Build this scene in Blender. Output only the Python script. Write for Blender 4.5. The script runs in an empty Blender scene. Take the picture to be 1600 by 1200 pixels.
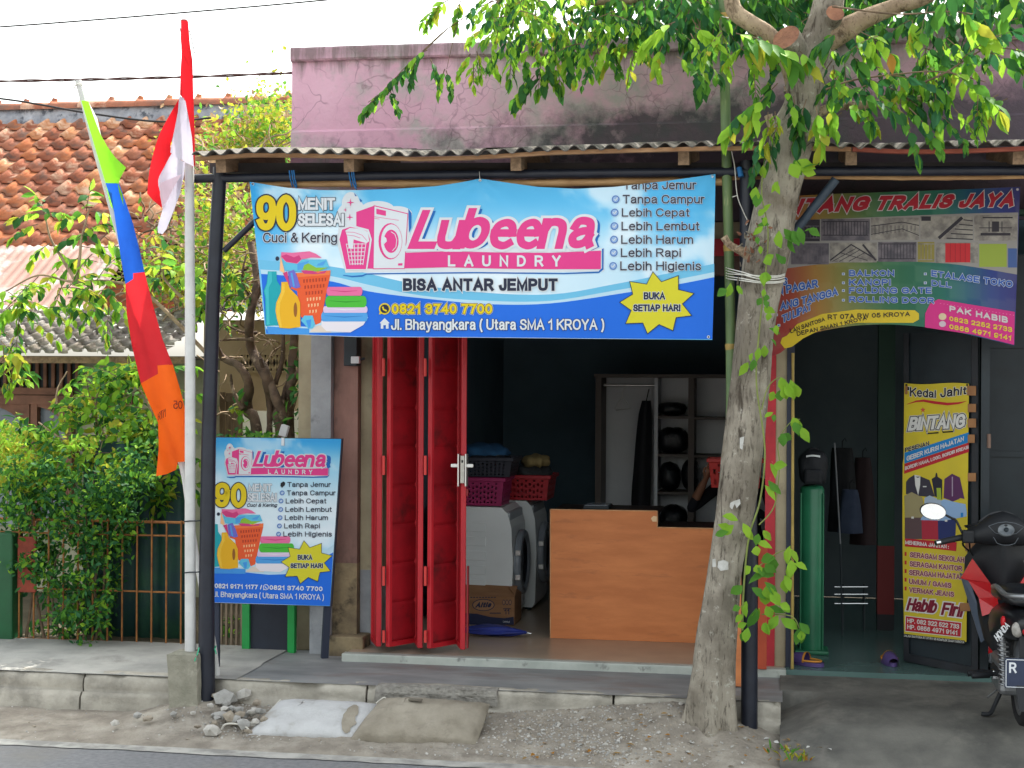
import bpy, bmesh, math, random
from mathutils import Vector, Matrix, geometry

# ------------------------------------------------------------------ camera, sky, sun, exposure
scene = bpy.context.scene
COL = scene.collection
CAM_F = 2400.0                      # focal length in pixels of the 1600 x 1200 photograph
YAW = math.atan(0.175)
ROLL = 0.0056
CAM_H = 2.05
cam_data = bpy.data.cameras.new('camera')
cam_data.sensor_width = 36.0
cam_data.lens = 36.0 * CAM_F / 1600.0
cam_data.clip_end = 2000.0
cam = bpy.data.objects.new('camera', cam_data)
COL.objects.link(cam)
cam.matrix_world = (Matrix.Translation((0, 0, CAM_H)) @ Matrix.Rotation(YAW, 4, 'Z')
                    @ Matrix.Rotation(math.pi / 2, 4, 'X') @ Matrix.Rotation(ROLL, 4, 'Z'))
scene.camera = cam

SUN_EL = math.radians(51)
SUN_AZ = math.radians(25)           # from +Y (behind the shops) towards +X
world = bpy.data.worlds.new('World')
scene.world = world
world.use_nodes = True
wn, wl = world.node_tree.nodes, world.node_tree.links
wn.clear()
sky = wn.new('ShaderNodeTexSky')
sky.sky_type = 'NISHITA'
sky.sun_disc = False
sky.sun_elevation = SUN_EL
sky.sun_rotation = SUN_AZ
sky.air_density = 1.2
sky.dust_density = 4.0
sky.ozone_density = 1.0
hs = wn.new('ShaderNodeHueSaturation')
hs.inputs['Saturation'].default_value = 0.26
bg = wn.new('ShaderNodeBackground')
bg.inputs['Strength'].default_value = 0.15
wo = wn.new('ShaderNodeOutputWorld')
wl.new(sky.outputs[0], hs.inputs['Color'])
tint = wn.new('ShaderNodeMix')            # humid tropical haze: the sky's blue is greyed a little
tint.data_type = 'RGBA'
tint.blend_type = 'MULTIPLY'
tint.inputs['Factor'].default_value = 1.0
tint.inputs['B'].default_value = (0.985, 1.0, 0.955, 1)
wl.new(hs.outputs[0], tint.inputs['A'])
wl.new(tint.outputs['Result'], bg.inputs['Color'])
wl.new(bg.outputs[0], wo.inputs['Surface'])

sun_data = bpy.data.lights.new('sun', 'SUN')
sun_data.energy = 2.6
sun_data.angle = math.radians(0.53)
sun_data.color = (1.0, 0.95, 0.86)
sun = bpy.data.objects.new('sun', sun_data)
COL.objects.link(sun)
sd = Vector((math.sin(SUN_AZ) * math.cos(SUN_EL), math.cos(SUN_AZ) * math.cos(SUN_EL), math.sin(SUN_EL)))
sun.rotation_euler = sd.to_track_quat('Z', 'Y').to_euler()
sun.location = sd * 40

scene.view_settings.view_transform = 'Standard'
scene.view_settings.look = 'None'
scene.view_settings.exposure = 1.85
scene.view_settings.gamma = 1.0
scene.view_settings.use_curve_mapping = False
scene.cycles.max_bounces = 8
scene.cycles.diffuse_bounces = 5
scene.cycles.transparent_max_bounces = 12

R = random.Random(7)
rad = math.radians
SY, CY = math.sin(YAW), math.cos(YAW)

# ------------------------------------------------------------------ surveying helpers (photo pixel -> place)
def ray(px, py):
    u = (px - 800) / CAM_F
    v = (600 - py) / CAM_F
    u, v = u - ROLL * v, v + ROLL * u
    return (CY * u - SY, SY * u + CY, v)

def at(px, py, Y):
    """the point of the vertical plane at depth Y that the photograph shows at px, py"""
    d = ray(px, py)
    t = Y / d[1]
    return Vector((d[0] * t, Y, CAM_H + d[2] * t))

def onz(px, py, z):
    d = ray(px, py)
    t = (z - CAM_H) / d[2]
    return Vector((d[0] * t, d[1] * t, z))

def ppm(px, Y):
    """photo pixels per metre at depth Y"""
    u = (px - 800) / CAM_F
    return CAM_F * (SY * u + CY) / Y

def lerp(a, b, t):
    return a + (b - a) * t

def interp(pts, x):
    if x <= pts[0][0]:
        return pts[0][1]
    for (x0, y0), (x1, y1) in zip(pts, pts[1:]):
        if x <= x1:
            return y0 + (y1 - y0) * (x - x0) / (x1 - x0)
    return pts[-1][1]

def smooth_path(pts, n=6):
    """Catmull-Rom through points (tuples of any length)"""
    out = []
    P = [tuple(p) for p in pts]
    P = [P[0]] + P + [P[-1]]
    for i in range(1, len(P) - 2):
        a, b, c, d = P[i - 1], P[i], P[i + 1], P[i + 2]
        for k in range(n):
            t = k / n
            out.append(tuple(0.5 * (2 * b[j] + (c[j] - a[j]) * t + (2 * a[j] - 5 * b[j] + 4 * c[j] - d[j]) * t * t
                                    + (3 * b[j] - a[j] - 3 * c[j] + d[j]) * t ** 3) for j in range(len(b))))
    out.append(P[-2])
    return out

# ------------------------------------------------------------------ materials
MATS = {}
def S(r, g, b):
    """sRGB 0-255 to linear"""
    def f(c):
        c /= 255.0
        return c / 12.92 if c <= 0.04045 else ((c + 0.055) / 1.055) ** 2.4
    return (f(r), f(g), f(b), 1.0)

def dim(c, k):
    return (c[0] * k, c[1] * k, c[2] * k, 1.0)

def mat(name, c1, c2=None, rough=0.7, scale=6.0, detail=6.0, bump=0.0, bscale=None, metal=0.0,
        stretch=(1, 1, 1), trans=0.0, spec=0.4, lo=0.35, hi=0.65, spots=None, sscale=3.0, slo=0.55, shi=0.65,
        alpha=None, coat=0.0):
    """noise-mixed principled material; spots = a second blotchy colour; trans = share of light let through"""
    if name in MATS:
        return MATS[name]
    m = bpy.data.materials.new(name)
    m.use_nodes = True
    nt = m.node_tree
    N, L = nt.nodes, nt.links
    bs = N['Principled BSDF']
    out = N['Material Output']
    bs.inputs['Roughness'].default_value = rough
    bs.inputs['Metallic'].default_value = metal
    bs.inputs['Specular IOR Level'].default_value = spec
    bs.inputs['Coat Weight'].default_value = coat
    c1 = tuple(c1) if len(c1) == 4 else tuple(c1) + (1.0,)
    col = None
    tc = N.new('ShaderNodeTexCoord')
    mp = N.new('ShaderNodeMapping')
    mp.inputs['Scale'].default_value = stretch
    L.new(tc.outputs['Object'], mp.inputs['Vector'])
    def noise(sc, de=detail, ro=0.6):
        n = N.new('ShaderNodeTexNoise')
        n.inputs['Scale'].default_value = sc
        n.inputs['Detail'].default_value = de
        n.inputs['Roughness'].default_value = ro
        L.new(mp.outputs[0], n.inputs['Vector'])
        return n
    def ramp(src, lo_, hi_):
        r = N.new('ShaderNodeMapRange')
        r.inputs['From Min'].default_value = lo_
        r.inputs['From Max'].default_value = hi_
        L.new(src, r.inputs['Value'])
        return r.outputs[0]
    if c2 is not None:
        mx = N.new('ShaderNodeMix')
        mx.data_type = 'RGBA'
        L.new(ramp(noise(scale).outputs['Fac'], lo, hi), mx.inputs['Factor'])
        mx.inputs['A'].default_value = c1
        mx.inputs['B'].default_value = tuple(c2)
        col = mx.outputs['Result']
    if spots is not None:
        mx = N.new('ShaderNodeMix')
        mx.data_type = 'RGBA'
        L.new(ramp(noise(sscale, 8, 0.65).outputs['Fac'], slo, shi), mx.inputs['Factor'])
        if col is None:
            mx.inputs['A'].default_value = c1
        else:
            L.new(col, mx.inputs['A'])
        mx.inputs['B'].default_value = tuple(spots)
        col = mx.outputs['Result']
    if col is None:
        bs.inputs['Base Color'].default_value = c1
    else:
        L.new(col, bs.inputs['Base Color'])
    if bump:
        b = N.new('ShaderNodeBump')
        b.inputs['Strength'].default_value = min(1.0, bump)
        b.inputs['Distance'].default_value = 0.02
        L.new(noise(bscale or scale * 3, 8, 0.65).outputs['Fac'], b.inputs['Height'])
        L.new(b.outputs[0], bs.inputs['Normal'])
    if trans:
        t = N.new('ShaderNodeBsdfTranslucent')
        if col is None:
            t.inputs['Color'].default_value = c1
        else:
            L.new(col, t.inputs['Color'])
        ms = N.new('ShaderNodeMixShader')
        ms.inputs['Fac'].default_value = trans
        L.new(bs.outputs[0], ms.inputs[1])
        L.new(t.outputs[0], ms.inputs[2])
        L.new(ms.outputs[0], out.inputs['Surface'])
    MATS[name] = m
    return m

def bark_mat(name, pale, mid, dark, zs=.22, sc=9.0, fleck=.6):
    """fissured bark: long dark cracks, ridges between them, pale lichen flecks"""
    m = mat(name, mid, pale, rough=.95, scale=4, lo=.4, hi=.6, spec=.15)
    nt = m.node_tree
    N, L = nt.nodes, nt.links
    bs = N['Principled BSDF']
    src = bs.inputs['Base Color'].links[0].from_socket
    tc = N.new('ShaderNodeTexCoord')
    mp = N.new('ShaderNodeMapping')
    mp.inputs['Scale'].default_value = (1, 1, zs)
    L.new(tc.outputs['Object'], mp.inputs['Vector'])
    def noise(s_, vec, d=9, dist=0.0):
        n = N.new('ShaderNodeTexNoise')
        n.inputs['Scale'].default_value = s_
        n.inputs['Detail'].default_value = d
        n.inputs['Roughness'].default_value = .7
        n.inputs['Distortion'].default_value = dist
        L.new(vec, n.inputs['Vector'])
        return n.outputs['Fac']
    def rng(s_, a, b, c=0.0, d=1.0):
        r = N.new('ShaderNodeMapRange')
        for k, v in zip(('From Min', 'From Max', 'To Min', 'To Max'), (a, b, c, d)):
            r.inputs[k].default_value = v
        L.new(s_, r.inputs['Value'])
        return r.outputs[0]
    def mix(f, a, b):
        n = N.new('ShaderNodeMix')
        n.data_type = 'RGBA'
        L.new(f, n.inputs['Factor'])
        L.new(a, n.inputs['A'])
        n.inputs['B'].default_value = b
        return n.outputs['Result']
    f1 = noise(sc * 2.2, mp.outputs[0], 9, .6)
    f2 = noise(sc * 7, mp.outputs[0], 6, .4)
    c = mix(rng(f1, .47, .36, 0, .9), src, dark)
    c = mix(rng(f2, .44, .34, 0, .7), c, dark)
    c = mix(rng(noise(sc * 1.6, tc.outputs['Object']), .60, .66, 0, fleck), c, S(206, 202, 190))
    c = mix(rng(noise(2.2, tc.outputs['Object'], 5), .58, .70, 0, .45), c, S(112, 96, 74))
    L.new(c, bs.inputs['Base Color'])
    b = N.new('ShaderNodeBump')
    b.inputs['Strength'].default_value = 1.0
    b.inputs['Distance'].default_value = .03
    L.new(f1, b.inputs['Height'])
    L.new(b.outputs[0], bs.inputs['Normal'])
    return m

# ------------------------------------------------------------------ mesh builder
class MB:
    def __init__(self):
        self.v, self.f, self.m, self.mats, self.sm = [], [], [], [], []
    def mi(self, m):
        if m not in self.mats:
            self.mats.append(m)
        return self.mats.index(m)
    def add(self, verts, faces, m, smooth=False):
        o = len(self.v)
        self.v.extend([tuple(p) for p in verts])
        k = self.mi(m)
        for f in faces:
            self.f.append([i + o for i in f])
            self.m.append(k)
            self.sm.append(smooth)
    def box(self, x0, x1, y0, y1, z0, z1, m, M=None):
        vs = [Vector(p) for p in ((x0, y0, z0), (x1, y0, z0), (x1, y1, z0), (x0, y1, z0),
                                  (x0, y0, z1), (x1, y0, z1), (x1, y1, z1), (x0, y1, z1))]
        if M is not None:
            vs = [M @ p for p in vs]
        self.add(vs, [(0, 3, 2, 1), (4, 5, 6, 7), (0, 1, 5, 4), (1, 2, 6, 5), (2, 3, 7, 6), (3, 0, 4, 7)], m)
    def bbox(self, x0, x1, y0, y1, z0, z1, m, bev=0.01, seg=2, M=None):
        """bevelled box"""
        bm = bmesh.new()
        bmesh.ops.create_cube(bm, size=1.0)
        for v in bm.verts:
            v.co = Vector((lerp(x0, x1, v.co.x + .5), lerp(y0, y1, v.co.y + .5), lerp(z0, z1, v.co.z + .5)))
        bmesh.ops.bevel(bm, geom=bm.edges[:], offset=bev, segments=seg, profile=0.5, affect='EDGES')
        self.bm(bm, m, M)
    def bm(self, bm, m, M=None, smooth=False):
        bm.verts.index_update()
        vs = [(M @ v.co if M is not None else v.co) for v in bm.verts]
        self.add(vs, [[v.index for v in f.verts] for f in bm.faces], m, smooth)
        bm.free()
    def tube(self, pts, radii, m, seg=8, caps=True, smooth=True, flat=None):
        pts = [Vector(p) for p in pts]
        if not isinstance(radii, (list, tuple)):
            radii = [radii] * len(pts)
        rings, prev = [], None
        for i, p in enumerate(pts):
            d = (pts[min(i + 1, len(pts) - 1)] - pts[max(i - 1, 0)])
            d = d.normalized() if d.length > 1e-9 else Vector((0, 0, 1))
            if prev is None:
                a = d.orthogonal().normalized()
            else:
                a = prev - d * prev.dot(d)
                a = a.normalized() if a.length > 1e-6 else d.orthogonal().normalized()
            prev = a
            b = d.cross(a)
            rings.append([p + (a * math.cos(2 * math.pi * k / seg) + b * math.sin(2 * math.pi * k / seg)) * radii[i]
                          for k in range(seg)])
        vs = [q for r in rings for q in r]
        fs = []
        for i in range(len(rings) - 1):
            for k in range(seg):
                k2 = (k + 1) % seg
                fs.append((i * seg + k, i * seg + k2, (i + 1) * seg + k2, (i + 1) * seg + k))
        self.add(vs, fs, m, smooth)
        if caps:
            self.add(rings[0], [list(range(seg))[::-1]], m)
            self.add(rings[-1], [list(range(seg))], m)
    def bar(self, a, b, w, h, m):
        """rectangular bar from a to b, w wide (across, level) and h high"""
        a, b = Vector(a), Vector(b)
        d = (b - a).normalized()
        s = d.cross(Vector((0, 0, 1)))
        s = s.normalized() if s.length > 1e-6 else Vector((1, 0, 0))
        u = s.cross(d).normalized()
        vs = []
        for p in (a, b):
            for (i, j) in ((-1, -1), (1, -1), (1, 1), (-1, 1)):
                vs.append(p + s * (i * w / 2) + u * (j * h / 2))
        self.add(vs, [(0, 1, 2, 3), (7, 6, 5, 4), (0, 4, 5, 1), (1, 5, 6, 2), (2, 6, 7, 3), (3, 7, 4, 0)], m)
    def sheet(self, fn, nu, nv, m, smooth=True):
        vs = [fn(i / nu, j / nv) for j in range(nv + 1) for i in range(nu + 1)]
        w = nu + 1
        fs = [(j * w + i, j * w + i + 1, (j + 1) * w + i + 1, (j + 1) * w + i) for j in range(nv) for i in range(nu)]
        self.add(vs, fs, m, smooth)
    def lathe(self, prof, m, seg=20, M=None, smooth=True):
        vs = []
        for (r, z) in prof:
            for k in range(seg):
                a = 2 * math.pi * k / seg
                p = Vector((r * math.cos(a), r * math.sin(a), z))
                vs.append(M @ p if M is not None else p)
        fs = []
        for i in range(len(prof) - 1):
            for k in range(seg):
                k2 = (k + 1) % seg
                fs.append((i * seg + k, i * seg + k2, (i + 1) * seg + k2, (i + 1) * seg + k))
        self.add(vs, fs, m, smooth)
    def ell(self, c, r, m, M=None, seg=16, rings=10, fn=None):
        vs, fs = [], []
        for j in range(rings + 1):
            th = math.pi * j / rings
            for k in range(seg):
                a = 2 * math.pi * k / seg
                n = Vector((math.sin(th) * math.cos(a), math.sin(th) * math.sin(a), math.cos(th)))
                s = fn(n) if fn else 1.0
                p = Vector((n.x * r[0], n.y * r[1], n.z * r[2])) * s
                if M is not None:
                    p = M @ p
                vs.append(Vector(c) + p)
        for j in range(rings):
            for k in range(seg):
                k2 = (k + 1) % seg
                fs.append((j * seg + k, (j + 1) * seg + k, (j + 1) * seg + k2, j * seg + k2))
        self.add(vs, fs, m, True)
    def plate(self, pts, thick, m, axis=None):
        """thick plate from an outline of 3-D points, extruded along axis (a vector)"""
        pts = [Vector(p) for p in pts]
        n = len(pts)
        ax = Vector(axis) if axis is not None else Vector((0, 1, 0))
        tri = geometry.tessellate_polygon([pts])
        top = pts
        bot = [p + ax * thick for p in pts]
        fs = [tuple(t) for t in tri] + [tuple(i + n for i in reversed(t)) for t in tri]
        fs += [(i, (i + 1) % n, (i + 1) % n + n, i + n) for i in range(n)]
        self.add(top + bot, fs, m)
    def build(self, name, parent=None, **props):
        me = bpy.data.meshes.new(name)
        me.from_pydata(self.v, [], self.f)
        for m in self.mats:
            me.materials.append(m)
        me.polygons.foreach_set('material_index', self.m)
        me.polygons.foreach_set('use_smooth', self.sm)
        bm = bmesh.new()
        bm.from_mesh(me)
        bmesh.ops.recalc_face_normals(bm, faces=bm.faces[:]) if props.pop('recalc', True) else None
        bm.to_mesh(me)
        bm.free()
        o = bpy.data.objects.new(name, me)
        COL.objects.link(o)
        if parent is not None:
            o.parent = parent
            o.matrix_parent_inverse = parent.matrix_world.inverted()
        for k, v in props.items():
            o[k] = v
        return o

def thing(name, label, cat, loc=(0, 0, 0), group=None, rotz=0.0):
    o = bpy.data.objects.new(name, None)
    COL.objects.link(o)
    o.location = loc
    o.rotation_euler = (0, 0, rotz)
    o.empty_display_size = 0.1
    o['label'] = label
    o['category'] = cat
    if group:
        o['group'] = group
    o.matrix_world = Matrix.Translation(loc) @ Matrix.Rotation(rotz, 4, 'Z')
    return o

def copy_tree(o, parent=None):
    c = o.copy()
    COL.objects.link(c)
    if parent is not None:
        c.parent = parent
        c.matrix_parent_inverse = o.matrix_parent_inverse.copy()
    for ch in list(o.children):
        copy_tree(ch, c)
    return c

# ------------------------------------------------------------------ printing on signs
# plain sans letterforms as pen strokes: width, then strokes; '~' = curved, '~o' = curved and closed; y: 0 baseline, 1 cap height
BOWL = '~o.5,.73 .87,.62 1,.365 .87,.11 .5,0 .13,.11 0,.365 .13,.62'
GLYPHS = {
 '0': (.54, '~o.5,1 .9,.82 1,.5 .9,.18 .5,0 .1,.18 0,.5 .1,.82'), '1': (.34, '0,.74 .5,.84 .8,1 .8,0'),
 '2': (.54, '~0,.72 .12,.92 .5,1 .88,.92 1,.73 .85,.5 .45,.25 0,.02|0,0 1,0'),
 '3': (.54, '~0,.78 .15,.95 .5,1 .85,.93 .95,.76 .8,.58 .42,.53|~.42,.53 .85,.47 1,.27 .85,.07 .5,0 .15,.05 0,.22'),
 '4': (.58, '.76,0 .76,1 0,.28 1,.28'), '5': (.54, '.9,1 .18,1 .07,.52|~.07,.52 .3,.62 .6,.63 .9,.52 1,.32 .88,.1 .5,0 .15,.05 0,.22'),
 '6': (.54, '~.95,.82 .8,.95 .5,1 .2,.9 .03,.6 .02,.35 .12,.1 .5,0 .88,.1 1,.32 .88,.55 .5,.63 .15,.52 .02,.35'),
 '7': (.54, '0,1 1,1 .6,.55 .35,0'),
 '8': (.54, '~o.5,1 .86,.92 .95,.76 .8,.58 .5,.53 .2,.58 .05,.76 .14,.92|~o.5,.53 .88,.45 1,.27 .88,.07 .5,0 .12,.07 0,.27 .12,.45'),
 '9': (.54, '~.05,.18 .2,.05 .5,0 .8,.1 .97,.4 .98,.65 .88,.9 .5,1 .12,.9 0,.68 .12,.45 .5,.37 .85,.48 .98,.65'),
 'A': (.70, '0,0 .5,1 1,0|.2,.33 .8,.33'), 'B': (.60, '0,0 0,1|~0,1 .55,1 .85,.94 .93,.76 .8,.58 .5,.53 0,.53|~0,.53 .55,.53 .9,.46 1,.27 .9,.07 .55,0 0,0'),
 'C': (.68, '~1,.75 .85,.93 .52,1 .15,.88 0,.5 .15,.12 .52,0 .85,.07 1,.27'), 'D': (.66, '0,0 0,1|~0,1 .5,1 .85,.85 1,.5 .85,.15 .5,0 0,0'),
 'E': (.56, '1,1 0,1 0,0 1,0|0,.53 .9,.53'), 'F': (.54, '1,1 0,1 0,0|0,.52 .85,.52'),
 'G': (.72, '~.97,.77 .82,.94 .52,1 .15,.88 0,.5 .15,.12 .52,0 .82,.06 1,.2|1,.16 1,.48 .56,.48'), 'H': (.64, '0,0 0,1|1,0 1,1|0,.53 1,.53'),
 'I': (.02, '.5,0 .5,1'), 'J': (.46, '~1,1 1,.65 1,.28 .85,.05 .5,0 .15,.07 0,.3'), 'K': (.64, '0,0 0,1|1,1 0,.40|.34,.60 1,0'), 'L': (.52, '0,1 0,0 1,0'),
 'M': (.76, '0,0 0,1 .5,.08 1,1 1,0'), 'N': (.64, '0,0 0,1 1,0 1,1'), 'O': (.74, '~o.5,1 .87,.86 1,.5 .87,.14 .5,0 .13,.14 0,.5 .13,.86'),
 'P': (.60, '0,0 0,1|~0,1 .55,1 .9,.92 1,.73 .9,.54 .55,.46 0,.46'), 'R': (.64, '0,0 0,1|~0,1 .55,1 .85,.93 .95,.74 .85,.56 .55,.48 0,.48|.55,.46 1,0'),
 'S': (.60, '~.95,.77 .8,.95 .5,1 .18,.93 .07,.75 .2,.6 .5,.53 .82,.44 1,.26 .85,.06 .5,0 .15,.06 0,.25'), 'T': (.60, '0,1 1,1|.5,1 .5,0'),
 'U': (.64, '~0,1 0,.65 0,.35 .12,.09 .5,0 .88,.09 1,.35 1,.65 1,1'), 'V': (.66, '0,1 .5,0 1,1'), 'W': (.94, '0,1 .25,0 .5,.95 .75,0 1,1'),
 'X': (.64, '0,0 1,1|0,1 1,0'), 'Y': (.64, '0,1 .5,.45 1,1|.5,.45 .5,0'), 'Z': (.58, '0,1 1,1 0,0 1,0'),
 'a': (.48, '~.05,.55 .2,.7 .5,.73 .82,.67 .92,.5 .92,.25 .92,.1 1,0|~.92,.43 .45,.4 .1,.3 .02,.17 .15,.03 .42,0 .72,.07 .92,.25'),
 'b': (.50, '0,0 0,1|' + BOWL), 'c': (.46, '~1,.52 .82,.69 .5,.73 .13,.62 0,.365 .13,.11 .5,0 .82,.05 1,.22'), 'd': (.50, '1,0 1,1|' + BOWL),
 'e': (.50, '0,.40 1,.40|~1,.40 .93,.60 .75,.71 .5,.73 .15,.63 0,.365 .14,.1 .48,0 .72,.01 .9,.07'), 'f': (.26, '~1,1 .65,.98 .45,.85 .45,.6 .45,0|0,.68 .95,.68'),
 'g': (.50, BOWL + '|~1,.73 1,.3 1,-.05 .85,-.24 .5,-.28 .15,-.24 .03,-.12'), 'h': (.46, '0,0 0,1|~0,.42 .2,.68 .55,.73 .88,.65 1,.45 1,.2 1,0'),
 'i': (.02, '.5,0 .5,.70|.5,.93 .5,.97'), 'j': (.12, '~1,.7 1,.2 1,-.12 .7,-.27 .2,-.27|1,.93 1,.97'), 'k': (.46, '0,0 0,1|.95,.72 0,.28|.35,.44 1,0'), 'l': (.02, '.5,0 .5,1'),
 'm': (.80, '0,0 0,.72|~0,.45 .1,.68 .27,.73 .44,.66 .5,.45 .5,.2 .5,0|~.5,.45 .6,.68 .78,.73 .95,.65 1,.45 1,.2 1,0'),
 'n': (.46, '0,0 0,.72|~0,.45 .2,.68 .55,.73 .88,.65 1,.45 1,.2 1,0'), 'o': (.50, BOWL), 'p': (.50, '0,-.28 0,.72|' + BOWL), 'q': (.50, '1,-.28 1,.72|' + BOWL),
 'r': (.26, '0,0 0,.72|~0,.42 .25,.66 .6,.73 1,.70'), 's': (.44, '~.95,.56 .78,.7 .48,.73 .15,.66 .1,.5 .3,.41 .7,.34 .98,.22 .88,.05 .5,0 .15,.04 0,.19'),
 't': (.26, '~.42,.95 .42,.6 .42,.15 .6,.0 1,.02|0,.70 .95,.70'), 'u': (.46, '~0,.72 0,.45 0,.25 .12,.06 .45,0 .8,.06 1,.3|1,.72 1,0'), 'v': (.48, '0,.72 .5,0 1,.72'),
 'w': (.72, '0,.72 .25,0 .5,.68 .75,0 1,.72'), 'x': (.46, '0,0 1,.72|0,.72 1,0'), 'y': (.48, '0,.72 .5,.02|~1,.72 .55,.05 .35,-.24 .05,-.27'), 'z': (.44, '0,.72 1,.72 0,0 1,0'),
 '(': (.16, '~1,1.05 .3,.8 0,.4 .3,.02 1,-.24'), ')': (.16, '~0,1.05 .7,.8 1,.4 .7,.02 0,-.24'), '/': (.26, '0,0 1,1'), ':': (.02, '.5,0 .5,.04|.5,.6 .5,.64'), '.': (.02, '.5,0 .5,.03'),
 ',': (.05, '1,.04 0,-.14'), '"': (.18, '0,.75 0,1|1,.75 1,1'),
 '&': (.64, '~1,0 .55,.45 .3,.75 .35,.95 .52,1 .68,.92 .65,.75 .3,.52 .05,.28 .15,.06 .4,0 .7,.1 .95,.45'), ' ': (.20, ''), '-': (.3, '0,.4 1,.4')}
def text_strokes(s, t, space=1.0):
    """pen strokes of a line of text in cap heights, pen width t: [(points, closed)], total width"""
    out, x = [], 0.0
    gap = .10 * space + (.25 * (space - 1) if space > 1 else 0)
    for i, ch in enumerate(s):
        w, code = GLYPHS.get(ch, (.4, ''))
        for st in (code.split('|') if code else ()):
            closed, curved = st.startswith('~o'), st.startswith('~')
            st = st.lstrip('~').lstrip('o') if curved else st
            pts = [tuple(float(q) for q in p.split(',')) for p in st.split()]
            if closed:
                n = len(pts)
                ex = [pts[-1]] + pts + [pts[0], pts[1]]
                sm_ = []
                for k in range(1, n + 1):
                    a_, b_, c_, d_ = ex[k - 1], ex[k], ex[k + 1], ex[k + 2]
                    for j in range(4):
                        u = j / 4
                        sm_.append(tuple(.5 * (2 * b_[q] + (c_[q] - a_[q]) * u + (2 * a_[q] - 5 * b_[q] + 4 * c_[q] - d_[q]) * u * u + (3 * b_[q] - a_[q] - 3 * c_[q] + d_[q]) * u ** 3) for q in (0, 1)))
                pts = sm_
            elif curved:
                pts = smooth_path(pts, 4)
            out.append(([(x + t / 2 + p[0] * w, t / 2 + p[1] * (1 - t)) for p in pts], closed))
        x += w + t + (gap if ch != ' ' else 0)
    return out, x - gap

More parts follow.
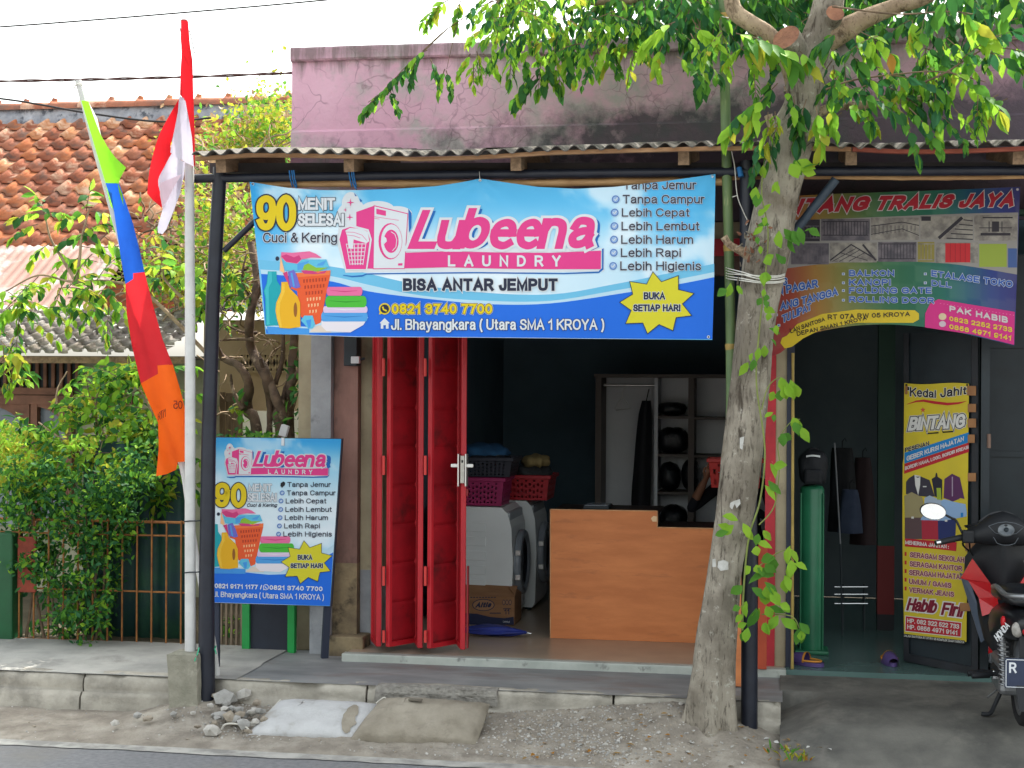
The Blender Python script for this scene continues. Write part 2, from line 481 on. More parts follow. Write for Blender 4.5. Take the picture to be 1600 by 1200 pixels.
class Print:
    """ink laid on a sign: canvas points go through surf(x, y, layer) onto the sign's own surface"""
    def __init__(self, surf, step=24.0):
        self.surf, self.step = surf, step
        self.mb = MB()
    def new(self):
        self.mb = MB()
    def _grid(self, bm, step):
        xs = [v.co.x for v in bm.verts]
        ys = [v.co.y for v in bm.verts]
        for ax, vals in ((0, xs), (1, ys)):
            k = math.floor(min(vals) / step) + 1
            while k * step < max(vals):
                co = Vector((k * step, 0, 0)) if ax == 0 else Vector((0, k * step, 0))
                no = Vector((1, 0, 0)) if ax == 0 else Vector((0, 1, 0))
                bmesh.ops.bisect_plane(bm, geom=bm.verts[:] + bm.edges[:] + bm.faces[:], plane_co=co, plane_no=no)
                k += 1
    def raw(self, vs, fs, m, layer, step=None, clip=None):
        bm = bmesh.new()
        bv = [bm.verts.new((x, y, 0)) for (x, y) in vs]
        for f in fs:
            try:
                bm.faces.new([bv[i] for i in f])
            except ValueError:
                pass
        if clip:
            (x0, y0), (x1, y1) = clip
            no = Vector((y1 - y0, -(x1 - x0), 0))     # keep what lies below the line (larger y)
            bmesh.ops.bisect_plane(bm, geom=bm.verts[:] + bm.edges[:] + bm.faces[:], plane_co=(x0, y0, 0),
                                   plane_no=no, clear_outer=True)
        if bm.faces:
            self._grid(bm, step or self.step)
            bm.verts.index_update()
            self.mb.add([self.surf(v.co.x, v.co.y, layer) for v in bm.verts],
                        [[v.index for v in f.verts] for f in bm.faces], m)
        bm.free()
    def poly(self, pts, m, layer=1, step=None, T=None):
        if T:
            pts = [T(*p) for p in pts]
        tri = geometry.tessellate_polygon([[Vector((x, y, 0)) for x, y in pts]])
        self.raw(pts, [tuple(t) for t in tri], m, layer, step)
    def rect(self, x0, y0, x1, y1, m, layer=1, T=None):
        self.poly([(x0, y0), (x1, y0), (x1, y1), (x0, y1)], m, layer, T=T)
    def ring(self, cx, cy, rx, ry, m, layer=1, T=None, n=24):
        self.poly([(cx + rx * math.cos(2 * math.pi * k / n), cy + ry * math.sin(2 * math.pi * k / n)) for k in range(n)],
                  m, layer, T=T)
    def line(self, pts, w, m, layer=1, T=None):
        if T:
            pts = [T(*p) for p in pts]
        L, Rr = [], []
        for i, p in enumerate(pts):
            a, b = pts[max(i - 1, 0)], pts[min(i + 1, len(pts) - 1)]
            dx, dy = b[0] - a[0], b[1] - a[1]
            l = math.hypot(dx, dy) or 1
            ww = w[i] if isinstance(w, (list, tuple)) else w
            L.append((p[0] - dy / l * ww / 2, p[1] + dx / l * ww / 2))
            Rr.append((p[0] + dy / l * ww / 2, p[1] - dx / l * ww / 2))
        n = len(pts)
        self.raw(L + Rr, [(i, i + 1, n + i + 1, n + i) for i in range(n - 1)], m, layer)
    def text(self, s, box, m, layer=2, bold=0.0, shear=0.0, space=1.0, outline=None, shadow=None, T=None, clip=None,
             mirror=False, fit=False):
        """box: (x0, y cap top, x1, y baseline) or four corners TL, TR, BR, BL of the cap-height band"""
        if len(box) == 4 and not isinstance(box[0], (tuple, list)):
            x0, y0, x1, y1 = box
            q = [(x0, y0), (x1, y0), (x1, y1), (x0, y1)]
        else:
            q = list(box)
        if T:
            q = [T(*p) for p in q]
        H = .5 * (math.hypot(q[0][0] - q[3][0], q[0][1] - q[3][1]) + math.hypot(q[1][0] - q[2][0], q[1][1] - q[2][1]))
        W = .5 * (math.hypot(q[1][0] - q[0][0], q[1][1] - q[0][1]) + math.hypot(q[2][0] - q[3][0], q[2][1] - q[3][1]))
        t = .118 + 3.0 * bold
        for _ in range(3):                      # a condensed line gets a slightly thinner pen
            st, wid = text_strokes(s, t, space)
            sx = W / (wid * H)
            t = (.118 + 3.0 * bold) * min(1.0, max(.6, .4 + .6 * sx))
        st, wid = text_strokes(s, t, space)
        ys = [p[1] for pts, _ in st for p in pts]
        y0_, y1_ = (min(ys) - t / 2, max(ys) + t / 2) if fit else (0.0, 1.0)
        def put(p, dx=0, dy=0):
            u = p[0] / W
            w = p[1] / H
            if fit:
                w = (w - y0_) / (y1_ - y0_)
            if mirror:
                u = 1 - u
            u += shear * (w - .0) * H / W - (shear * H / W if fit else 0) * 1.0 * u
            tx, ty = lerp(q[0][0], q[1][0], u), lerp(q[0][1], q[1][1], u)
            bx, by = lerp(q[3][0], q[2][0], u), lerp(q[3][1], q[2][1], u)
            return (lerp(bx, tx, w) + dx, lerp(by, ty, w) + dy)
        def pen(add, m_, lay, dx=0, dy=0):
            hw = (t * H + add) / 2
            for k, (pts, closed) in enumerate(st):
                P_ = [(p[0] / wid * W, p[1] * H) for p in pts]
                n = len(P_)
                A, B = [], []
                for i in range(n):
                    pa = P_[i - 1] if (i or closed) else None
                    pb = P_[(i + 1) % n] if (i < n - 1 or closed) else None
                    c = P_[i]
                    d1 = d2 = None
                    if pa is not None and pa != c:
                        l = math.hypot(c[0] - pa[0], c[1] - pa[1]); d1 = ((c[0] - pa[0]) / l, (c[1] - pa[1]) / l)
                    if pb is not None and pb != c:
                        l = math.hypot(pb[0] - c[0], pb[1] - c[1]); d2 = ((pb[0] - c[0]) / l, (pb[1] - c[1]) / l)
                    if d1 is None:
                        d1 = d2; c = (c[0] - d2[0] * hw, c[1] - d2[1] * hw)
                    elif d2 is None:
                        d2 = d1; c = (c[0] + d1[0] * hw, c[1] + d1[1] * hw)
                    nx, ny = -(d1[1] + d2[1]), d1[0] + d2[0]
                    l = math.hypot(nx, ny) or 1
                    nx, ny = nx / l, ny / l
                    kk = min(2.2, 1 / max(.3, nx * -d1[1] + ny * d1[0])) * hw
                    A.append((c[0] + nx * kk, c[1] + ny * kk))
                    B.append((c[0] - nx * kk, c[1] - ny * kk))
                fs = [(i, (i + 1) % n, n + (i + 1) % n, n + i) for i in range(n if closed else n - 1)]
                self.raw([put(p, dx, dy) for p in A + B], fs, m_, lay + .045 * (k % 7), clip=clip)
        if shadow:
            sm, dx, dy, off = shadow
            pen(2 * 1.3 * off * H, sm, layer - 1.2, dx, dy)
        if outline:
            for k, (om, off) in enumerate(outline):
                pen(2 * 1.3 * off * H, om, layer - .40 * (k + 1))
        pen(0, m, layer)
    def build(self, name, parent, **props):
        o = self.mb.build(name, parent, **props)
        self.mb = MB()
        return o

def ink(name, r, g, b, rough=0.55, k=1.0):
    return mat('ink_' + name, dim(S(r, g, b), k * .92), rough=rough, spec=0.3)


# ------------------------------------------------------------------ the ground
FLOOR_Z, PAVE_Z = 0.30, 0.25
KERB_Y, FLOOR_Y = 8.87, 9.65
def vnoise(x, y, seed=0):
    """smooth value noise 0..1"""
    def h(i, j):
        n = (i * 374761393 + j * 668265263 + seed * 974711) & 0xffffffff
        n = ((n ^ (n >> 13)) * 1274126177) & 0xffffffff
        return ((n ^ (n >> 16)) & 0xffff) / 65535.0
    i, j = math.floor(x), math.floor(y)
    fx, fy = x - i, y - j
    fx, fy = fx * fx * (3 - 2 * fx), fy * fy * (3 - 2 * fy)
    return lerp(lerp(h(i, j), h(i + 1, j), fx), lerp(h(i, j + 1), h(i + 1, j + 1), fx), fy)
def fbm(x, y, seed=0, o=4):
    s, a = 0.0, 0.5
    for k in range(o):
        s += a * vnoise(x * 2 ** k, y * 2 ** k, seed + k)
        a *= 0.5
    return s

M_ground = mat('soil', S(120, 108, 92), S(96, 86, 74), rough=0.95, scale=1.2, bump=0.4)
M_asph = mat('asphalt', S(128, 128, 130), S(110, 111, 114), rough=0.85, scale=30, bump=0.35, bscale=220, spots=S(122, 119, 114), sscale=1.3, slo=.5, shi=.75)
M_dirt = mat('dirt', S(158, 150, 138), S(128, 120, 110), rough=0.97, scale=7, bump=0.8, bscale=40, spots=S(174, 167, 156), sscale=3, slo=.5, shi=.7)
M_dust = mat('dusty_line', S(176, 174, 168), S(134, 132, 128), rough=0.9, scale=5, bump=0.2, bscale=60, lo=.42, hi=.62)
M_pave = mat('pavement_cement', S(146, 147, 146), S(118, 120, 121), rough=0.62, scale=2.2, bump=0.12, bscale=30, spots=S(122, 106, 102), sscale=1.3, slo=.52, shi=.72, stretch=(1, 2.2, 1))
M_kerb = mat('kerb_concrete', S(178, 172, 160), S(138, 133, 123), rough=0.9, scale=5, bump=0.5, bscale=28, spots=S(104, 100, 94), sscale=1.7, slo=.56, shi=.72)
M_ramp = mat('ramp_concrete', S(108, 106, 100), S(78, 77, 74), rough=0.85, scale=3, bump=0.3, bscale=50, spots=S(146, 141, 132), sscale=1.2, slo=.52, shi=.75)

g = MB()
g.add([(-400, -400, -0.06), (400, -400, -0.06), (400, 600, -0.06), (-400, 600, -0.06)], [(0, 1, 2, 3)], M_ground)
g.build('ground', kind='structure')
g = MB()
g.add([(-300, -9, 0), (300, -9, 0), (300, 8.13, 0), (-300, 8.13, 0)], [(0, 1, 2, 3)], M_asph)
g.build('road', kind='structure')
g = MB()
def edge_line(u, v):
    x = lerp(-14, 0.15, u)
    w = 0.10 + 0.05 * fbm(x * 1.7, 3.3, 5) + (0.02 * (vnoise(x * 14, 1, 8) - .5))
    return (x, lerp(8.15 - w, 8.15, v), 0.005)
g.sheet(edge_line, 300, 2, M_dust)
g.build('road_edge_line', kind='structure')

def verge_h(x, y):
    t = max(0.0, min(1.0, (y - 8.12) / 0.7))
    top = interp([(-9, .03), (-3.9, .04), (-3.5, .09), (-3.0, .11), (-2.2, .11), (-1.6, .13), (-1.0, .17), (-0.6, .20), (-0.2, .12), (0.1, .04), (0.6, 0.0)], x)
    heap = 0.05 * math.exp(-((x + 0.5) / .35) ** 2 - ((y - 8.65) / .22) ** 2) + 0.05 * math.exp(-((x + 3.42) / .25) ** 2 - ((y - 8.75) / .2) ** 2)
    return top * t ** 1.2 + heap * t + (0.035 * fbm(x * 5, y * 5, 3) - 0.015) * min(1, t * 3) + 0.008 * vnoise(x * 40, y * 40, 4) * min(1, t * 4)
g = MB()
def verge(u, v):
    x, y = lerp(-12, 0.5, u), lerp(8.12, 8.95, v)
    return (x, y, 0.002 + verge_h(x, y) - 0.03 * max(0, .04 - (y - 8.12)) / .04)
g.sheet(verge, 420, 36, M_dirt)
g.build('verge', kind='structure')

g = MB()
def pave(u, v):
    x, y = lerp(-14, 0.02, u), lerp(KERB_Y, 9.95, v)
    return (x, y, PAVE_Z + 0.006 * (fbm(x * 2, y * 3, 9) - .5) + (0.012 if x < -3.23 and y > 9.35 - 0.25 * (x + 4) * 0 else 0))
g.sheet(pave, 300, 24, M_pave)
M_pave2 = mat('skylit_pavement', S(176, 174, 168), S(146, 145, 141), rough=0.8, scale=2.6, bump=.2, bscale=40, spots=S(122, 119, 114), sscale=2, slo=.55, shi=.72)  # left stretch coloured paler for the wider open sky over it
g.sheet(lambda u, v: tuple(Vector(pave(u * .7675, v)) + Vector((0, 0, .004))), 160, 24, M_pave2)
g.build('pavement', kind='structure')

g = MB()
joints = [-14, -11, -8, -6, -4.22, -2.42, -0.95, 0.02]
prof = [(KERB_Y + .10, PAVE_Z + .004), (KERB_Y + .02, PAVE_Z + .004), (KERB_Y - .012, PAVE_Z - .012), (KERB_Y - .02, PAVE_Z - .05),
        (KERB_Y - .018, PAVE_Z - .095), (KERB_Y - .035, PAVE_Z - .105), (KERB_Y - .05, PAVE_Z - .13), (KERB_Y - .055, -0.05)]
for a, b in zip(joints, joints[1:]):
    n = max(4, int((b - a) / 0.035))
    js = R.uniform(-.006, .006)
    ends = R.uniform(0.003, .012)
    def kf(u, v, a=a, b=b, js=js, ends=ends):
        x = lerp(a + ends, b - ends, u)
        k = v * (len(prof) - 1)
        i = min(int(k), len(prof) - 2)
        py, pz = lerp(prof[i][0], prof[i + 1][0], k - i), lerp(prof[i][1], prof[i + 1][1], k - i)
        e = min(x - a, b - x)
        chip = 0.03 * max(0, 1 - e / .07) * vnoise(a * 7, 2, 6) + 0.045 * max(0, vnoise(x * 5, 0, 12) - .62) * 3 + .012 * vnoise(x * 23, v * 3, 13)
        wob = .045 * (fbm(x * 3.5, v * 4, 11) - .5)
        mid = 1 if 0.15 < v < .6 else 0.3
        return (x, py + wob + chip * mid + js, pz - chip * mid * .6 + wob * .35)
    g.sheet(kf, n, 14, M_kerb)
    g.add([kf(0, i / 14) for i in range(15)] + [(a + ends, KERB_Y + .1, -.05)], [list(range(16))], M_kerb)
    g.add([kf(1, i / 14) for i in range(15)] + [(b - ends, KERB_Y + .1, -.05)], [list(range(16))], M_kerb)
g.box(-0.02, 0.0, 8.88, 9.64, -.05, PAVE_Z - .002, M_kerb)
def broken(u, v):                       # crumbled stretch of the kerb nose, bare aggregate
    x, k = lerp(-2.36, -1.62, u), v * 4
    e = min(1, min(u, 1 - u) / .08) * (1 if 0 < v < 1 else 0)
    i = min(int(k), 3)
    Q = [(KERB_Y + .085, PAVE_Z + .002), (KERB_Y + .03, PAVE_Z + .010), (KERB_Y - .02, PAVE_Z + .002), (KERB_Y - .035, PAVE_Z - .03), (KERB_Y - .03, PAVE_Z - .055)]
    py, pz = lerp(Q[i][0], Q[i + 1][0], k - i), lerp(Q[i][1], Q[i + 1][1], k - i)
    n = (vnoise(x * 45, v * 14, 15) - .4) * .013 * e
    return (x, py - n - .012 + .03 * (fbm(x * 9, v * 2, 16) - .5), pz + n * .6 - (.03 if e == 0 else 0))
g.sheet(broken, 110, 20, mat('bare_aggregate', S(150, 146, 138), S(122, 118, 112), rough=.97, scale=30, bump=.4, bscale=70, lo=.35, hi=.65), smooth=False)
g.build('kerb', kind='structure')

g = MB()
def ramp(u, v):
    x = lerp(0.005, 12, u ** 1.6)
    y = lerp(9.66, 7.9, v)
    z = interp([(7.9, -0.006), (8.15, 0.012), (8.3, 0.065), (8.6, 0.195), (8.85, 0.235), (9.66, 0.268)], y)
    z = z * min(1.0, 0.55 + (x / .25) * .45) if y < 9.2 else z
    return (x, y, z + 0.012 * (fbm(x * 3, y * 3, 21) - .5))
g.sheet(ramp, 120, 50, M_ramp)
g.build('driveway', kind='structure')

g = MB()
def yard(u, v):
    x, y = lerp(-30, -3.0, u), lerp(9.9, 14.5, v)
    return (x, y, 0.2 + 0.06 * fbm(x * 2, y * 2, 31))
g.sheet(yard, 60, 20, mat('yard_soil', S(104, 92, 74), S(76, 70, 54), rough=.97, scale=3, bump=.5))
g.build('yard', kind='structure')

# ------------------------------------------------------------------ the shop building
def parapet_material():
    m = bpy.data.materials.new('pink_parapet_paint')
    m.use_nodes = True
    nt = m.node_tree
    N, L = nt.nodes, nt.links
    bs = N['Principled BSDF']
    bs.inputs['Roughness'].default_value = 0.88
    bs.inputs['Specular IOR Level'].default_value = .2
    tc = N.new('ShaderNodeTexCoord')
    sep = N.new('ShaderNodeSeparateXYZ')
    L.new(tc.outputs['Object'], sep.inputs[0])
    def noise(sc, det=8, ro=.6, vec=None, dist=0.0):
        n = N.new('ShaderNodeTexNoise')
        n.inputs['Scale'].default_value = sc
        n.inputs['Detail'].default_value = det
        n.inputs['Roughness'].default_value = ro
        n.inputs['Distortion'].default_value = dist
        L.new(vec or tc.outputs['Object'], n.inputs['Vector'])
        return n.outputs['Fac']
    def rng(s, a, b, c=0.0, d=1.0):
        r = N.new('ShaderNodeMapRange')
        for k, v in zip(('From Min', 'From Max', 'To Min', 'To Max'), (a, b, c, d)):
            r.inputs[k].default_value = v
        L.new(s, r.inputs['Value'])
        return r.outputs[0]
    def mul(a, b, op='MULTIPLY'):
        n = N.new('ShaderNodeMath')
        n.operation = op
        for i, q in enumerate((a, b)):
            if isinstance(q, float):
                n.inputs[i].default_value = q
            else:
                L.new(q, n.inputs[i])
        n.use_clamp = op != 'ADD'
        return n.outputs[0]
    def mix(f, a, b):
        n = N.new('ShaderNodeMix')
        n.data_type = 'RGBA'
        L.new(f, n.inputs['Factor'])
        for s, q in (('A', a), ('B', b)):
            if isinstance(q, tuple):
                n.inputs[s].default_value = q
            else:
                L.new(q, n.inputs[s])
        return n.outputs['Result']
    base = mix(rng(noise(1.3), .38, .62), S(204, 158, 178), S(216, 174, 192))
    grey = mul(rng(noise(1.7, 9, .62), .47, .60), rng(noise(7, 6), .35, .55))
    base = mix(mul(grey, 0.85), base, S(166, 164, 160))
    vo = N.new('ShaderNodeTexVoronoi')
    vo.feature = 'DISTANCE_TO_EDGE'
    vo.inputs['Scale'].default_value = 9.0
    dn = N.new('ShaderNodeTexNoise')
    dn.inputs['Scale'].default_value = 6
    va = N.new('ShaderNodeMix')
    va.data_type = 'VECTOR'
    va.inputs['Factor'].default_value = 0.16
    L.new(tc.outputs['Object'], dn.inputs['Vector'])
    L.new(tc.outputs['Object'], va.inputs[4])
    L.new(dn.outputs['Color'], va.inputs[5])
    L.new(va.outputs[1], vo.inputs['Vector'])
    crack = mul(rng(vo.outputs['Distance'], .0, .03, 1, 0), rng(noise(1.9, 4), .50, .58))
    vo2 = N.new('ShaderNodeTexVoronoi')
    vo2.feature = 'DISTANCE_TO_EDGE'
    vo2.inputs['Scale'].default_value = 2.6
    L.new(va.outputs[1], vo2.inputs['Vector'])
    crack2 = mul(rng(vo2.outputs['Distance'], .0, .012, 1, 0), rng(noise(2.3, 3), .47, .55))
    base = mix(mul(crack, .5), base, S(110, 84, 94))
    base = mix(mul(crack2, .5), base, S(104, 80, 88))
    # mildew growing up from the lower ledge and streaks under the coping, heavier to the right
    hgt = rng(sep.outputs['Z'], LEDGE_Z - .02, LEDGE_Z + .50, 1.0, 0.0)
    rightness = rng(sep.outputs['X'], -2.6, 0.0, -0.30, 0.26)
    low = rng(mul(mul(hgt, noise(5.5, 9, .68), 'ADD'), rightness, 'ADD'), 1.22, 1.55)
    base = mix(mul(low, .88), base, S(60, 62, 68))
    top = rng(sep.outputs['Z'], TOP_Z - .28, TOP_Z - .05, 0, 1.0)
    mp = N.new('ShaderNodeMapping')
    mp.inputs['Scale'].default_value = (6, 6, .8)
    L.new(tc.outputs['Object'], mp.inputs['Vector'])
    streak = rng(mul(mul(top, .45), noise(2.5, 8, .65, mp.outputs[0]), 'ADD'), .72, .98)
    base = mix(mul(streak, .75), base, S(104, 96, 92))
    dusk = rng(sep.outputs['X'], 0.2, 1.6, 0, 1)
    shade_blot = mul(dusk, rng(noise(2.2, 8, .65), .38, .6))
    base = mix(mul(shade_blot, .8), base, S(96, 84, 96))  # right end darkened in the colour for the dimmer light there
    L.new(base, bs.inputs['Base Color'])
    b = N.new('ShaderNodeBump')
    b.inputs['Strength'].default_value = .5
    b.inputs['Distance'].default_value = .012
    hh = mul(noise(26, 9, .65), mul(crack, -0.6), 'ADD')
    L.new(hh, b.inputs['Height'])
    L.new(b.outputs[0], bs.inputs['Normal'])
    return m

WALL_Y = 9.92
XL = at(456, 150, WALL_Y).x                  # left end of the building
TOP_Z = at(600, 72, WALL_Y).z
COP_Z = at(600, 93, WALL_Y).z
LEDGE_Z = at(600, 203, WALL_Y).z
XR = 8.0
M_pink = parapet_material()
M_pier = mat('pier_brown_pink', S(150, 116, 106), S(118, 92, 84), rough=.9, scale=5, bump=.3, spots=S(70, 62, 58), sscale=3.2, slo=.55, shi=.7, stretch=(1, 1, .45))
M_beige = mat('beige_plaster', S(178, 166, 138), S(150, 138, 114), rough=.9, scale=3, bump=.25, spots=S(112, 104, 90), sscale=2.5, slo=.56, shi=.72)
M_greyp = mat('grey_cement_render', S(160, 163, 166), S(138, 141, 145), rough=.88, scale=5, bump=.35, bscale=30, spots=S(120, 122, 124), sscale=6, slo=.58, shi=.7)
M_weath = mat('weathered_render', S(150, 134, 104), S(104, 92, 74), rough=.95, scale=5, bump=.6, bscale=18, spots=S(58, 52, 46), sscale=4, slo=.5, shi=.62)
M_room = mat('dark_blue_room_paint', S(100, 124, 138), S(90, 112, 126), rough=.8, scale=2)
M_tile = mat('floor_tile_beige', S(176, 156, 134), S(158, 140, 122), rough=.3, scale=3)
M_sill = mat('sill_pale_terrazzo', S(180, 184, 176), S(158, 163, 156), rough=.5, scale=6, spots=S(112, 112, 108), sscale=8, slo=.6, shi=.7)
M_green_tile = mat('floor_tile_green', S(92, 118, 114), S(78, 104, 100), rough=.25, scale=2)
M_redp = mat('red_enamel', S(186, 34, 44), S(168, 28, 40), rough=.38, scale=4, spots=S(120, 24, 32), sscale=6, slo=.66, shi=.72)
M_redp2 = mat('faded_red_paint', S(190, 46, 56), S(160, 40, 50), rough=.6, scale=6, spots=S(206, 120, 118), sscale=9, slo=.62, shi=.68)

bld = thing('shop_building', 'low pink shop building with cracked mildewed parapet and two open shopfronts', 'building', (XL, WALL_Y, PAVE_Z))
g = MB()
# parapet face as a fine sheet with real relief: coping, field and lower ledge, then its back and the left return
def parapet(u, v):
    x = lerp(XL, XR, u)
    P = [(0.10, TOP_Z), (-0.035, TOP_Z), (-0.04, TOP_Z - .012), (-0.04, COP_Z + .01), (-0.03, COP_Z), (-.003, COP_Z - .004), (0, COP_Z - .03),
         (0, LEDGE_Z + .01), (-.006, LEDGE_Z), (-.022, LEDGE_Z - .006), (-.024, LEDGE_Z - .1), (-.024, 3.1)]
    i = int(round(v * (len(P) - 1)))
    w = .008 * (fbm(x * 1.5, P[i][1] * 2, 41) - .5)
    return (x, WALL_Y + P[i][0] + w, P[i][1] + (.02 * (fbm(x * .7, 7, 42) - .5) if i < 6 else 0))
g.sheet(parapet, 160, 11, M_pink, smooth=False)
g.box(XL, XL + .12, WALL_Y + .02, 15.5, 3.1, TOP_Z - .02, M_pink)
g.box(XL + .12, XR, WALL_Y + .10, WALL_Y + .16, 3.1, TOP_Z - .01, M_pink)
g.build('parapet', bld)

xa, xb, xc, xd = (at(p, 600, 9.9).x for p in (490, 522, 560, 590))
g = MB()
g.box(xa, xb - .004, 9.84, 10.1, PAVE_Z - .02, 3.1, M_greyp)
g.build('pillar', bld, label='smooth light grey cement pillar')
g = MB()
g.box(xb, xc - .003, 9.90, 10.15, .85, 3.1, M_pier)
g.box(xb - .002, xc - .001, 9.893, 10.15, PAVE_Z - .02, .85, M_weath)
g.box(xc, xd + .02, 9.97, 10.2, .80, 3.1, M_beige)
g.box(xc + .001, xd + .02, 9.968, 10.2, PAVE_Z - .02, .80, M_greyp)
g.build('pier', bld)
x1, x2, x3, x4, x5 = (at(p, 700, 9.75).x for p in (1196, 1212, 1229, 1241, 1243))
g = MB()
zt = at(900, 402, 9.98).z
zt2 = at(900, 376, 9.98).z
g.box(xd + .02, x1, 9.98, 10.12, zt2, 3.1, M_beige)
g.box(xd + .02, x1, 9.99, 10.10, zt - .12, zt, mat('lintel_brown', S(120, 96, 86), S(96, 78, 70), rough=.9, scale=4))
g.build('lintel', bld)
g = MB()
g.box(xd + .02, x1, 9.95, 10.02, zt, zt2, M_redp2)
g.build('door_header', bld, label='faded red steel header rail')
g = MB()
g.box(x1, x2, 9.72, 9.80, FLOOR_Z, 3.1, M_redp2)
g.build('door_jamb', bld, label='red painted door jamb')
g = MB()
g.box(x2 + .001, x3, 9.73, 10.15, FLOOR_Z - .01, 3.1, M_beige)
g.build('pier', bld, label='narrow beige pier between the two shops')
g = MB()
g.box(x3 + .001, x4, 9.71, 9.80, FLOOR_Z - .01, 3.1, mat('navy_steel', S(48, 54, 72), S(40, 44, 60), rough=.5, scale=4))
g.build('door_jamb', bld, label='navy steel door jamb')
# rooms
g = MB()
g.box(xd - .1, xd + .0, 10.2, 14.6, FLOOR_Z, 3.1, M_room)
g.box(x2, x3 - .01, 10.15, 14.6, FLOOR_Z, 3.1, M_room)
g.box(xd - .1, x3 - .01, 14.6, 14.75, FLOOR_Z, 3.1, M_room)
g.build('room_wall', bld, label='dark blue walls of the laundry room')
M_room2 = mat('dark_grey_room_paint', S(86, 96, 100), S(72, 82, 88), rough=.85, scale=1.5)
M_dgreen = mat('dark_green_paint', S(40, 74, 58), S(32, 62, 50), rough=.6, scale=2)
g = MB()
g.box(x3, x3 + .03, 9.82, 13.0, FLOOR_Z, 3.1, M_dgreen)
g.box(x3, XR, 13.0, 13.15, FLOOR_Z, 3.1, M_room2)
g.build('room_wall', bld, label='dark walls of the tailor room')
g = MB()
g.box(XL, XR, WALL_Y + .16, 15.5, 3.1, 3.3, M_room)
g.box(XL, XL + .1, 10.1, 15.5, 0, 3.1, M_beige)
g.box(XL, XR, 15.5, 15.6, 0, 3.3, M_beige)
g.build('ceiling', bld)
g = MB()
g.box(xc, x3 - .01, FLOOR_Y + .03, 14.6, 0.0, FLOOR_Z, M_tile)
g.build('floor', bld, label='beige tiled floor of the laundry')
g = MB()
g.bbox(xc - .02, x3 + .005, FLOOR_Y - .05, FLOOR_Y + .028, PAVE_Z - .1, FLOOR_Z + .001, M_sill, bev=.008)
g.build('door_sill', bld)
g = MB()
g.box(x3 - .005, XR, FLOOR_Y - .03, 13.0, 0, FLOOR_Z - .001, M_green_tile)
g.build('floor', bld, label='green tiled floor of the tailor shop')
# dark tailor front: closed leaves on the right and the transom over the opening
M_black = mat('black_steel', S(36, 46, 52), S(28, 36, 42), rough=.5, scale=5)
g = MB()
xq = at(1531, 700, 9.75).x
g.box(xq, xq + .05, 9.70, 9.80, FLOOR_Z, 3.1, M_black)
for k in range(6):
    a = xq + .055 + k * .34
    g.box(a, a + .04, 10.27, 10.33, FLOOR_Z, 2.9, M_black)
    g.box(a + .04, a + .335, 10.295, 10.315, FLOOR_Z + .02, 2.9, M_black)
    for zz in (.36, .95, 1.6, 2.3):
        g.box(a + .04, a + .335, 10.28, 10.294, zz, zz + .035, M_black)
g.build('door_leaf', bld, label='closed black steel door leaves of the tailor shop')
g = MB()
z9 = at(1400, 330, 9.75).z
g.box(x4, XR, 9.74, 9.85, z9, 3.1, M_dgreen)
g.build('lintel', bld, label='dark green board over the tailor shop opening')

# concrete step at the left door post
g = MB()
p0, p1 = onz(524, 1018, PAVE_Z), onz(580, 1018, PAVE_Z)
g.bbox(p0.x, p1.x, p0.y - .16, p0.y + .1, PAVE_Z - .02, PAVE_Z + .13, M_weath, bev=.012)
o = g.build('door_step')
o['label'] = 'small weathered concrete block step against the brown pier'
o['category'] = 'step'

# ------------------------------------------------------------------ canopy
M_asb = mat('asbestos_sheet', S(112, 106, 98), S(84, 80, 76), rough=.95, scale=6, bump=.3, bscale=40, spots=S(62, 64, 64), sscale=4, slo=.5, shi=.68)
M_wood = mat('pale_timber', S(178, 140, 104), S(146, 108, 76), rough=.8, scale=5, bump=.3, bscale=30, stretch=(1, 8, 8))
M_wood2 = mat('weathered_timber', S(150, 124, 98), S(112, 92, 72), rough=.85, scale=6, bump=.3, bscale=30, stretch=(6, 1, 6))
M_redwood = mat('red_timber', S(160, 84, 66), S(130, 66, 52), rough=.75, scale=6, stretch=(1, 8, 8))
M_bamboo = mat('dry_bamboo', S(196, 158, 112), S(166, 126, 84), rough=.6, scale=7, stretch=(1, 6, 6), bump=.15)
M_pipe = mat('black_pipe_paint', S(34, 38, 50), S(26, 29, 40), rough=.42, scale=8, spots=S(90, 86, 84), sscale=18, slo=.70, shi=.74)
M_twine = mat('blue_twine', S(40, 110, 170), rough=.7)
CAN_Y0, CAN_Y1 = 8.62, 9.88
canopy = thing('canopy', 'shopfront canopy of wavy grey asbestos sheets on black pipe posts', 'canopy', onz(323, 1108, .05))
edge_px = [(300, 240), (400, 233), (560, 236), (640, 240), (740, 238), (860, 230), (1000, 226), (1130, 223), (1270, 223), (1400, 226), (1600, 223), (1900, 221)]
def edge_z(x):
    px = lerp(300, 1600, (x - XE0) / (XE1 - XE0))
    return at(px, interp(edge_px, px), CAN_Y0).z
XE0, XE1 = at(302, 240, CAN_Y0).x, at(1600, 224, CAN_Y0).x
g = MB()
PITCH = 0.102
sheets = []
x = XE0
k = 0
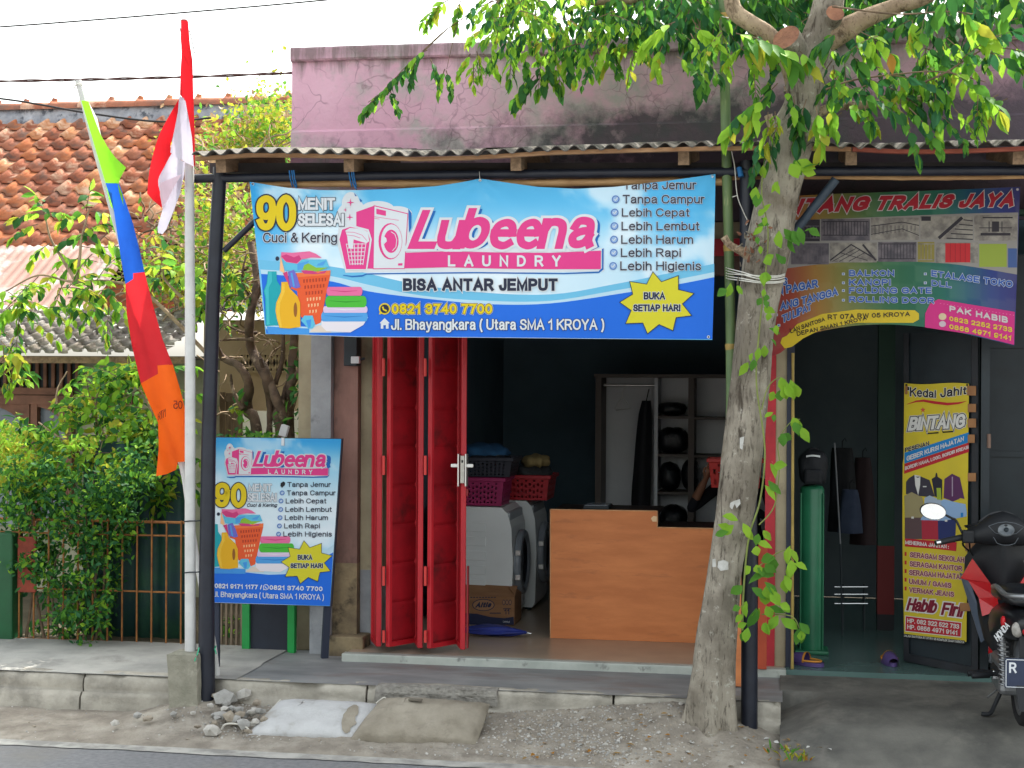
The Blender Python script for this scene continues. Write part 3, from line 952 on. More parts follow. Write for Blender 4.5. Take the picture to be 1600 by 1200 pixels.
while x < XE1 + 1.6:
    w = 0.92
    lift = 0.006 * (k % 2)
    n = int(w / PITCH * 12)
    fwd = R.uniform(-.03, .02)
    def sf(u, v, x=x, w=w, lift=lift, fwd=fwd, t=0.0):
        xx = x + u * w
        y = lerp(CAN_Y0 + fwd, CAN_Y1, v)
        z = edge_z(xx) - .012 + .20 * v + .015 * math.sin(2 * math.pi * (xx - XE0) / PITCH) + lift + t
        return (xx, y, z)
    g.sheet(lambda u, v: sf(u, v), n, 8, M_asb)
    g.sheet(lambda u, v: sf(u, v, t=.006), n, 8, M_asb)
    g.add([sf(i / n, 0) for i in range(n + 1)] + [sf(i / n, 0, t=.006) for i in range(n + 1)],
          [(i, i + 1, n + 2 + i, n + 1 + i) for i in range(n)], M_asb)
    x += w - .075
    k += 1
g.build('roof_sheet', canopy, recalc=False)
def along(px0, px1, yf, Y, w, h, m, name, n=24, **kw):
    gg = MB()
    pts = [at(lerp(px0, px1, i / n), yf(lerp(px0, px1, i / n)), Y) for i in range(n + 1)]
    vs, fs = [], []
    for p in pts:
        vs += [p + Vector((0, -w / 2, -h / 2)), p + Vector((0, w / 2, -h / 2)), p + Vector((0, w / 2, h / 2)), p + Vector((0, -w / 2, h / 2))]
    for i in range(n):
        for k in range(4):
            k2 = (k + 1) % 4
            fs.append((i * 4 + k, i * 4 + k2, i * 4 + 4 + k2, i * 4 + 4 + k))
    fs += [(0, 1, 2, 3), (n * 4 + 3, n * 4 + 2, n * 4 + 1, n * 4)]
    gg.add(vs, fs, m)
    return gg.build(name, canopy, **kw)
ey = lambda px: interp(edge_px, px)
along(306, 1330, lambda p: ey(p) + 9, 8.68, .035, .022, M_wood, 'batten', label='pale timber edge batten')
along(1332, 1800, lambda p: ey(p) + 9 + 3 * math.sin((p - 1332) / 90), 8.68, .035, .022, M_redwood, 'batten', label='reddish timber edge batten')
for px in (345, 545, 806, 1068, 1330, 1592):
    gg = MB()
    p = at(px, ey(px) + 23, 8.74)
    gg.bar(p, (p.x, 9.86, p.z + .19), .062, .075, M_wood2)
    gg.build('rafter', canopy)
def pipe(name, pts, r, m, parent=canopy, seg=12, **kw):
    gg = MB()
    gg.tube(pts, r, m, seg=seg)
    return gg.build(name, parent, **kw)
pipe('beam', [at(304, 279, 8.85), at(700, 273, 8.85), at(1180, 268, 8.85), at(1800, 266, 8.85)], .027, M_pipe)
along(330, 1800, lambda p: 263, 8.98, .05, .06, mat('dark_purlin', S(74, 70, 72), S(56, 54, 56), rough=.8, scale=5), 'purlin')
def bamboo(name, a, b, r, m, parent, nodes=9, **kw):
    a, b = Vector(a), Vector(b)
    gg = MB()
    pts, rr = [], []
    for i in range(nodes * 4 + 1):
        t = i / (nodes * 4)
        pts.append(a.lerp(b, t) + Vector((0, 0, .004 * math.sin(t * 9))))
        rr.append(r * (1.14 if i % 4 == 0 else .98))
    gg.tube(pts, rr, m, seg=10)
    return gg.build(name, parent, **kw)
bamboo('bamboo_rail', at(390, 288, 8.90), at(1135, 284, 8.90), .024, M_bamboo, canopy)
bamboo('bamboo_rail', at(1140, 278, 8.93), at(1760, 276, 8.93), .013, M_bamboo, canopy)
PB = at(323, 1110, 8.79)
pts = [Vector((PB.x, PB.y, -.05)), at(323, 900, 8.81), at(326, 690, 8.83), at(333, 460, 8.86), at(344, 262, 8.86)]
pipe('post', pts, [.052, .046, .044, .043, .042], M_pipe, seg=16, label='leaning black pipe post at the left end')
pipe('brace', [at(350, 392, 8.86), at(398, 346, 8.87), at(440, 300, 8.88)], .018, M_pipe, seg=8)
PR = at(1171, 1146, 8.79)
pipe('post', [Vector((PR.x, PR.y, -.05)), at(1171, 900, 8.79), at(1168, 500, 8.84), at(1168, 252, 8.87)], [.047, .046, .045, .044], M_pipe, seg=16,
     label='black pipe post behind the tree trunk')
pipe('brace', [at(1182, 432, 8.90), at(1255, 345, 8.88), at(1306, 280, 8.86)], .026, mat('blue_grey_steel', S(64, 78, 92), S(52, 64, 78), rough=.5, scale=6), seg=8)
# twine lashings on the beam
for px in (456, 549):
    gg = MB()
    for d in (-4, 0, 3):
        a = at(px + d, 266, 8.815)
        b = at(px + d + 5, 292, 8.865)
        gg.tube([a, a.lerp(b, .5) + Vector((0, -.012, 0)), b], .0045, M_twine, seg=5)
    gg.tube([at(px + 2, 284, 8.86), at(px + 8, 296, 8.85)], .006, M_twine, seg=5)
    gg.build('lashing', canopy)
gg = MB()
gg.tube([at(1155, 262, 8.82), at(1158, 276, 8.81)], .016, M_twine, seg=8)
gg.build('lashing', canopy)

# ------------------------------------------------------------------ signs
def colour_sheet(name, parent, fn, cf, nu, nv, m, back=None, thick=0.0, **props):
    """a printed sheet: fn(u, v) -> canvas point (x, y, z), cf(u, v) -> printed colour (sRGB 0-255)"""
    g = MB()
    g.sheet(fn, nu, nv, m)
    o = g.build(name, parent, recalc=False, **props)
    me = o.data
    ca = me.color_attributes.new('print', 'FLOAT_COLOR', 'POINT')
    k = 0
    for j in range(nv + 1):
        for i in range(nu + 1):
            ca.data[k].color = S(*cf(i / nu, j / nv))
            k += 1
    return o
def print_mat(name, rough=.5, trans=0.0, k=1.0):
    m = bpy.data.materials.new(name)
    m.use_nodes = True
    N, L = m.node_tree.nodes, m.node_tree.links
    bs = N['Principled BSDF']
    bs.inputs['Roughness'].default_value = rough
    bs.inputs['Specular IOR Level'].default_value = .3
    a = N.new('ShaderNodeVertexColor')
    a.layer_name = 'print'
    L.new(a.outputs[0], bs.inputs['Base Color'])
    return m
M_vinyl = print_mat('printed_vinyl')
def mixc(a, b, t):
    t = max(0.0, min(1.0, t))
    return tuple(lerp(p, q, t) for p, q in zip(a, b))
def sstep(a, b, x):
    t = max(0.0, min(1.0, (x - a) / (b - a)))
    return t * t * (3 - 2 * t)

WHITE = ink('white', 218, 224, 230)
PINK = ink('pink', 226, 62, 140)
BLUE = ink('blue', 22, 104, 186)
NAVY = ink('navy', 38, 44, 66)
YEL = ink('yellow', 226, 200, 24)
DEEP = ink('deep_blue', 26, 108, 222)
BAND = ink('band_blue', 110, 190, 228)
PALE = ink('pale_blue', 186, 220, 238)
BULL = ink('bullet_blue', 84, 122, 190)
TEAL = ink('teal', 24, 164, 176)
TEAL2 = ink('teal_light', 60, 186, 196)
YB = ink('bottle_yellow', 232, 176, 30)
YB2 = ink('bottle_yellow_light', 240, 194, 60)
BRN = ink('handle_brown', 150, 92, 36)
ORG = ink('basket_orange', 232, 92, 46)
ORG2 = ink('basket_rim', 240, 120, 66)
ORGD = ink('basket_hole', 176, 60, 36)
CRM = ink('basket_light', 246, 190, 140)
TPINK = ink('towel_pink', 232, 110, 160)
TPINK2 = ink('towel_pink_dark', 206, 60, 124)
TGRN = ink('towel_green', 74, 186, 58)
TGRN2 = ink('towel_green_dark', 48, 150, 44)
TBLU = ink('towel_blue', 80, 160, 226)
TBLU2 = ink('towel_blue_dark', 50, 124, 200)
TWHI = ink('towel_white', 232, 226, 234)
TLIL = ink('towel_lilac', 220, 196, 228)
LBL = ink('cap_blue', 96, 190, 224)
LILA = ink('cloth_lilac', 112, 108, 200)
LIME = ink('cloth_lime', 140, 190, 60)
SAND = ink('sand', 222, 208, 196)
HBLU = ink('shelf_blue', 66, 150, 226)

def draw_logo(P, T, big=True):
    cloud = []
    for cx, cy, rx, ry in ((548, 318, 14, 18), (542, 338, 16, 20), (556, 330, 14, 18), (590, 326, 26, 12), (620, 334, 24, 12)):
        P.ring(cx, cy, rx, ry, WHITE, .6, T)
    P.poly([(530, 350), (560, 326), (584, 316), (641, 330), (640, 424), (540, 426), (526, 378)], WHITE, .7, T=T)
    P.poly([(634, 388), (944, 388), (944, 424), (634, 428)], WHITE, .7, T=T)
    for cx, cy, r in ((547.5, 316.5, 6.2), (539.5, 328, 3.2), (546.5, 339.5, 5.6)):
        pts = []
        for k in range(8):
            a = math.pi / 4 * k
            q = r if k % 2 == 0 else r * .24
            pts.append((cx + q * math.cos(a), cy + q * 1.05 * math.sin(a)))
        P.poly(pts, PINK, 1.6, T=T)
    if big:
        P.poly([(553, 301), (557.5, 306.5), (555, 306.5)], BLUE, 1.6, T=T)
        P.poly([(562, 310), (566, 314), (563, 316)], BLUE, 1.6, T=T)
    # washing machine
    P.poly([(556.7, 331.2), (584.5, 321.5), (582.6, 419.7), (573, 419.7), (575.5, 362), (569.5, 357.5), (556.7, 353)], PINK, 1.5, T=T)
    P.poly([(584, 320.6), (637.8, 333.4), (632.4, 420.2), (582.4, 420.4)], PINK, 1.5, T=T)
    P.poly([(585.2, 322.4), (636.6, 334.6), (631.4, 419), (583.8, 419.2)], WHITE, 1.9, T=T)
    P.poly([(588, 326), (603, 329.4), (603, 337.4), (588, 334.4)], PINK, 2.2, T=T)
    P.line([(585, 338.6), (605, 341.6), (623, 344.2)], .7, PINK, 2.2, T)
    P.line([(585, 341), (593, 342.4)], .7, PINK, 2.2, T)
    P.ring(610, 377, 18.6, 28.4, PINK, 2.2, T)
    P.ring(611.6, 377, 16.4, 26.6, WHITE, 2.5, T)
    P.ring(611.2, 377, 11.6, 18.2, PINK, 2.8, T)
    P.poly([(598, 368), (603.5, 372), (604.5, 377), (600.5, 381), (596, 380)], WHITE, 3.1, T=T)
    P.line([(611, 362), (617, 366), (620, 375), (618.6, 386), (613, 392)], 1.1, WHITE, 3.1, T)
    P.poly([(622, 411.6), (629, 411.2), (628.8, 414.8), (622, 415)], PINK, 2.2, T=T)
    # basket
    P.poly([(528, 373), (532, 357), (547, 351.5), (563, 355), (576, 358.5), (581, 374), (573.6, 422.5), (539, 422.5)], WHITE, 2.3, T=T)
    P.poly([(530.4, 374), (534.5, 359), (547, 354.5), (562, 357.5), (574, 361), (578, 374), (571.7, 420.5), (541, 420.5)], PINK, 2.6, T=T)
    P.poly([(539.5, 360.5), (547, 356), (563.5, 357.5), (574.7, 362), (577, 377), (572.5, 380), (552.5, 374), (551.5, 389), (544.7, 387.5), (542.5, 369.5)], WHITE, 2.9, T=T)
    P.line([(540, 362.5), (553, 363), (566, 367.5), (573, 376)], .7, PINK, 3.2, T)
    P.line([(541, 367), (553, 368.5), (563, 372)], .7, PINK, 3.2, T)
    for k in range(6):
        t = k / 5
        P.line([(lerp(541 + t * 31, 543 + t * 27, 0), 379.5 + (1 - t) * 1.2), (547 + t * 20, 414)], 1.1, WHITE, 2.9, T)
    for k in range(6):
        yy = 381 + k * 6.2
        P.line([(541.5 + k * 1.3, yy + .5), (572 - k * 1.0, yy)], 1.1, WHITE, 2.9, T)
    # ground line, bar, name
    P.line([(536, 430), (550, 432), (566, 431), (573, 428), (632, 427.2), (740, 426), (880, 427.5), (936, 425.4)], [1, 2, 2.2, 2, 2, 2, 2, 2.4], BLUE, 1.4, T)
    P.poly([(936, 426.6), (936, 423), (940.5, 419), (940.5, 389), (943.2, 388), (943, 421)], BLUE, 1.4, T=T)
    P.poly([(631.6, 395), (700, 392.6), (780, 394.5), (860, 395), (939, 391.6), (938.6, 420.5), (860, 420.6), (780, 419.8), (700, 417.6), (631, 419.4)], PINK, 1.6, T=T)
    P.text('LAUNDRY', (700, 399, 876, 416.4), WHITE, 2.4, bold=.03, space=3.2, T=T)
    P.poly([(638, 326), (643, 333), (642.6, 356), (639, 364)], BLUE, 1.5, T=T)
    for ch, x0, x1, xt0, xt1, y0, y1 in (('L', 637, 678, 661, 702, 328, 389), ('u', 679, 719, 693, 733, 330.5, 389.5), ('b', 713, 756, 733, 776, 325, 388.5), ('e', 762, 802, 773, 813, 329, 389.5),
                                         ('e', 804, 841, 815, 852, 328.5, 389.5), ('n', 838, 879, 852, 893, 327, 389), ('a', 885, 925, 897, 937, 325, 388)):
        P.text(ch, [(xt0, y0), (xt1, y0), (x1, y1), (x0, y1)], PINK, 2.6, bold=.030, T=T, outline=[(WHITE, .05)], shadow=(BLUE, 8, 1.5, .0) if ch in 'Lba' else None)

def draw_picture(P, T0):
    def T(x, y):
        return T0(390 + x / 7.5, 380 + y / 7.5)
    P.poly([(180, 960), (700, 980), (860, 900), (1390, 870), (1330, 960), (1180, 1045), (700, 1050), (200, 1010)], PALE, .8, T=T)
    P.poly([(200, 975), (700, 1000), (700, 1070), (215, 1065)], HBLU, .9, T=T)
    P.poly([(215, 330), (315, 330), (320, 440), (365, 510), (380, 600), (340, 960), (190, 972), (182, 640), (163, 560), (200, 470)], TEAL, 1.3, T=T)
    P.poly([(222, 335), (260, 335), (262, 450), (225, 520), (225, 640), (235, 950), (200, 960), (194, 640), (175, 560), (208, 470)], TEAL2, 1.5, T=T)
    P.poly([(362, 140), (410, 330), (400, 350), (352, 320)], CRM, 1.2, T=T)
    P.ring(325, 180, 22, 26, NAVY, 1.3, T)
    P.poly([(540, 350), (945, 320), (944, 380), (905, 560), (832, 930), (780, 955), (660, 900), (600, 860), (555, 560), (480, 530), (520, 400)], ORG, 1.4, T=T)
    P.poly([(552, 350), (948, 318), (944, 372), (560, 398)], ORG2, 1.7, T=T)
    for r_ in range(6):
        for c in range(8 - r_):
            x = 628 + c * 36 + r_ * 14
            y = 425 + r_ * 72 - c * 3
            if x < 905 - r_ * 18:
                P.poly([(x, y), (x + 18, y - 2), (x + 17, y + 38 - r_ * 2), (x + 2, y + 40)], ORGD if r_ < 3 else CRM, 1.8, T=T)
    P.poly([(380, 180), (600, 190), (900, 190), (935, 285), (760, 330), (600, 330), (420, 320)], LBL, 1.8, T=T)
    P.poly([(560, 240), (700, 205), (640, 300), (560, 320)], TBLU, 2.0, T=T)
    P.poly([(800, 240), (900, 200), (860, 262), (790, 262)], TBLU, 2.0, T=T)
    P.poly([(640, 255), (690, 235), (780, 285), (915, 285), (800, 330), (620, 312)], LIME, 2.1, T=T)
    P.poly([(600, 320), (720, 312), (800, 350), (905, 318), (880, 352), (760, 362), (640, 358)], TPINK2, 2.0, T=T)
    P.poly([(370, 105), (500, 112), (700, 95), (780, 125), (845, 172), (720, 168), (610, 190), (560, 240), (430, 222), (370, 165)], TPINK, 2.2, T=T)
    P.poly([(372, 150), (430, 130), (520, 165), (580, 140), (605, 185), (550, 236), (430, 215)], TPINK2, 2.4, T=T)
    P.poly([(450, 335), (520, 310), (560, 400), (595, 515), (545, 530), (470, 505)], LILA, 2.3, T=T)
    P.line([(480, 350), (520, 510)], 2.2, TBLU, 2.5, None if T is None else None) if False else None
    P.poly([(480, 350), (500, 345), (530, 505), (510, 510)], TBLU, 2.5, T=T)
    P.poly([(390, 350), (440, 330), (470, 505), (430, 430)], TPINK2, 2.2, T=T)
    P.poly([(372, 455), (445, 452), (472, 530), (560, 620), (592, 700), (596, 980), (470, 1000), (350, 992), (318, 880), (303, 790), (312, 700), (368, 570)], YB, 2.6, T=T)
    P.poly([(382, 470), (410, 470), (412, 570), (360, 700), (352, 800), (380, 985), (356, 985), (326, 880), (312, 790), (322, 700), (374, 575)], YB2, 2.8, T=T)
    P.ring(537, 780, 21, 86, BRN, 2.9, T)
    P.poly([(600, 905), (640, 848), (740, 848), (767, 950), (740, 995), (690, 1003)], LBL, 2.6, T=T)
    P.poly([(660, 905), (720, 890), (715, 985), (690, 995)], HBLU, 2.8, T=T)
    P.poly([(700, 1040), (790, 965), (860, 960), (960, 1045)], SAND, 1.6, T=T)
    def towel(x0, y0, x1, y1, m, m2, lay):
        r = (y1 - y0) / 2
        pts = []
        for k in range(9):
            a = math.pi / 2 + math.pi * k / 8
            pts.append((x0 + r * .5 + r * .5 * math.cos(a), (y0 + y1) / 2 - r * math.sin(a)))
        for k in range(9):
            a = -math.pi / 2 + math.pi * k / 8
            pts.append((x1 - r * .5 + r * .5 * math.cos(a), (y0 + y1) / 2 - r * math.sin(a)))
        P.poly(pts, m, lay, T=T)
        P.line([T(x0 + 40, (y0 + y1) / 2 - 12), T(lerp(x0, x1, .5), (y0 + y1) / 2 + 4), T(x1 - 60, (y0 + y1) / 2 - 8)], [.4, 1.6, .5], m2, lay + .2)
    P.poly([(848, 905), (1000, 890), (1390, 868), (1330, 960), (1180, 1045), (900, 1030), (840, 970)], TWHI, 1.8, T=T)
    towel(838, 805, 1385, 918, TBLU, TBLU2, 2.0)
    towel(862, 738, 1382, 815, TLIL, TWHI, 2.2)
    towel(888, 618, 1372, 752, TGRN, TGRN2, 2.4)
    towel(902, 512, 1322, 615, TPINK, TPINK2, 2.6)

def draw_burst(P, T):
    star = [(1180, 655), (1235, 720), (1345, 680), (1345, 770), (1445, 795), (1370, 862), (1430, 938), (1330, 950), (1310, 1035), (1220, 995),
            (1145, 1055), (1115, 985), (1003, 990), (1040, 905), (965, 852), (1050, 800), (1030, 718), (1140, 735)]
    pts = [(740 + x / 4.2105, 270 + y / 4.2105) for x, y in star]
    cx, cy = sum(p[0] for p in pts) / len(pts), sum(p[1] for p in pts) / len(pts)
    big = [(cx + (x - cx) * 1.035, cy + (y - cy) * 1.04) for x, y in pts]
    P.poly(big, NAVY, 3.0, T=T)
    P.poly(pts, ink('burst_yellow', 214, 206, 44), 3.3, T=T)
    P.text('BUKA', (1006, 456.5, 1039, 468), NAVY, 4.2, bold=.045, outline=[(WHITE, .045)], T=T)
    P.text('SETIAP HARI', (989.5, 475.5, 1063, 486.5), NAVY, 4.2, bold=.05, outline=[(WHITE, .045)], T=T)

def chat_icon(P, cx, cy, r, m, m2, lay=2.5):
    P.ring(cx, cy, r, r, m, lay)
    P.ring(cx, cy, r * .76, r * .76, m2, lay + .3)
    P.poly([(cx - r, cy + r), (cx - r * .7, cy + r * .1), (cx - r * .1, cy + r * .75)], m, lay)
    P.line([(cx - r * .36, cy - r * .36), (cx - r * .2, cy + r * .1), (cx + r * .36, cy + r * .38)], r * .28, m, lay + .6)

# ---- the big banner under the canopy
BY = 8.80
top_c = [(386, 285), (390, 284), (420, 289), (450, 293.5), (500, 297), (560, 297), (620, 295), (680, 291), (720, 285), (750, 279), (790, 285), (840, 292),
         (900, 295), (960, 292), (1040, 283), (1118, 272)]
bot_c = [(415, 522), (470, 523), (560, 526.5), (700, 527), (900, 529), (1114, 531)]
def b_ripple(x, y):
    w = .012 * math.sin(x / 47.0 + y / 90.0) + .010 * math.sin(x / 23.0 - y / 60.0 + 1.3)
    dx, dy = x - 750, y - 279
    a = math.atan2(dy, dx)
    w += .007 * math.sin(a * 7) * math.exp(-math.hypot(dx, dy) / 130.0)
    dx, dy = x - 390, y - 284
    w += .006 * math.sin(math.atan2(dy, dx + 1) * 8) * math.exp(-math.hypot(dx, dy) / 90.0)
    dx, dy = x - 1118, y - 272
    w += .006 * math.sin(math.atan2(dy, dx - 1) * 8) * math.exp(-math.hypot(dx, dy) / 90.0)
    return w - .02 * math.sin(math.pi * max(0, min(1, (y - 280) / 250)))
def b_surf(x, y, layer=0):
    return at(x, y, BY + b_ripple(x, y) - layer * .0022)
def b_uv(u, v):
    xt, xb = lerp(390, 1118, u), lerp(415, 1113, u)
    return (lerp(xt, xb, v), lerp(interp(top_c, xt), interp(bot_c, xb), v))
def b_col(u, v):
    x, y = b_uv(u, v)
    c = mixc((92, 184, 230), (214, 231, 241), sstep(300, 400, y) * (1 - .55 * abs(u - .45)))
    c = mixc((46, 160, 224), c, sstep(0, .16, u) * .8 + sstep(310, 430, y) * .5)
    c = mixc(c, (76, 178, 232), sstep(.80, .95, u) * .75)
    n = fbm(x / 70, y / 60, 51)
    return mixc(c, (232, 240, 246), sstep(.5, .68, n) * .75)
banner = thing('shop_banner', 'wide blue laundry banner with pink washing machine logo hung below the canopy edge', 'banner', at(752, 528, BY))
colour_sheet('cloth', banner, lambda u, v: b_surf(*b_uv(u, v)), b_col, 120, 48, M_vinyl)
P = Print(b_surf, 9)
ID = lambda x, y: (x, y)
low = lambda x: interp(bot_c, x) - .6
lx = lambda y: lerp(390, 415, (y - 284) / 238.0) + .8
rx_ = lambda y: lerp(1118, 1113, (y - 272) / 259.0) - .8
# light band, white edge, deep blue ground
def sweep(top, m, lay, x0=None, x1=None):
    xs = [p[0] for p in top]
    P.poly(list(top) + [(p[0], low(p[0]) if p[0] > 416 else low(416)) for p in reversed(top)], m, lay, step=9)
tb = smooth_path([(405, 406), (440, 409), (500, 414), (560, 424), (640, 442), (740, 456), (860, 460), (960, 444), (1040, 428), (1116, 412)], 5)
tw = smooth_path([(407, 421), (450, 424), (520, 432), (580, 446), (660, 462), (760, 470), (860, 470), (960, 454), (1040, 440), (1116, 425)], 5)
td = smooth_path([(408, 428), (450, 431), (520, 440), (575, 455), (660, 466), (760, 475), (860, 474), (980, 457), (1060, 444), (1116, 433)], 5)
def band_poly(a, b, m, lay):
    P.poly(list(a) + list(reversed(b)), m, lay, step=9)
band_poly(tb, tw, BAND, .3)
band_poly(tw, td, PALE, .35)
xs_end = [(1113, 530), (1000, 529.4), (900, 528.4), (700, 526.4), (560, 525.8), (470, 522.4), (416, 521.4)]
P.poly(list(td) + xs_end, DEEP, .35, step=9)
P.build('background_print', banner)
draw_picture(P, ID)
P.build('laundry_picture', banner)
draw_logo(P, ID)
P.build('logo', banner)
M_black_ink = ink('black', 30, 32, 40)
P.text('9', (402, 305, 430, 360), YEL, 3, bold=.040, outline=[(NAVY, .030)])
P.text('0', (433, 304, 461, 361), YEL, 3, bold=.040, outline=[(NAVY, .030)])
P.text('MENIT', (466, 309, 523, 328), WHITE, 3, bold=.05, outline=[(NAVY, .035)])
P.text('SELESAI', (466, 333.5, 537, 353), WHITE, 3, bold=.05, outline=[(NAVY, .035)])
P.text('Cuci & Kering', (411, 363.5, 526.5, 379), NAVY, 3, bold=.008, outline=[(WHITE, .04)])
P.text('BISA ANTAR JEMPUT', (630, 435, 871, 454.5), NAVY, 3, bold=.05, outline=[(WHITE, .05)])
P.text('0821 3740 7700', (612, 474.5, 769, 490.5), YEL, 3, bold=.04, outline=[(M_black_ink, .035), (WHITE, .065)])
chat_icon(P, 601, 482.5, 9, YEL, NAVY)
P.poly([(593, 505), (601, 497), (609, 505), (607, 505), (607, 513.5), (603, 513.5), (603, 508), (599, 508), (599, 513.5), (595, 513.5), (595, 505)], WHITE, 3)
P.text('Jl. Bhayangkara ( Utara SMA 1 KROYA )', (611, 498.5, 944, 515.5), WHITE, 3, bold=.02, outline=[(NAVY, .03)])
rows = [('Tanpa Jemur', 974, 1088, 282, 296), ('Tanpa Campur', 973, 1101, 304.5, 318), ('Lebih Cepat', 971.5, 1077.5, 325.5, 338.5), ('Lebih Lembut', 971, 1093, 346.5, 360),
        ('Lebih Harum', 970.5, 1083, 367.5, 381), ('Lebih Rapi', 970, 1064, 388, 401.5), ('Lebih Higienis', 969, 1095.5, 408.5, 422.5)]
for i, (t, a, b, c, d) in enumerate(rows):
    clip = ((955, 291.5), (1118, 277)) if i == 0 else None
    P.text(t, (a, c, b, d), NAVY, 3, bold=.010, outline=[(WHITE, .03)], clip=clip)
    if i:
        cy = (c + d) / 2
        cx = a - 11
        P.ring(cx, cy, 6, 6, BULL, 2.5)
        P.ring(cx, cy, 4.4, 4.4, ink('bullet_light', 150, 182, 224), 2.7)
        P.line([(cx - 2.6, cy - .3), (cx - .6, cy + 2), (cx + 2.8, cy - 2.4)], 1.5, WHITE, 3)
P.build('lettering', banner)
draw_burst(P, ID)
P.build('starburst', banner)
for gx, gy in ((750, 281.5), (1107, 526.5), (395, 287.5), (1113, 275.5)):
    P.ring(gx, gy, 2.4, 2.4, WHITE, 1.0, n=14)
    P.ring(gx, gy, 1.3, 1.3, M_black_ink, 1.3, n=12)
P.build('grommet', banner)
gg = MB()
gg.tube([at(750, 281, 8.79), at(749, 268, 8.82)], .002, mat('white_string', S(210, 208, 200), rough=.8), seg=4)
gg.build('tie', banner)

# ---- sign board on the pavement
SYL, SYR = 9.20, 9.62
def s_Y(x):
    return lerp(SYL, SYR, (x - 331) / 185.0)
def s_surf(x, y, layer=0):
    return at(x, y, s_Y(x) - layer * .0020 - .004)
board = thing('sign_board', 'upright blue laundry sign board on a dark leg beside the black post', 'sign', onz(508, 1027, PAVE_Z))
def s_uv(u, v):
    return (lerp(lerp(334, 533, u), lerp(330.5, 515.5, u), v), lerp(lerp(683.5, 686, u), lerp(941.5, 947, u), v))
def s_col(u, v):
    x, y = s_uv(u, v)
    c = mixc((48, 160, 226), (150, 208, 236), sstep(0, .16, v))
    c = mixc(c, (212, 230, 240), sstep(.14, .42, v))
    c = mixc(c, (110, 190, 234), sstep(.55, .8, v) * sstep(.4, 1, u))
    n = fbm(x / 34, y / 34, 57)
    return mixc(c, (228, 238, 246), sstep(.5, .68, n) * .6)
gg = MB()
M_ply = mat('board_edge_dark', S(44, 50, 66), rough=.6)
cs = [s_uv(0, 0), s_uv(1, 0), s_uv(1, 1), s_uv(0, 1)]
cs = [(x + dx, y + dy) for (x, y), (dx, dy) in zip(cs, ((-.6, -.6), (1.8, -.6), (1.8, .8), (-.6, .8)))]
gg.plate([at(x, y, s_Y(x)) for x, y in cs], .03, M_ply, (0, 1, 0))
gg.build('panel', board)
colour_sheet('print_sheet', board, lambda u, v: s_surf(*s_uv(u, v)), s_col, 40, 50, M_vinyl)
P = Print(s_surf, 20)
P.poly([(330.8, 889), (370, 893), (420, 898), (450, 897), (480, 886), (505, 872), (520.5, 863), (515.4, 946.6), (330.8, 941)], DEEP, .4)
P.poly([(330.8, 882), (370, 887), (420, 893), (450, 891), (480, 878), (505, 862), (521, 851), (520.5, 863), (505, 872), (480, 886), (450, 897), (420, 898), (370, 893), (330.8, 889)], PALE, .4)
P.build('background_print', board)
draw_picture(P, lambda x, y: (max(331.5, 339 + (x - 430.5) * .846), 832 + (y - 440.6) * .786))
P.build('laundry_picture', board)
draw_logo(P, lambda x, y: (352 + (x - 530) * .393, 701.5 + (y - 321.5) * .403 + (x - 530) * .004), big=False)
P.build('logo', board)
P.text('9', (336, 754, 358.5, 792.5), YEL, 3, bold=.040, outline=[(NAVY, .030)])
P.text('0', (361.5, 754.5, 384, 793.5), YEL, 3, bold=.040, outline=[(NAVY, .030)])
P.text('MENIT', (388.5, 756, 424.5, 768), WHITE, 3, bold=.04, outline=[(NAVY, .02)])
P.text('SELESAI', (387, 770.5, 432, 784), WHITE, 3, bold=.04, outline=[(NAVY, .02)])
P.text('Cuci & Kering', (385.5, 786.5, 432.5, 792), NAVY, 3, bold=.02, shear=.25)
srows = [('Tanpa Jemur', 449, 517), ('Tanpa Campur', 448.3, 524.5), ('Lebih Cepat', 446.5, 510), ('Lebih Lembut', 446, 518.5), ('Lebih Harum', 445, 512.5),
         ('Lebih Rapi', 444, 500), ('Lebih Higienis', 442.7, 518.7)]
for i, (t, a, b) in enumerate(srows):
    d = 670 + (390, 446, 500, 557, 612, 667, 722)[i] / 4.2875
    P.text(t, (a, d - 7.8, b, d), NAVY, 3, bold=.012)
    cx, cy = a - 7.4, d - 3.8
    if i == 0:
        P.poly([(cx - 3, cy - 2), (cx + 1, cy - 5), (cx + 4, cy - 3), (cx + 3.4, cy + 1), (cx - 1, cy + 5), (cx - 3.4, cy + 2)], M_black_ink, 3)
    else:
        P.ring(cx, cy, 3.8, 3.8, BULL, 2.5, n=16)
        P.ring(cx, cy, 2.5, 2.5, ink('bullet_light', 150, 182, 224), 2.7, n=14)
        P.line([(cx - 1.6, cy - .2), (cx - .4, cy + 1.3), (cx + 1.9, cy - 1.6)], .9, WHITE, 3)
P.text('0821 9171 1177 /', [(335.5, 911.5), (409.5, 914), (409.5, 921), (335.5, 919)], WHITE, 3, bold=.035)
chat_icon(P, 415.5, 917.5, 4.6, WHITE, DEEP)
chat_icon(P, 330.5 + 2.4, 915, 2.2, WHITE, DEEP)
P.text('0821 3740 7700', [(421, 914.2), (504, 916.6), (504, 923.8), (421, 921.4)], WHITE, 3, bold=.035)
P.text('Jl. Bhayangkara ( Utara SMA 1 KROYA )', [(333.5, 924), (506, 928.5), (506, 937.5), (333.5, 932.5)], WHITE, 3, bold=.012)
P.build('lettering', board)
draw_burst(P, lambda x, y: (440 + (x - 969.2) * .687, 845.4 + (y - 425.6) * .695))
P.build('starburst', board)
gg = MB()
pl = onz(507, 1028, PAVE_Z)
a = at(512, 940, s_Y(512) + .03)
gg.bar((pl.x, pl.y, PAVE_Z), a, .045, .03, M_ply)
gg.build('leg', board)
gg = MB()
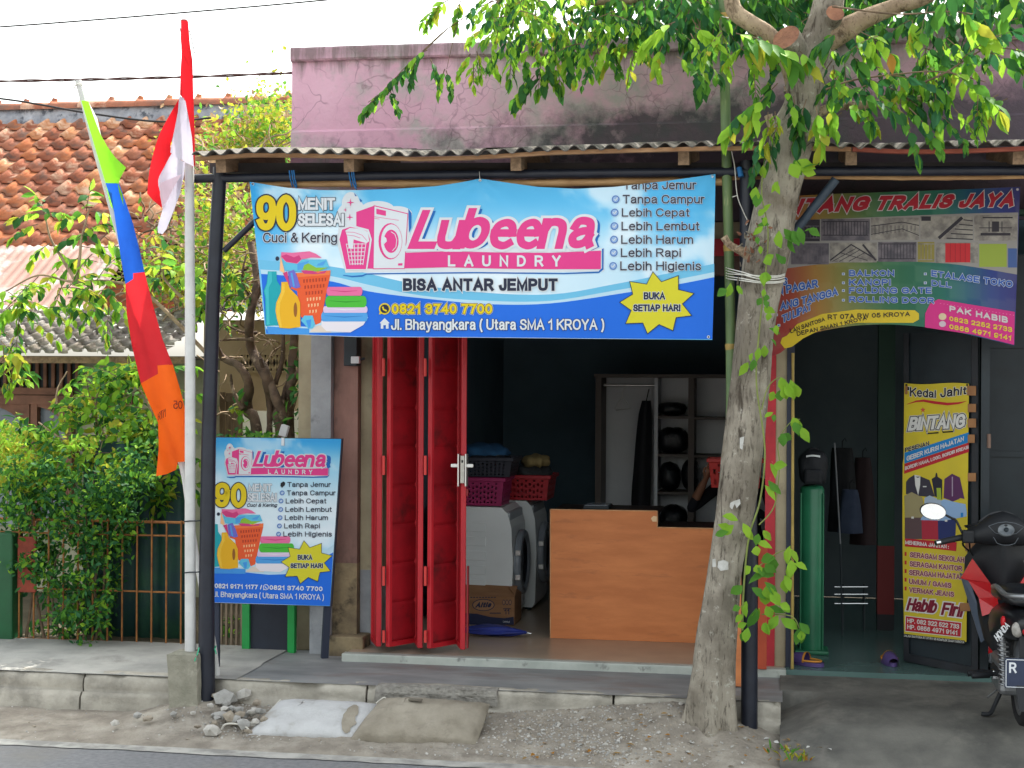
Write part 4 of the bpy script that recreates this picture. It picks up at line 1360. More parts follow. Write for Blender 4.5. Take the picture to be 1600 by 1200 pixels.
a2 = at(338, 935, s_Y(338) + .03)
gg.bar((a2.x, a2.y, PAVE_Z), a2, .045, .03, M_ply)
gg.build('leg', board)
gg = MB()
gg.box(-.5, .5, -.5, .5, -.5, .5, WHITE, Matrix.Translation(at(442, 690, s_Y(442) - .01)) @ Matrix.Diagonal((.018, .012, .05, 1)))
gg.bbox(-.5, .5, -.5, .5, -.5, .5, mat('grey_plastic', S(176, 178, 178), rough=.5), bev=.1, M=Matrix.Translation(at(444, 673, s_Y(442) + .03)) @ Matrix.Rotation(.3, 4, 'Y') @ Matrix.Diagonal((.05, .04, .075, 1)))
gg.build('clip', board)

# ---- dim rainbow banner of the workshop on the right
TY = 9.45
K = 0.85
def t_surf(x, y, layer=0):
    r_ = .05 * math.sin(math.pi * max(0, min(1, (x - 1200) / 390))) * (y - 295) / 220 + .010 * math.sin(x / 30 + y / 50)
    return at(x, y, TY - r_ - layer * .0024)
t_bot = smooth_path([(1206, 556), (1220, 551), (1242, 533), (1270, 521), (1300, 514), (1340, 508.5), (1390, 507), (1440, 510.5), (1490, 518), (1540, 529), (1585, 540)], 4)
t_top = [(1180, 309), (1300, 303), (1450, 298), (1594, 292)]
def t_uv(u, v):
    xb, xt = lerp(1206, 1585, u), lerp(1180, 1594, u)
    return (lerp(xt, xb, v), lerp(interp(t_top, xt), interp(t_bot, xb), v))
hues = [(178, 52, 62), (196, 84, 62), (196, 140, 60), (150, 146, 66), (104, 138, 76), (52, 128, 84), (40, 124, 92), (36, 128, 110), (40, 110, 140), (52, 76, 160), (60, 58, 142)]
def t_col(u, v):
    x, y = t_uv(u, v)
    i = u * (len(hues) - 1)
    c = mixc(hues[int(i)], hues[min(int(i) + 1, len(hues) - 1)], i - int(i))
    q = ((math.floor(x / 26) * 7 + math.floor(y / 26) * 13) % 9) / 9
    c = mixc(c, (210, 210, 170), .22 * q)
    return tuple(p * .78 for p in c)  # printed hues darkened to stand for the shade they hang in
tral = thing('workshop_banner', 'shade-dimmed rainbow workshop banner with two rows of product photos above the tailor shop', 'banner', at(1390, 507, TY))
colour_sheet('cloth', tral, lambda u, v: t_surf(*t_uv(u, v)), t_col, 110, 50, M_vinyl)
P = Print(t_surf, 9)
def ck(x, y):
    return (1180 + x / 3.81, 280 + y / 3.81)
GREYW = ink('strip_grey', 150, 146, 142)
top_s = smooth_path([(1192, 345), (1300, 342), (1400, 338), (1500, 334), (1591, 332)], 4)
bot_s = smooth_path([(1200, 424), (1225, 420), (1290, 412), (1360, 408), (1430, 409), (1500, 414), (1589, 429)], 4)
P.poly(list(top_s) + list(reversed(bot_s)), GREYW, .5)
def pic(x0, y0, x1, y1, base, lines=(), m2=None):
    P.rect(x0, y0, x1, y1, base, .9)
    for pts, w in lines:
        P.line([(lerp(x0, x1, a), lerp(y0, y1, b)) for a, b in pts], w, m2, 1.3)
DK = ink('photo_dark', 52, 48, 56)
MG = mat('ink_photo_grey', S(112, 104, 110), S(78, 74, 82), rough=.6, scale=16, lo=.4, hi=.62)
LG = mat('ink_photo_light', S(156, 150, 140), S(112, 106, 102), rough=.6, scale=14, lo=.4, hi=.62)
bars = lambda n, a=.3, b=.85: [(((k / n, a), (k / n, b)), .9) for k in range(1, n)] + [(((0.03, a), (.97, a)), 1.4), (((0.03, b), (.97, b)), 1.4)]
pic(1246, 343, 1281, 377, DK, bars(7), MG)
pic(1283, 342, 1359, 376, MG, bars(16, .12, .75), DK)
pic(1361, 340, 1436, 375, LG, [(((0, .75), (.65, .5), (1, .8)), 1.2), (((0, .38), (.65, .2), (1, .35)), 1.4)] + [(((k / 12, .35 - .0 * k), (k / 12, .8 - .02 * k)), .9) for k in range(1, 12)], DK)
pic(1438, 338, 1520, 374, LG, [(((.35, .95), (.8, .05)), 5)] + [(((.5 + .08 * k, .95 - .2 * k), (1, 1.0 - .2 * k)), 1.6) for k in range(5)] + [(((.02, .1), (.2, .1)), 7)], DK)
pic(1522, 336, 1589, 376, LG, [(((.15, .75), (.85, .75)), 4), (((.12, .5), (.88, .5)), 1.2), (((.35, .25), (.35, .65)), 1.5), (((.65, .25), (.65, .65)), 1.5), (((.5, .25), (.5, .65)), 11), (((.2, .1), (.9, .1)), 2)], DK)
pic(1236, 380, 1295, 413, MG, bars(10, .1, .9), mat('ink_photo_mid', dim(S(96, 90, 98), 1), rough=.6))
pic(1297, 379, 1370, 410, LG, [(((0, .9), (.45, .1), (.95, .8)), 2.2), (((.05, .95), (.55, .3)), 1), (((.2, .95), (.65, .35)), 1), (((.4, .95), (.75, .5)), 1), (((.2, .5), (.8, .9)), 1), (((.7, .1), (.98, .9)), 3)], DK)
pic(1372, 378, 1432, 409, MG, bars(12, .1, .85), DK)
pic(1434, 378, 1460, 409, ink('photo_olive', 146, 134, 66), bars(5, .1, .9), LG)
pic(1462, 379, 1528, 411, LG)
P.rect(1477, 380, 1516, 410, ink('photo_red', 196, 40, 48), 1.4)
for k in range(1, 5):
    P.line([(1477 + k * 7.8, 380), (1477 + k * 7.8, 410)], .8, ink('photo_darkred', 150, 30, 40), 1.7)
pic(1530, 381, 1573, 417, ink('photo_green', 150, 168, 66))
pic(1575, 388, 1589, 418, ink('photo_blue', 70, 96, 150))
P.build('photo_strip', tral)
DRED = ink('title_red', 176, 36, 52)
TW = ink('title_white', 206, 200, 200)
for w, q in (('BINTANG', [(1198, 312), (1360, 306), (1353, 329), (1192, 336)]), ('TRALIS', [(1373, 306), (1492, 303), (1484, 325), (1365, 329)]), ('JAYA', [(1504, 303), (1586, 300), (1582, 323), (1495, 325)])):
    P.text(w, q, DRED, 2.6, bold=.06, shear=.15, outline=[(TW, .04)])
LB = ink('word_blue', 44, 92, 176)
LW = ink('word_white', 196, 204, 216)
def word(t, q, b=.035):
    P.text(t, q, LB, 2.6, bold=b, outline=[(LW, .05)])
def sq(x, y):
    P.rect(x, y, x + 4.6, y + 4, LW, 1.6)
    P.rect(x + 1.2, y + 1, x + 3.4, y + 3, LB, 2)
word('BALKON', (1326.5, 422, 1397.5, 431.5))
word('KANOPI', (1326.5, 436, 1392, 446))
word('FOLDING GATE', (1326.5, 449, 1456, 458.5))
word('ROLLING DOOR', [(1326.5, 463), (1460, 465), (1460, 474.5), (1326.5, 472)])
for y in (426, 440, 452, 467):
    sq(1315.5, y)
word('ETALASE TOKO', [(1455, 422), (1583, 439), (1582, 449.5), (1455, 431.5)])
word('DLL', [(1455, 437.5), (1487, 441), (1487, 450), (1455, 446.5)])
sq(1443.5, 426)
sq(1443.5, 440)
word('S', [ck(165, 590), ck(190, 585), ck(190, 630), ck(165, 632)])
word('N PAGAR', [ck(130, 640), ck(370, 597), ck(374, 643), ck(134, 690)])
word('ANG TANGGA', [ck(150, 735), ck(490, 645), ck(492, 690), ck(150, 782)])
word('TU LIPAT', [ck(160, 810), ck(330, 735), ck(334, 778), ck(164, 856)])
sq(*ck(118, 800))
sq(*ck(132, 862))
pill = [ck(*p) for p in ((150, 975), (160, 945), (190, 930), (250, 862), (400, 802), (600, 776), (950, 780), (975, 800), (975, 835), (940, 855), (600, 855), (400, 890), (285, 948), (218, 998), (175, 1008))]
P.poly(pill, ink('pill_yellow', 214, 186, 44), 1.2)
TK = ink('pill_black', 44, 38, 34)
P.text('LAN SANTOSA', [ck(205, 890), ck(412, 820), ck(415, 843), ck(212, 918)], TK, 2.2, bold=.025)
P.text('RT 07A RW 05 KROYA', [ck(430, 806), ck(922, 789), ck(922, 815), ck(432, 836)], TK, 2.2, bold=.025)
P.text('DEPAN SMAN 1 KROYA', [ck(245, 908), ck(662, 814), ck(665, 836), ck(250, 934)], TK, 2.2, bold=.025)
P.poly([ck(*p) for p in ((1010, 882), (1012, 800), (1040, 742), (1090, 714), (1545, 790), (1541, 986), (1300, 925))], ink('corner_pink', 206, 46, 128), 1.2)
P.text('PAK HABIB', [ck(1155, 752), ck(1505, 820), ck(1505, 858), ck(1155, 786)], TW, 2.2, bold=.045)
PY_ = ink('number_yellow', 222, 196, 60)
P.text('0823 2252 2733', [ck(1155, 815), ck(1530, 882), ck(1530, 912), ck(1155, 842)], PY_, 2.2, bold=.035)
P.text('0856 4971 9141', [ck(1155, 862), ck(1528, 932), ck(1524, 962), ck(1155, 890)], PY_, 2.2, bold=.035)
P.ring(*ck(1115, 818), 6, 5.4, ink('icon_cream', 216, 196, 160), 1.8)
P.ring(*ck(1115, 862), 5.4, 4.6, ink('icon_pale', 206, 186, 196), 1.8)
for k in range(22):
    t = k / 21
    x, y = ck(lerp(1100, 1535, t), lerp(738, 808, t))
    P.rect(x, y, x + 1.8, y + .8, ink('stitch', 226, 130, 176), 1.8)
P.build('lettering', tral)
P.ring(1590, 296, 2, 2, TW, 1)
P.build('grommet', tral)

# ------------------------------------------------------------------ tailor shop front
def d_Y(x):
    return lerp(10.02, 9.66, (x - 1412) / 116.0)
leaf = thing('open_door_leaf', 'black steel door leaf standing ajar with the yellow tailor banner on it', 'door', at(1526, 1056, d_Y(1526)))
def dpl(pts, off, th, m, name, **kw):
    gg = MB()
    gg.plate([at(x, y, d_Y(x) + off) for x, y in pts], th, m, (0, 1, 0))
    return gg.build(name, leaf, **kw)
dpl([(1412, 520), (1528, 520), (1528, 1057), (1412, 1032)], .02, .02, M_black, 'panel')
for pts in ([(1412, 520), (1420, 520), (1420, 1034), (1412, 1032)], [(1518, 520), (1528, 520), (1528, 1057), (1518, 1055)],
            [(1420, 1022), (1518, 1042), (1518, 1055), (1420, 1034)]):
    dpl(pts, 0.0, .02, mat('black_steel_frame', S(46, 48, 54), S(36, 38, 42), rough=.5, scale=6, spots=S(110, 84, 66), sscale=14, slo=.68, shi=.74), 'frame')
gg = MB()
gg.tube([at(1545, 678, 9.70), at(1545, 700, 9.70)], .012, mat('rusty_latch', S(120, 96, 84), rough=.7), seg=8)
gg.build('latch', leaf)

def k_surf(x, y, layer=0):
    return at(x, y, d_Y(x) - .012 - .006 * math.sin(y / 26.0 + x / 40.0) - layer * .0020)
ked = thing('tailor_banner', 'tall yellow tailor banner with drawn garments taped to the black door leaf', 'banner', k_surf(1462, 1000))
def k_uv(u, v):
    xl = 1413 + (-3 if v > .3 else -1.5) * math.sin(v * 3)
    return (lerp(xl, lerp(1514, 1510, v), u), lerp(lerp(598.5, 600, u) + 1.5 * math.sin(u * 6), lerp(990, 1003, u), v))
M_kedy = mat('tailor_yellow_vinyl', S(212, 190, 44), S(200, 180, 50), rough=.5, scale=5)
gg = MB()
gg.sheet(lambda u, v: k_surf(*k_uv(u, v)), 16, 60, M_kedy)
gg.build('cloth', ked, recalc=False)
P = Print(k_surf, 10)
c2 = lambda x, y: (1400 + x / 5.714, 590 + y / 5.714)
c3 = lambda x, y: (1400 + x / 5.217, 780 + y / 5.217)
q2 = lambda *p: [c2(*a) for a in p]
q3 = lambda *p: [c3(*a) for a in p]
KW = ink('tailor_white', 222, 220, 216)
KK = ink('tailor_black', 32, 30, 34)
KR = ink('tailor_red', 190, 40, 52)
KM = ink('tailor_maroon', 120, 30, 52)
KB = ink('tailor_blue', 30, 130, 200)
P.poly(q2((75, 672), (650, 488), (650, 578), (75, 768)), KB, .6)
P.poly(q2((75, 770), (650, 580), (650, 664), (72, 860)), KR, .6)
P.text('GEBER KURSI HAJATAN', q2((95, 702), (605, 522), (605, 565), (95, 746)), KW, 1.6, bold=.03)
P.text('BORDIR NAMA, LOGO, BORDIR KREASI', q2((80, 795), (645, 604), (648, 634), (80, 828)), KW, 1.6, bold=.03)
P.text('PESENAN', q2((80, 628), (295, 566), (295, 606), (80, 668)), KK, 1.6, bold=.035, outline=[(KW, .03)])
P.text('"Kedai', q2((85, 80), (350, 112), (355, 182), (95, 165)), KK, 1.6, bold=.02, shear=.1, outline=[(KW, .04)])
P.text('Jahit', q2((385, 95), (628, 78), (628, 148), (395, 180)), KK, 1.6, bold=.02, shear=.1, outline=[(KW, .04)])
P.line(q2((95, 240), (180, 212), (250, 206), (340, 222), (460, 236), (560, 228), (630, 210)), [.5, 2.4, 3.6, 4.4, 4.2, 3, .5], KR, 1.2)
star = []
for k in range(10):
    r_ = (26, 11)[k % 2]
    star.append(c2(240 + r_ * math.sin(math.pi * k / 5), 288 - r_ * math.cos(math.pi * k / 5)))
P.poly(star, ink('star_pink', 206, 90, 70), 1.2)
P.text('BINTANG', q2((128, 352), (615, 322), (604, 448), (108, 476)), KW, 2.2, bold=.05, shear=.06, outline=[(KK, .045), (KW, .075)])
P.line(q2((272, 470), (275, 500), (380, 492)), 2.2, KK, 1.4)
P.line(q2((412, 458), (418, 488), (520, 480)), 2.2, KK, 1.4)
# garments
SUIT = ink('suit', 62, 58, 70)
P.poly(q2((88, 1040), (90, 930), (115, 898), (160, 870), (215, 880), (300, 915), (345, 1060), (280, 1065), (240, 1060), (200, 1058)), SUIT, 1.0)
P.poly(q2((165, 868), (218, 878), (215, 960), (198, 1050), (172, 960)), KW, 1.3)
P.poly(q2((172, 884), (215, 884), (195, 896)), KK, 1.6)
P.rect(*c2(240, 968), *c2(272, 978), KW, 1.3)
P.poly(q2((318, 905), (350, 885), (356, 850), (366, 850), (372, 885), (412, 912), (412, 1090), (345, 1060)), ink('dress', 44, 42, 56), 1.1)
P.poly(q2((362, 985), (400, 985), (406, 1090), (366, 1090)), ink('blouse_green', 160, 180, 60), 1.3)
P.poly(q2((425, 1075), (432, 905), (500, 858), (570, 892), (612, 1085), (575, 1075), (560, 1085), (505, 1108), (470, 1090)), ink('shirt_purple', 92, 50, 92), 1.1)
P.line(q2((503, 885), (503, 1060)), 1.6, ink('placket', 168, 150, 170), 1.4)
P.poly(q2((400, 1100), (430, 1085), (520, 1110), (620, 1130), (632, 1200)) + q3((575, 140), (400, 175), (200, 170), (250, 0)), ink('shirt_pale_blue', 150, 182, 222), 1.2)
P.poly(q2((255, 1075), (300, 1052), (400, 1095), (420, 1200), (250, 1200)), ink('shirt_grey_blue', 168, 184, 204), 1.25)
P.poly(q2((75, 1055), (140, 1022), (235, 1070), (262, 1200)) + q3((210, 150), (72, 150)), ink('shirt_khaki', 160, 148, 108), 1.3)
P.poly(q3((72, 142), (212, 150), (215, 325), (72, 325)), ink('trousers_brown', 96, 76, 78), 1.0)
P.poly(q3((208, 150), (345, 150), (345, 330), (212, 328)), ink('skirt_red', 176, 48, 66), 1.1)
P.poly(q3((340, 160), (490, 150), (482, 360), (345, 340)), ink('skirt_navy', 44, 54, 106), 1.15)
for x, y in ((135, 150), (285, 162), (345, 165), (408, 175)):
    P.rect(*c3(x - 10, y - 8), *c3(x + 10, y + 8), KW, 1.5)
P.rect(*c3(527, 110), *c3(548, 145), KB, 1.5)
P.poly(q3((72, 320), (495, 352), (490, 424), (320, 405), (72, 385)), KR, 1.3)
P.text('MENERIMA JAHITAN :', q3((76, 335), (430, 372), (430, 404), (76, 366)), KW, 1.9, bold=.035)
KPK = ink('tailor_pink_glow', 236, 196, 200)
for t, q in (('SERAGAM SEKOLAH', ((115, 430), (555, 474), (555, 518), (113, 472))), ('SERAGAM KANTOR', ((112, 504), (538, 545), (538, 587), (112, 547))),
             ('SERAGAM HAJATAN', ((108, 575), (550, 612), (550, 656), (108, 618))), ('UMUM / GAMIS', ((108, 646), (450, 684), (450, 725), (106, 689))),
             ('VERMAK JEANS', ((108, 716), (472, 756), (472, 797), (106, 758)))):
    P.text(t, q3(*q), KM, 1.9, bold=.028, outline=[(KPK, .06)])
for y in (430, 500, 570, 640, 712):
    P.rect(*c3(70, y), *c3(86, y + 32), KR, 1.0)
P.text('Habib', q3((100, 805), (335, 825), (318, 930), (85, 905)), KM, 2.2, bold=.03, shear=.12, outline=[(KR, .012), (KW, .085)])
P.text('Firli', q3((380, 840), (550, 855), (532, 962), (368, 942)), KM, 2.2, bold=.03, shear=.12, outline=[(KR, .012), (KW, .085)])
P.poly(q3((75, 948), (537, 1003), (532, 1128), (72, 1078)), KW, 1.0)
P.poly(q3((80, 954), (531, 1009), (526, 1121), (77, 1073)), KR, 1.3)
P.text('HP. 082 322 522 733', q3((92, 970), (515, 1020), (513, 1058), (92, 1007)), KW, 1.9, bold=.03)
P.text('HP. 0856 4971 9141', q3((92, 1020), (502, 1070), (500, 1108), (92, 1057)), KW, 1.9, bold=.03)
P.build('lettering', ked)
P.poly(q3((62, 1098), (560, 1152), (558, 1188), (60, 1128)), KK, .7)
P.text('JALAN SANTOSA RT 07 RW 05 KOMPLEK SMAN 1 KROYA', q3((64, 1102), (556, 1156), (555, 1176), (64, 1120)), KW, 1.6, bold=.02)
P.build('footer_strip', ked)
TAPE = mat('brown_tape', S(168, 120, 76), S(146, 100, 62), rough=.4, scale=6)
for x0, y0, x1, y1 in ((1511, 603, 1525, 618), (1512, 631, 1525, 644), (1512, 654, 1525, 668), (1512, 679, 1523, 692), (1512, 739, 1525, 752), (1508, 846, 1524, 861), (1500, 942, 1516, 955), (1414, 603, 1418, 616)):
    P.rect(x0, y0, x1, y1, TAPE, 3)
    P.build('tape', ked)
for x, y in ((1416, 601.5), (1511, 601.5)):
    P.ring(x, y, 1.7, 1.7, KK, 3, n=10)
P.build('grommet', ked)

# dim things inside the doorway
M_gbox = mat('green_gloss_paint', S(46, 124, 88), S(38, 104, 74), rough=.35, scale=3)
pb = onz(1268, 1022, FLOOR_Z)
t_ = thing('green_post', 'waist high rounded green post just inside the tailor doorway', 'post', (pb.x, pb.y, FLOOR_Z))
w = .078
zt_ = at(1268, 759, pb.y).z
gg = MB()
gg.lathe([(w, 0), (w, zt_ - FLOOR_Z - .03), (w - .008, zt_ - FLOOR_Z - .01), (w - .03, zt_ - FLOOR_Z), (0, zt_ - FLOOR_Z)], M_gbox, 28, Matrix.Translation((pb.x, pb.y + w, FLOOR_Z)))
gg.build('shaft', t_)
gg = MB()
for sx in (-1, 1):
    gg.bbox(pb.x + sx * w * .92 - .005, pb.x + sx * w * .92 + .005, pb.y + w * .5 - .012, pb.y + w * .5 + .012, FLOOR_Z + .01, zt_ - .05, M_gbox, bev=.003)
gg.build('edge_trim', t_)
gg = MB()
gg.bbox(pb.x - w - .03, pb.x + w + .03, pb.y - .03, pb.y + .19, FLOOR_Z - .001, FLOOR_Z + .025, M_gbox, bev=.008)
gg.build('base', t_)
# black helmet-like bag with pale strip on the post
M_blk = mat('black_fabric', S(26, 28, 34), S(18, 20, 24), rough=.7, scale=8, bump=.2)
c = at(1270, 738, pb.y + .08)
t_ = thing('bag', 'black backpack with a pale strip resting on the green post', 'bag', (c.x, c.y, zt_))
gg = MB()
gg.ell((c.x, c.y, zt_ + .118), (.095, .085, .118), M_blk, seg=24, rings=16, fn=lambda n: (1 + .05 * math.sin(7 * n.x + 4 * n.z)) / max((abs(n.x) ** 4 + abs(n.y) ** 4 + abs(n.z) ** 4) ** .25, .3) ** (.9 if n.z < 0 else .45))
gg.bbox(c.x - .06, c.x + .06, c.y - .125, c.y - .07, zt_ + .01, zt_ + .11, M_blk, bev=.02)
gg.build('body', t_)
gg = MB()
gg.sheet(lambda u, v: (c.x - .045 + .09 * u, c.y - .080 - .012 * math.sin(math.pi * u), zt_ + .185 + .012 * v + .006 * math.sin(math.pi * u)), 8, 1, mat('pale_strip', S(210, 214, 214), rough=.5))
gg.build('strip', t_)
gg = MB()
gg.tube(smooth_path([(c.x - .04, c.y, zt_ + .2), (c.x - .02, c.y, zt_ + .235), (c.x + .03, c.y, zt_ + .235), (c.x + .045, c.y, zt_ + .2)], 5), .008, M_blk, seg=6)
gg.build('handle', t_)
# inner green pillar with red foot
pc = onz(1384, 985, FLOOR_Z)
t_ = thing('inner_pillar', 'dark green inner pillar with a red lower part inside the tailor shop', 'pillar', (pc.x, pc.y, FLOOR_Z))
xa_, xb_ = at(1371, 900, pc.y).x, at(1397, 900, pc.y).x
zr0, zr1 = at(1384, 960, pc.y).z, at(1384, 853, pc.y).z
gg = MB()
gg.box(xa_, xb_, pc.y, pc.y + .12, zr1, 3.1, M_dgreen)
gg.box(xa_, xb_, pc.y, pc.y + .12, FLOOR_Z, zr0, mat('charcoal_paint', S(40, 38, 42), rough=.6))
gg.build('shaft', t_)
gg = MB()
gg.box(xa_ - .001, xb_ + .001, pc.y - .002, pc.y + .12, zr0, zr1, mat('dark_red_paint', S(120, 36, 36), rough=.6))
gg.build('red_band', t_)
# thin stick
gg = MB()
a, b = at(1238, 1028, 9.66), at(1239, 552, 9.68)
t_ = bamboo('bamboo_stick', (a.x, a.y, FLOOR_Z), b, .009, mat('yellow_bamboo', S(176, 152, 84), S(150, 128, 66), rough=.6, scale=9), None, nodes=5)
t_['label'] = 'thin yellow bamboo stick leaning at the navy door jamb'
t_['category'] = 'stick'
gg = MB()
gg.tube([at(1313, 850, 11.0), at(1304, 692, 11.0)], .006, mat('grey_rod', S(120, 122, 126), rough=.4), seg=6)
gg.tube([at(1313, 850, 11.0), (at(1316, 1000, 11.0).x, 11.0, FLOOR_Z)], .006, M_black, seg=6)
o = gg.build('pole')
o['label'] = 'thin grey pole upright in the dark tailor room'
o['category'] = 'pole'
# chrome frame chair
M_chr = mat('chrome', S(210, 212, 214), rough=.18, metal=1.0)
pc = onz(1330, 985, FLOOR_Z)
t_ = thing('chrome_rack', 'low chrome rail rack in the dark tailor doorway', 'rack', (pc.x, pc.y, FLOOR_Z))
for y in (917, 928.5, 943):
    gg = MB()
    gg.tube([at(1304, y, pc.y), at(1356, y, pc.y)], .007, M_chr, seg=8)
    gg.build('rail', t_)
for x in (1317, 1350):
    gg = MB()
    q = at(x, 912, pc.y + .015)
    gg.tube([q, (q.x, q.y, FLOOR_Z)], .009, M_black, seg=8)
    gg.build('leg', t_)
# hanging garments
def garment(name, label, cat, cx, y0, y1, w0, w1, Y, m, sleeve=True):
    t_ = thing(name, label, cat, at(cx, y0, Y))
    gg = MB()
    def f(u, v):
        w = lerp(w0, w1, v ** .6)
        a = 2 * math.pi * u
        r_ = 1 + .08 * math.sin(5 * a + 3 * v)
        p = at(cx, lerp(y0, y1, v), Y)
        s = ppm(cx, Y)
        return (p.x + w / s / 2 * math.cos(a) * r_, Y + .05 * math.sin(a) * r_ * (1 + v), p.z)
    gg.sheet(f, 24, 10, m)
    gg.build('cloth', t_)
    gg = MB()
    p = at(cx, y0, Y)
    gg.tube([p, p + Vector((0, 0, .05)), p + Vector((.02, 0, .075)), p + Vector((.03, 0, .05))], .004, M_blk, seg=5)
    gg.build('hook', t_)
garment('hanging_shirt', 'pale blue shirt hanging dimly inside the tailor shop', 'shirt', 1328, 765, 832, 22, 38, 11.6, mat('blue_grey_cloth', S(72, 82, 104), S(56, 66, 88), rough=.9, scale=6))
garment('hanging_jacket', 'black jacket hanging at the back of the tailor shop', 'jacket', 1316, 700, 830, 30, 44, 11.9, M_blk)
garment('hanging_dress', 'brown dress hanging behind the black jacket', 'dress', 1348, 715, 850, 22, 40, 12.1, mat('dark_brown_cloth', S(58, 44, 46), rough=.9))
# clogs
M_pur = mat('purple_rubber', S(92, 74, 128), S(78, 62, 112), rough=.55, scale=6)
M_org = mat('orange_rubber', S(206, 138, 52), rough=.55)
def clog(px, py, rot, label):
    p = onz(px, py, FLOOR_Z)
    t_ = thing('clog', label, 'clog', (p.x, p.y, FLOOR_Z), group='purple clogs on the doorstep')
    M = Matrix.Translation((p.x, p.y, FLOOR_Z)) @ Matrix.Rotation(rot, 4, 'Z')
    gg = MB()
    def sole(u, v):
        a = 2 * math.pi * u
        l = .125 * math.cos(a)
        w = (.046 - .008 * math.cos(a)) * math.sin(a)
        return M @ Vector((l, w, lerp(0.001, .026, v)))
    gg.sheet(sole, 24, 2, M_pur)
    gg.add([M @ Vector((.125 * math.cos(2 * math.pi * k / 24), (.046 - .008 * math.cos(2 * math.pi * k / 24)) * math.sin(2 * math.pi * k / 24), .022)) for k in range(24)], [list(range(24))], M_pur)
    gg.build('sole', t_)
    gg = MB()
    def upper(u, v):
        a = math.pi * u
        x = lerp(-.005, .122, v)
        k = max(0.0, 1 - (max(0, x) / .13) ** 2) ** .5
        return M @ Vector((x, .047 * math.cos(a) * (.5 + .5 * k), .02 + .058 * math.sin(a) * (.35 + .65 * k)))
    gg.sheet(upper, 14, 8, M_pur)
    gg.build('upper', t_)
    gg = MB()
    def rim(u, v):
        a = math.pi * u
        return M @ Vector((-.012 + .014 * v, .049 * math.cos(a), .022 + .062 * math.sin(a)))
    gg.sheet(rim, 14, 1, M_org)
    gg.tube([M @ Vector((-.005 - .1 * math.sin(math.pi * k / 10), .048 * math.cos(math.pi * k / 10), .034)) for k in range(11)], .007, M_org, seg=6)
    gg.build('strap', t_)
clog(1259, 1039, rad(150), 'purple clog with orange strap lying sideways by the beige pier')
clog(1390, 1037, rad(-82), 'purple clog with orange rim left before the open black door')

# ------------------------------------------------------------------ laundry: folding door
door = thing('folding_door', 'red steel folding door pushed open in zigzag leaves at the left of the laundry', 'door', (at(660, 1012, 9.7).x, 9.7, FLOOR_Z))
ZB, ZTOP = at(606, 1011, 9.62).z, 2.95
M_rpan = mat('shaded_red_panel', S(160, 24, 36), S(128, 20, 30), rough=.5, scale=5, spots=S(86, 26, 28), sscale=4.5, slo=.54, shi=.7)  # panel red darkened to stand for shading; the spots are grime
M_hinge = mat('red_hinge', S(206, 60, 56), rough=.45)
def door_leaf(pf, Yf, pb, Yb, edge_first=True):
    A = at(pf, 800, Yf)
    B = at(pb, 800, Yb)
    d = Vector((B.x - A.x, B.y - A.y, 0))
    L = d.length
    d.normalize()
    n = Vector((d.y, -d.x, 0))
    if n.x < 0:
        n = -n
    M = Matrix(((d.x, n.x, 0, A.x), (d.y, n.y, 0, A.y), (0, 0, 1, 0), (0, 0, 0, 1)))
    gg = MB()
    w = .034
    gg.bbox(0, .03, -w / 2, w / 2, ZB, ZTOP, M_redp, bev=.004, seg=1, M=M)
    gg.bbox(L - .03, L, -w / 2, w / 2, ZB, ZTOP, M_redp, bev=.004, seg=1, M=M)
    gg.box(.03, L - .03, -w / 2 + .002, w / 2 - .002, ZB + .0, ZB + .03, M_redp, M=M)
    gg.box(.03, L - .03, -w / 2 + .002, w / 2 - .002, ZTOP - .03, ZTOP, M_redp, M=M)
    H = .252
    z = ZB + .03
    while z < ZTOP - .05:
        z1 = min(z + H, ZTOP - .03)
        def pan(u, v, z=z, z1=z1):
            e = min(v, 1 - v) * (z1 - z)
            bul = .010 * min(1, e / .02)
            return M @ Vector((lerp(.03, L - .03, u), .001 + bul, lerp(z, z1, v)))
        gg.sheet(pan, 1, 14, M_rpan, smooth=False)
        gg.box(.03, L - .03, -.004, .0, z, z1, M_redp, M=M)
        z = z1
    o = gg.build('door_leaf', door)
    return o, M
F, Bk = 9.62, 9.86
door_leaf(593, F, 584, Bk)
door_leaf(606, F, 653, Bk)
door_leaf(657.5, F, 651, Bk)
door_leaf(670.5, F, 717, Bk)
last, ML = door_leaf(724.5, F, 716, Bk)
gg = MB()
for px in (599.5, 664.5):
    for y0, y1 in ((712, 742), (885, 915), (985, 1004), (560, 588)):
        gg.tube([at(px, y0, F - .012), at(px, y1, F - .012)], .010, M_hinge, seg=8)
gg.build('hinge', door)
gg = MB()
M_lock = mat('brushed_steel', S(206, 206, 204), rough=.3, metal=.85)
M_lockp = mat('lock_case', S(186, 184, 176), S(160, 158, 152), rough=.4, metal=.6, scale=20)
for px in (716.6, 728.2):
    a, b = at(px, 760, F - .01), at(px, 709, F - .01)
    gg.bbox(a.x - .005, a.x + .005, F - .03, F + .03, a.z, b.z, M_lock, bev=.003)
a, b = at(722.3, 755, F - .022), at(722.3, 712, F - .022)
gg.bbox(a.x - .013, a.x + .013, F - .024, F - .010, a.z, b.z, M_lockp, bev=.002)
c = at(722.3, 721, F - .026)
gg.box(c.x - .006, c.x + .006, F - .026, F - .0245, c.z - .008, c.z + .008, mat('dark_slot', S(30, 30, 32)))
o = gg.build('lock', door)
for sx in (-1, 1):
    gg = MB()
    a = at(722.3 + sx * 5, 727.5, F - .01)
    gg.bbox(min(a.x, a.x + sx * .052), max(a.x, a.x + sx * .052), F - .022, F - .004, a.z - .011, a.z + .011, mat('white_lever', S(226, 224, 220), rough=.35), bev=.005)
    gg.build('handle', o)
gg = MB()
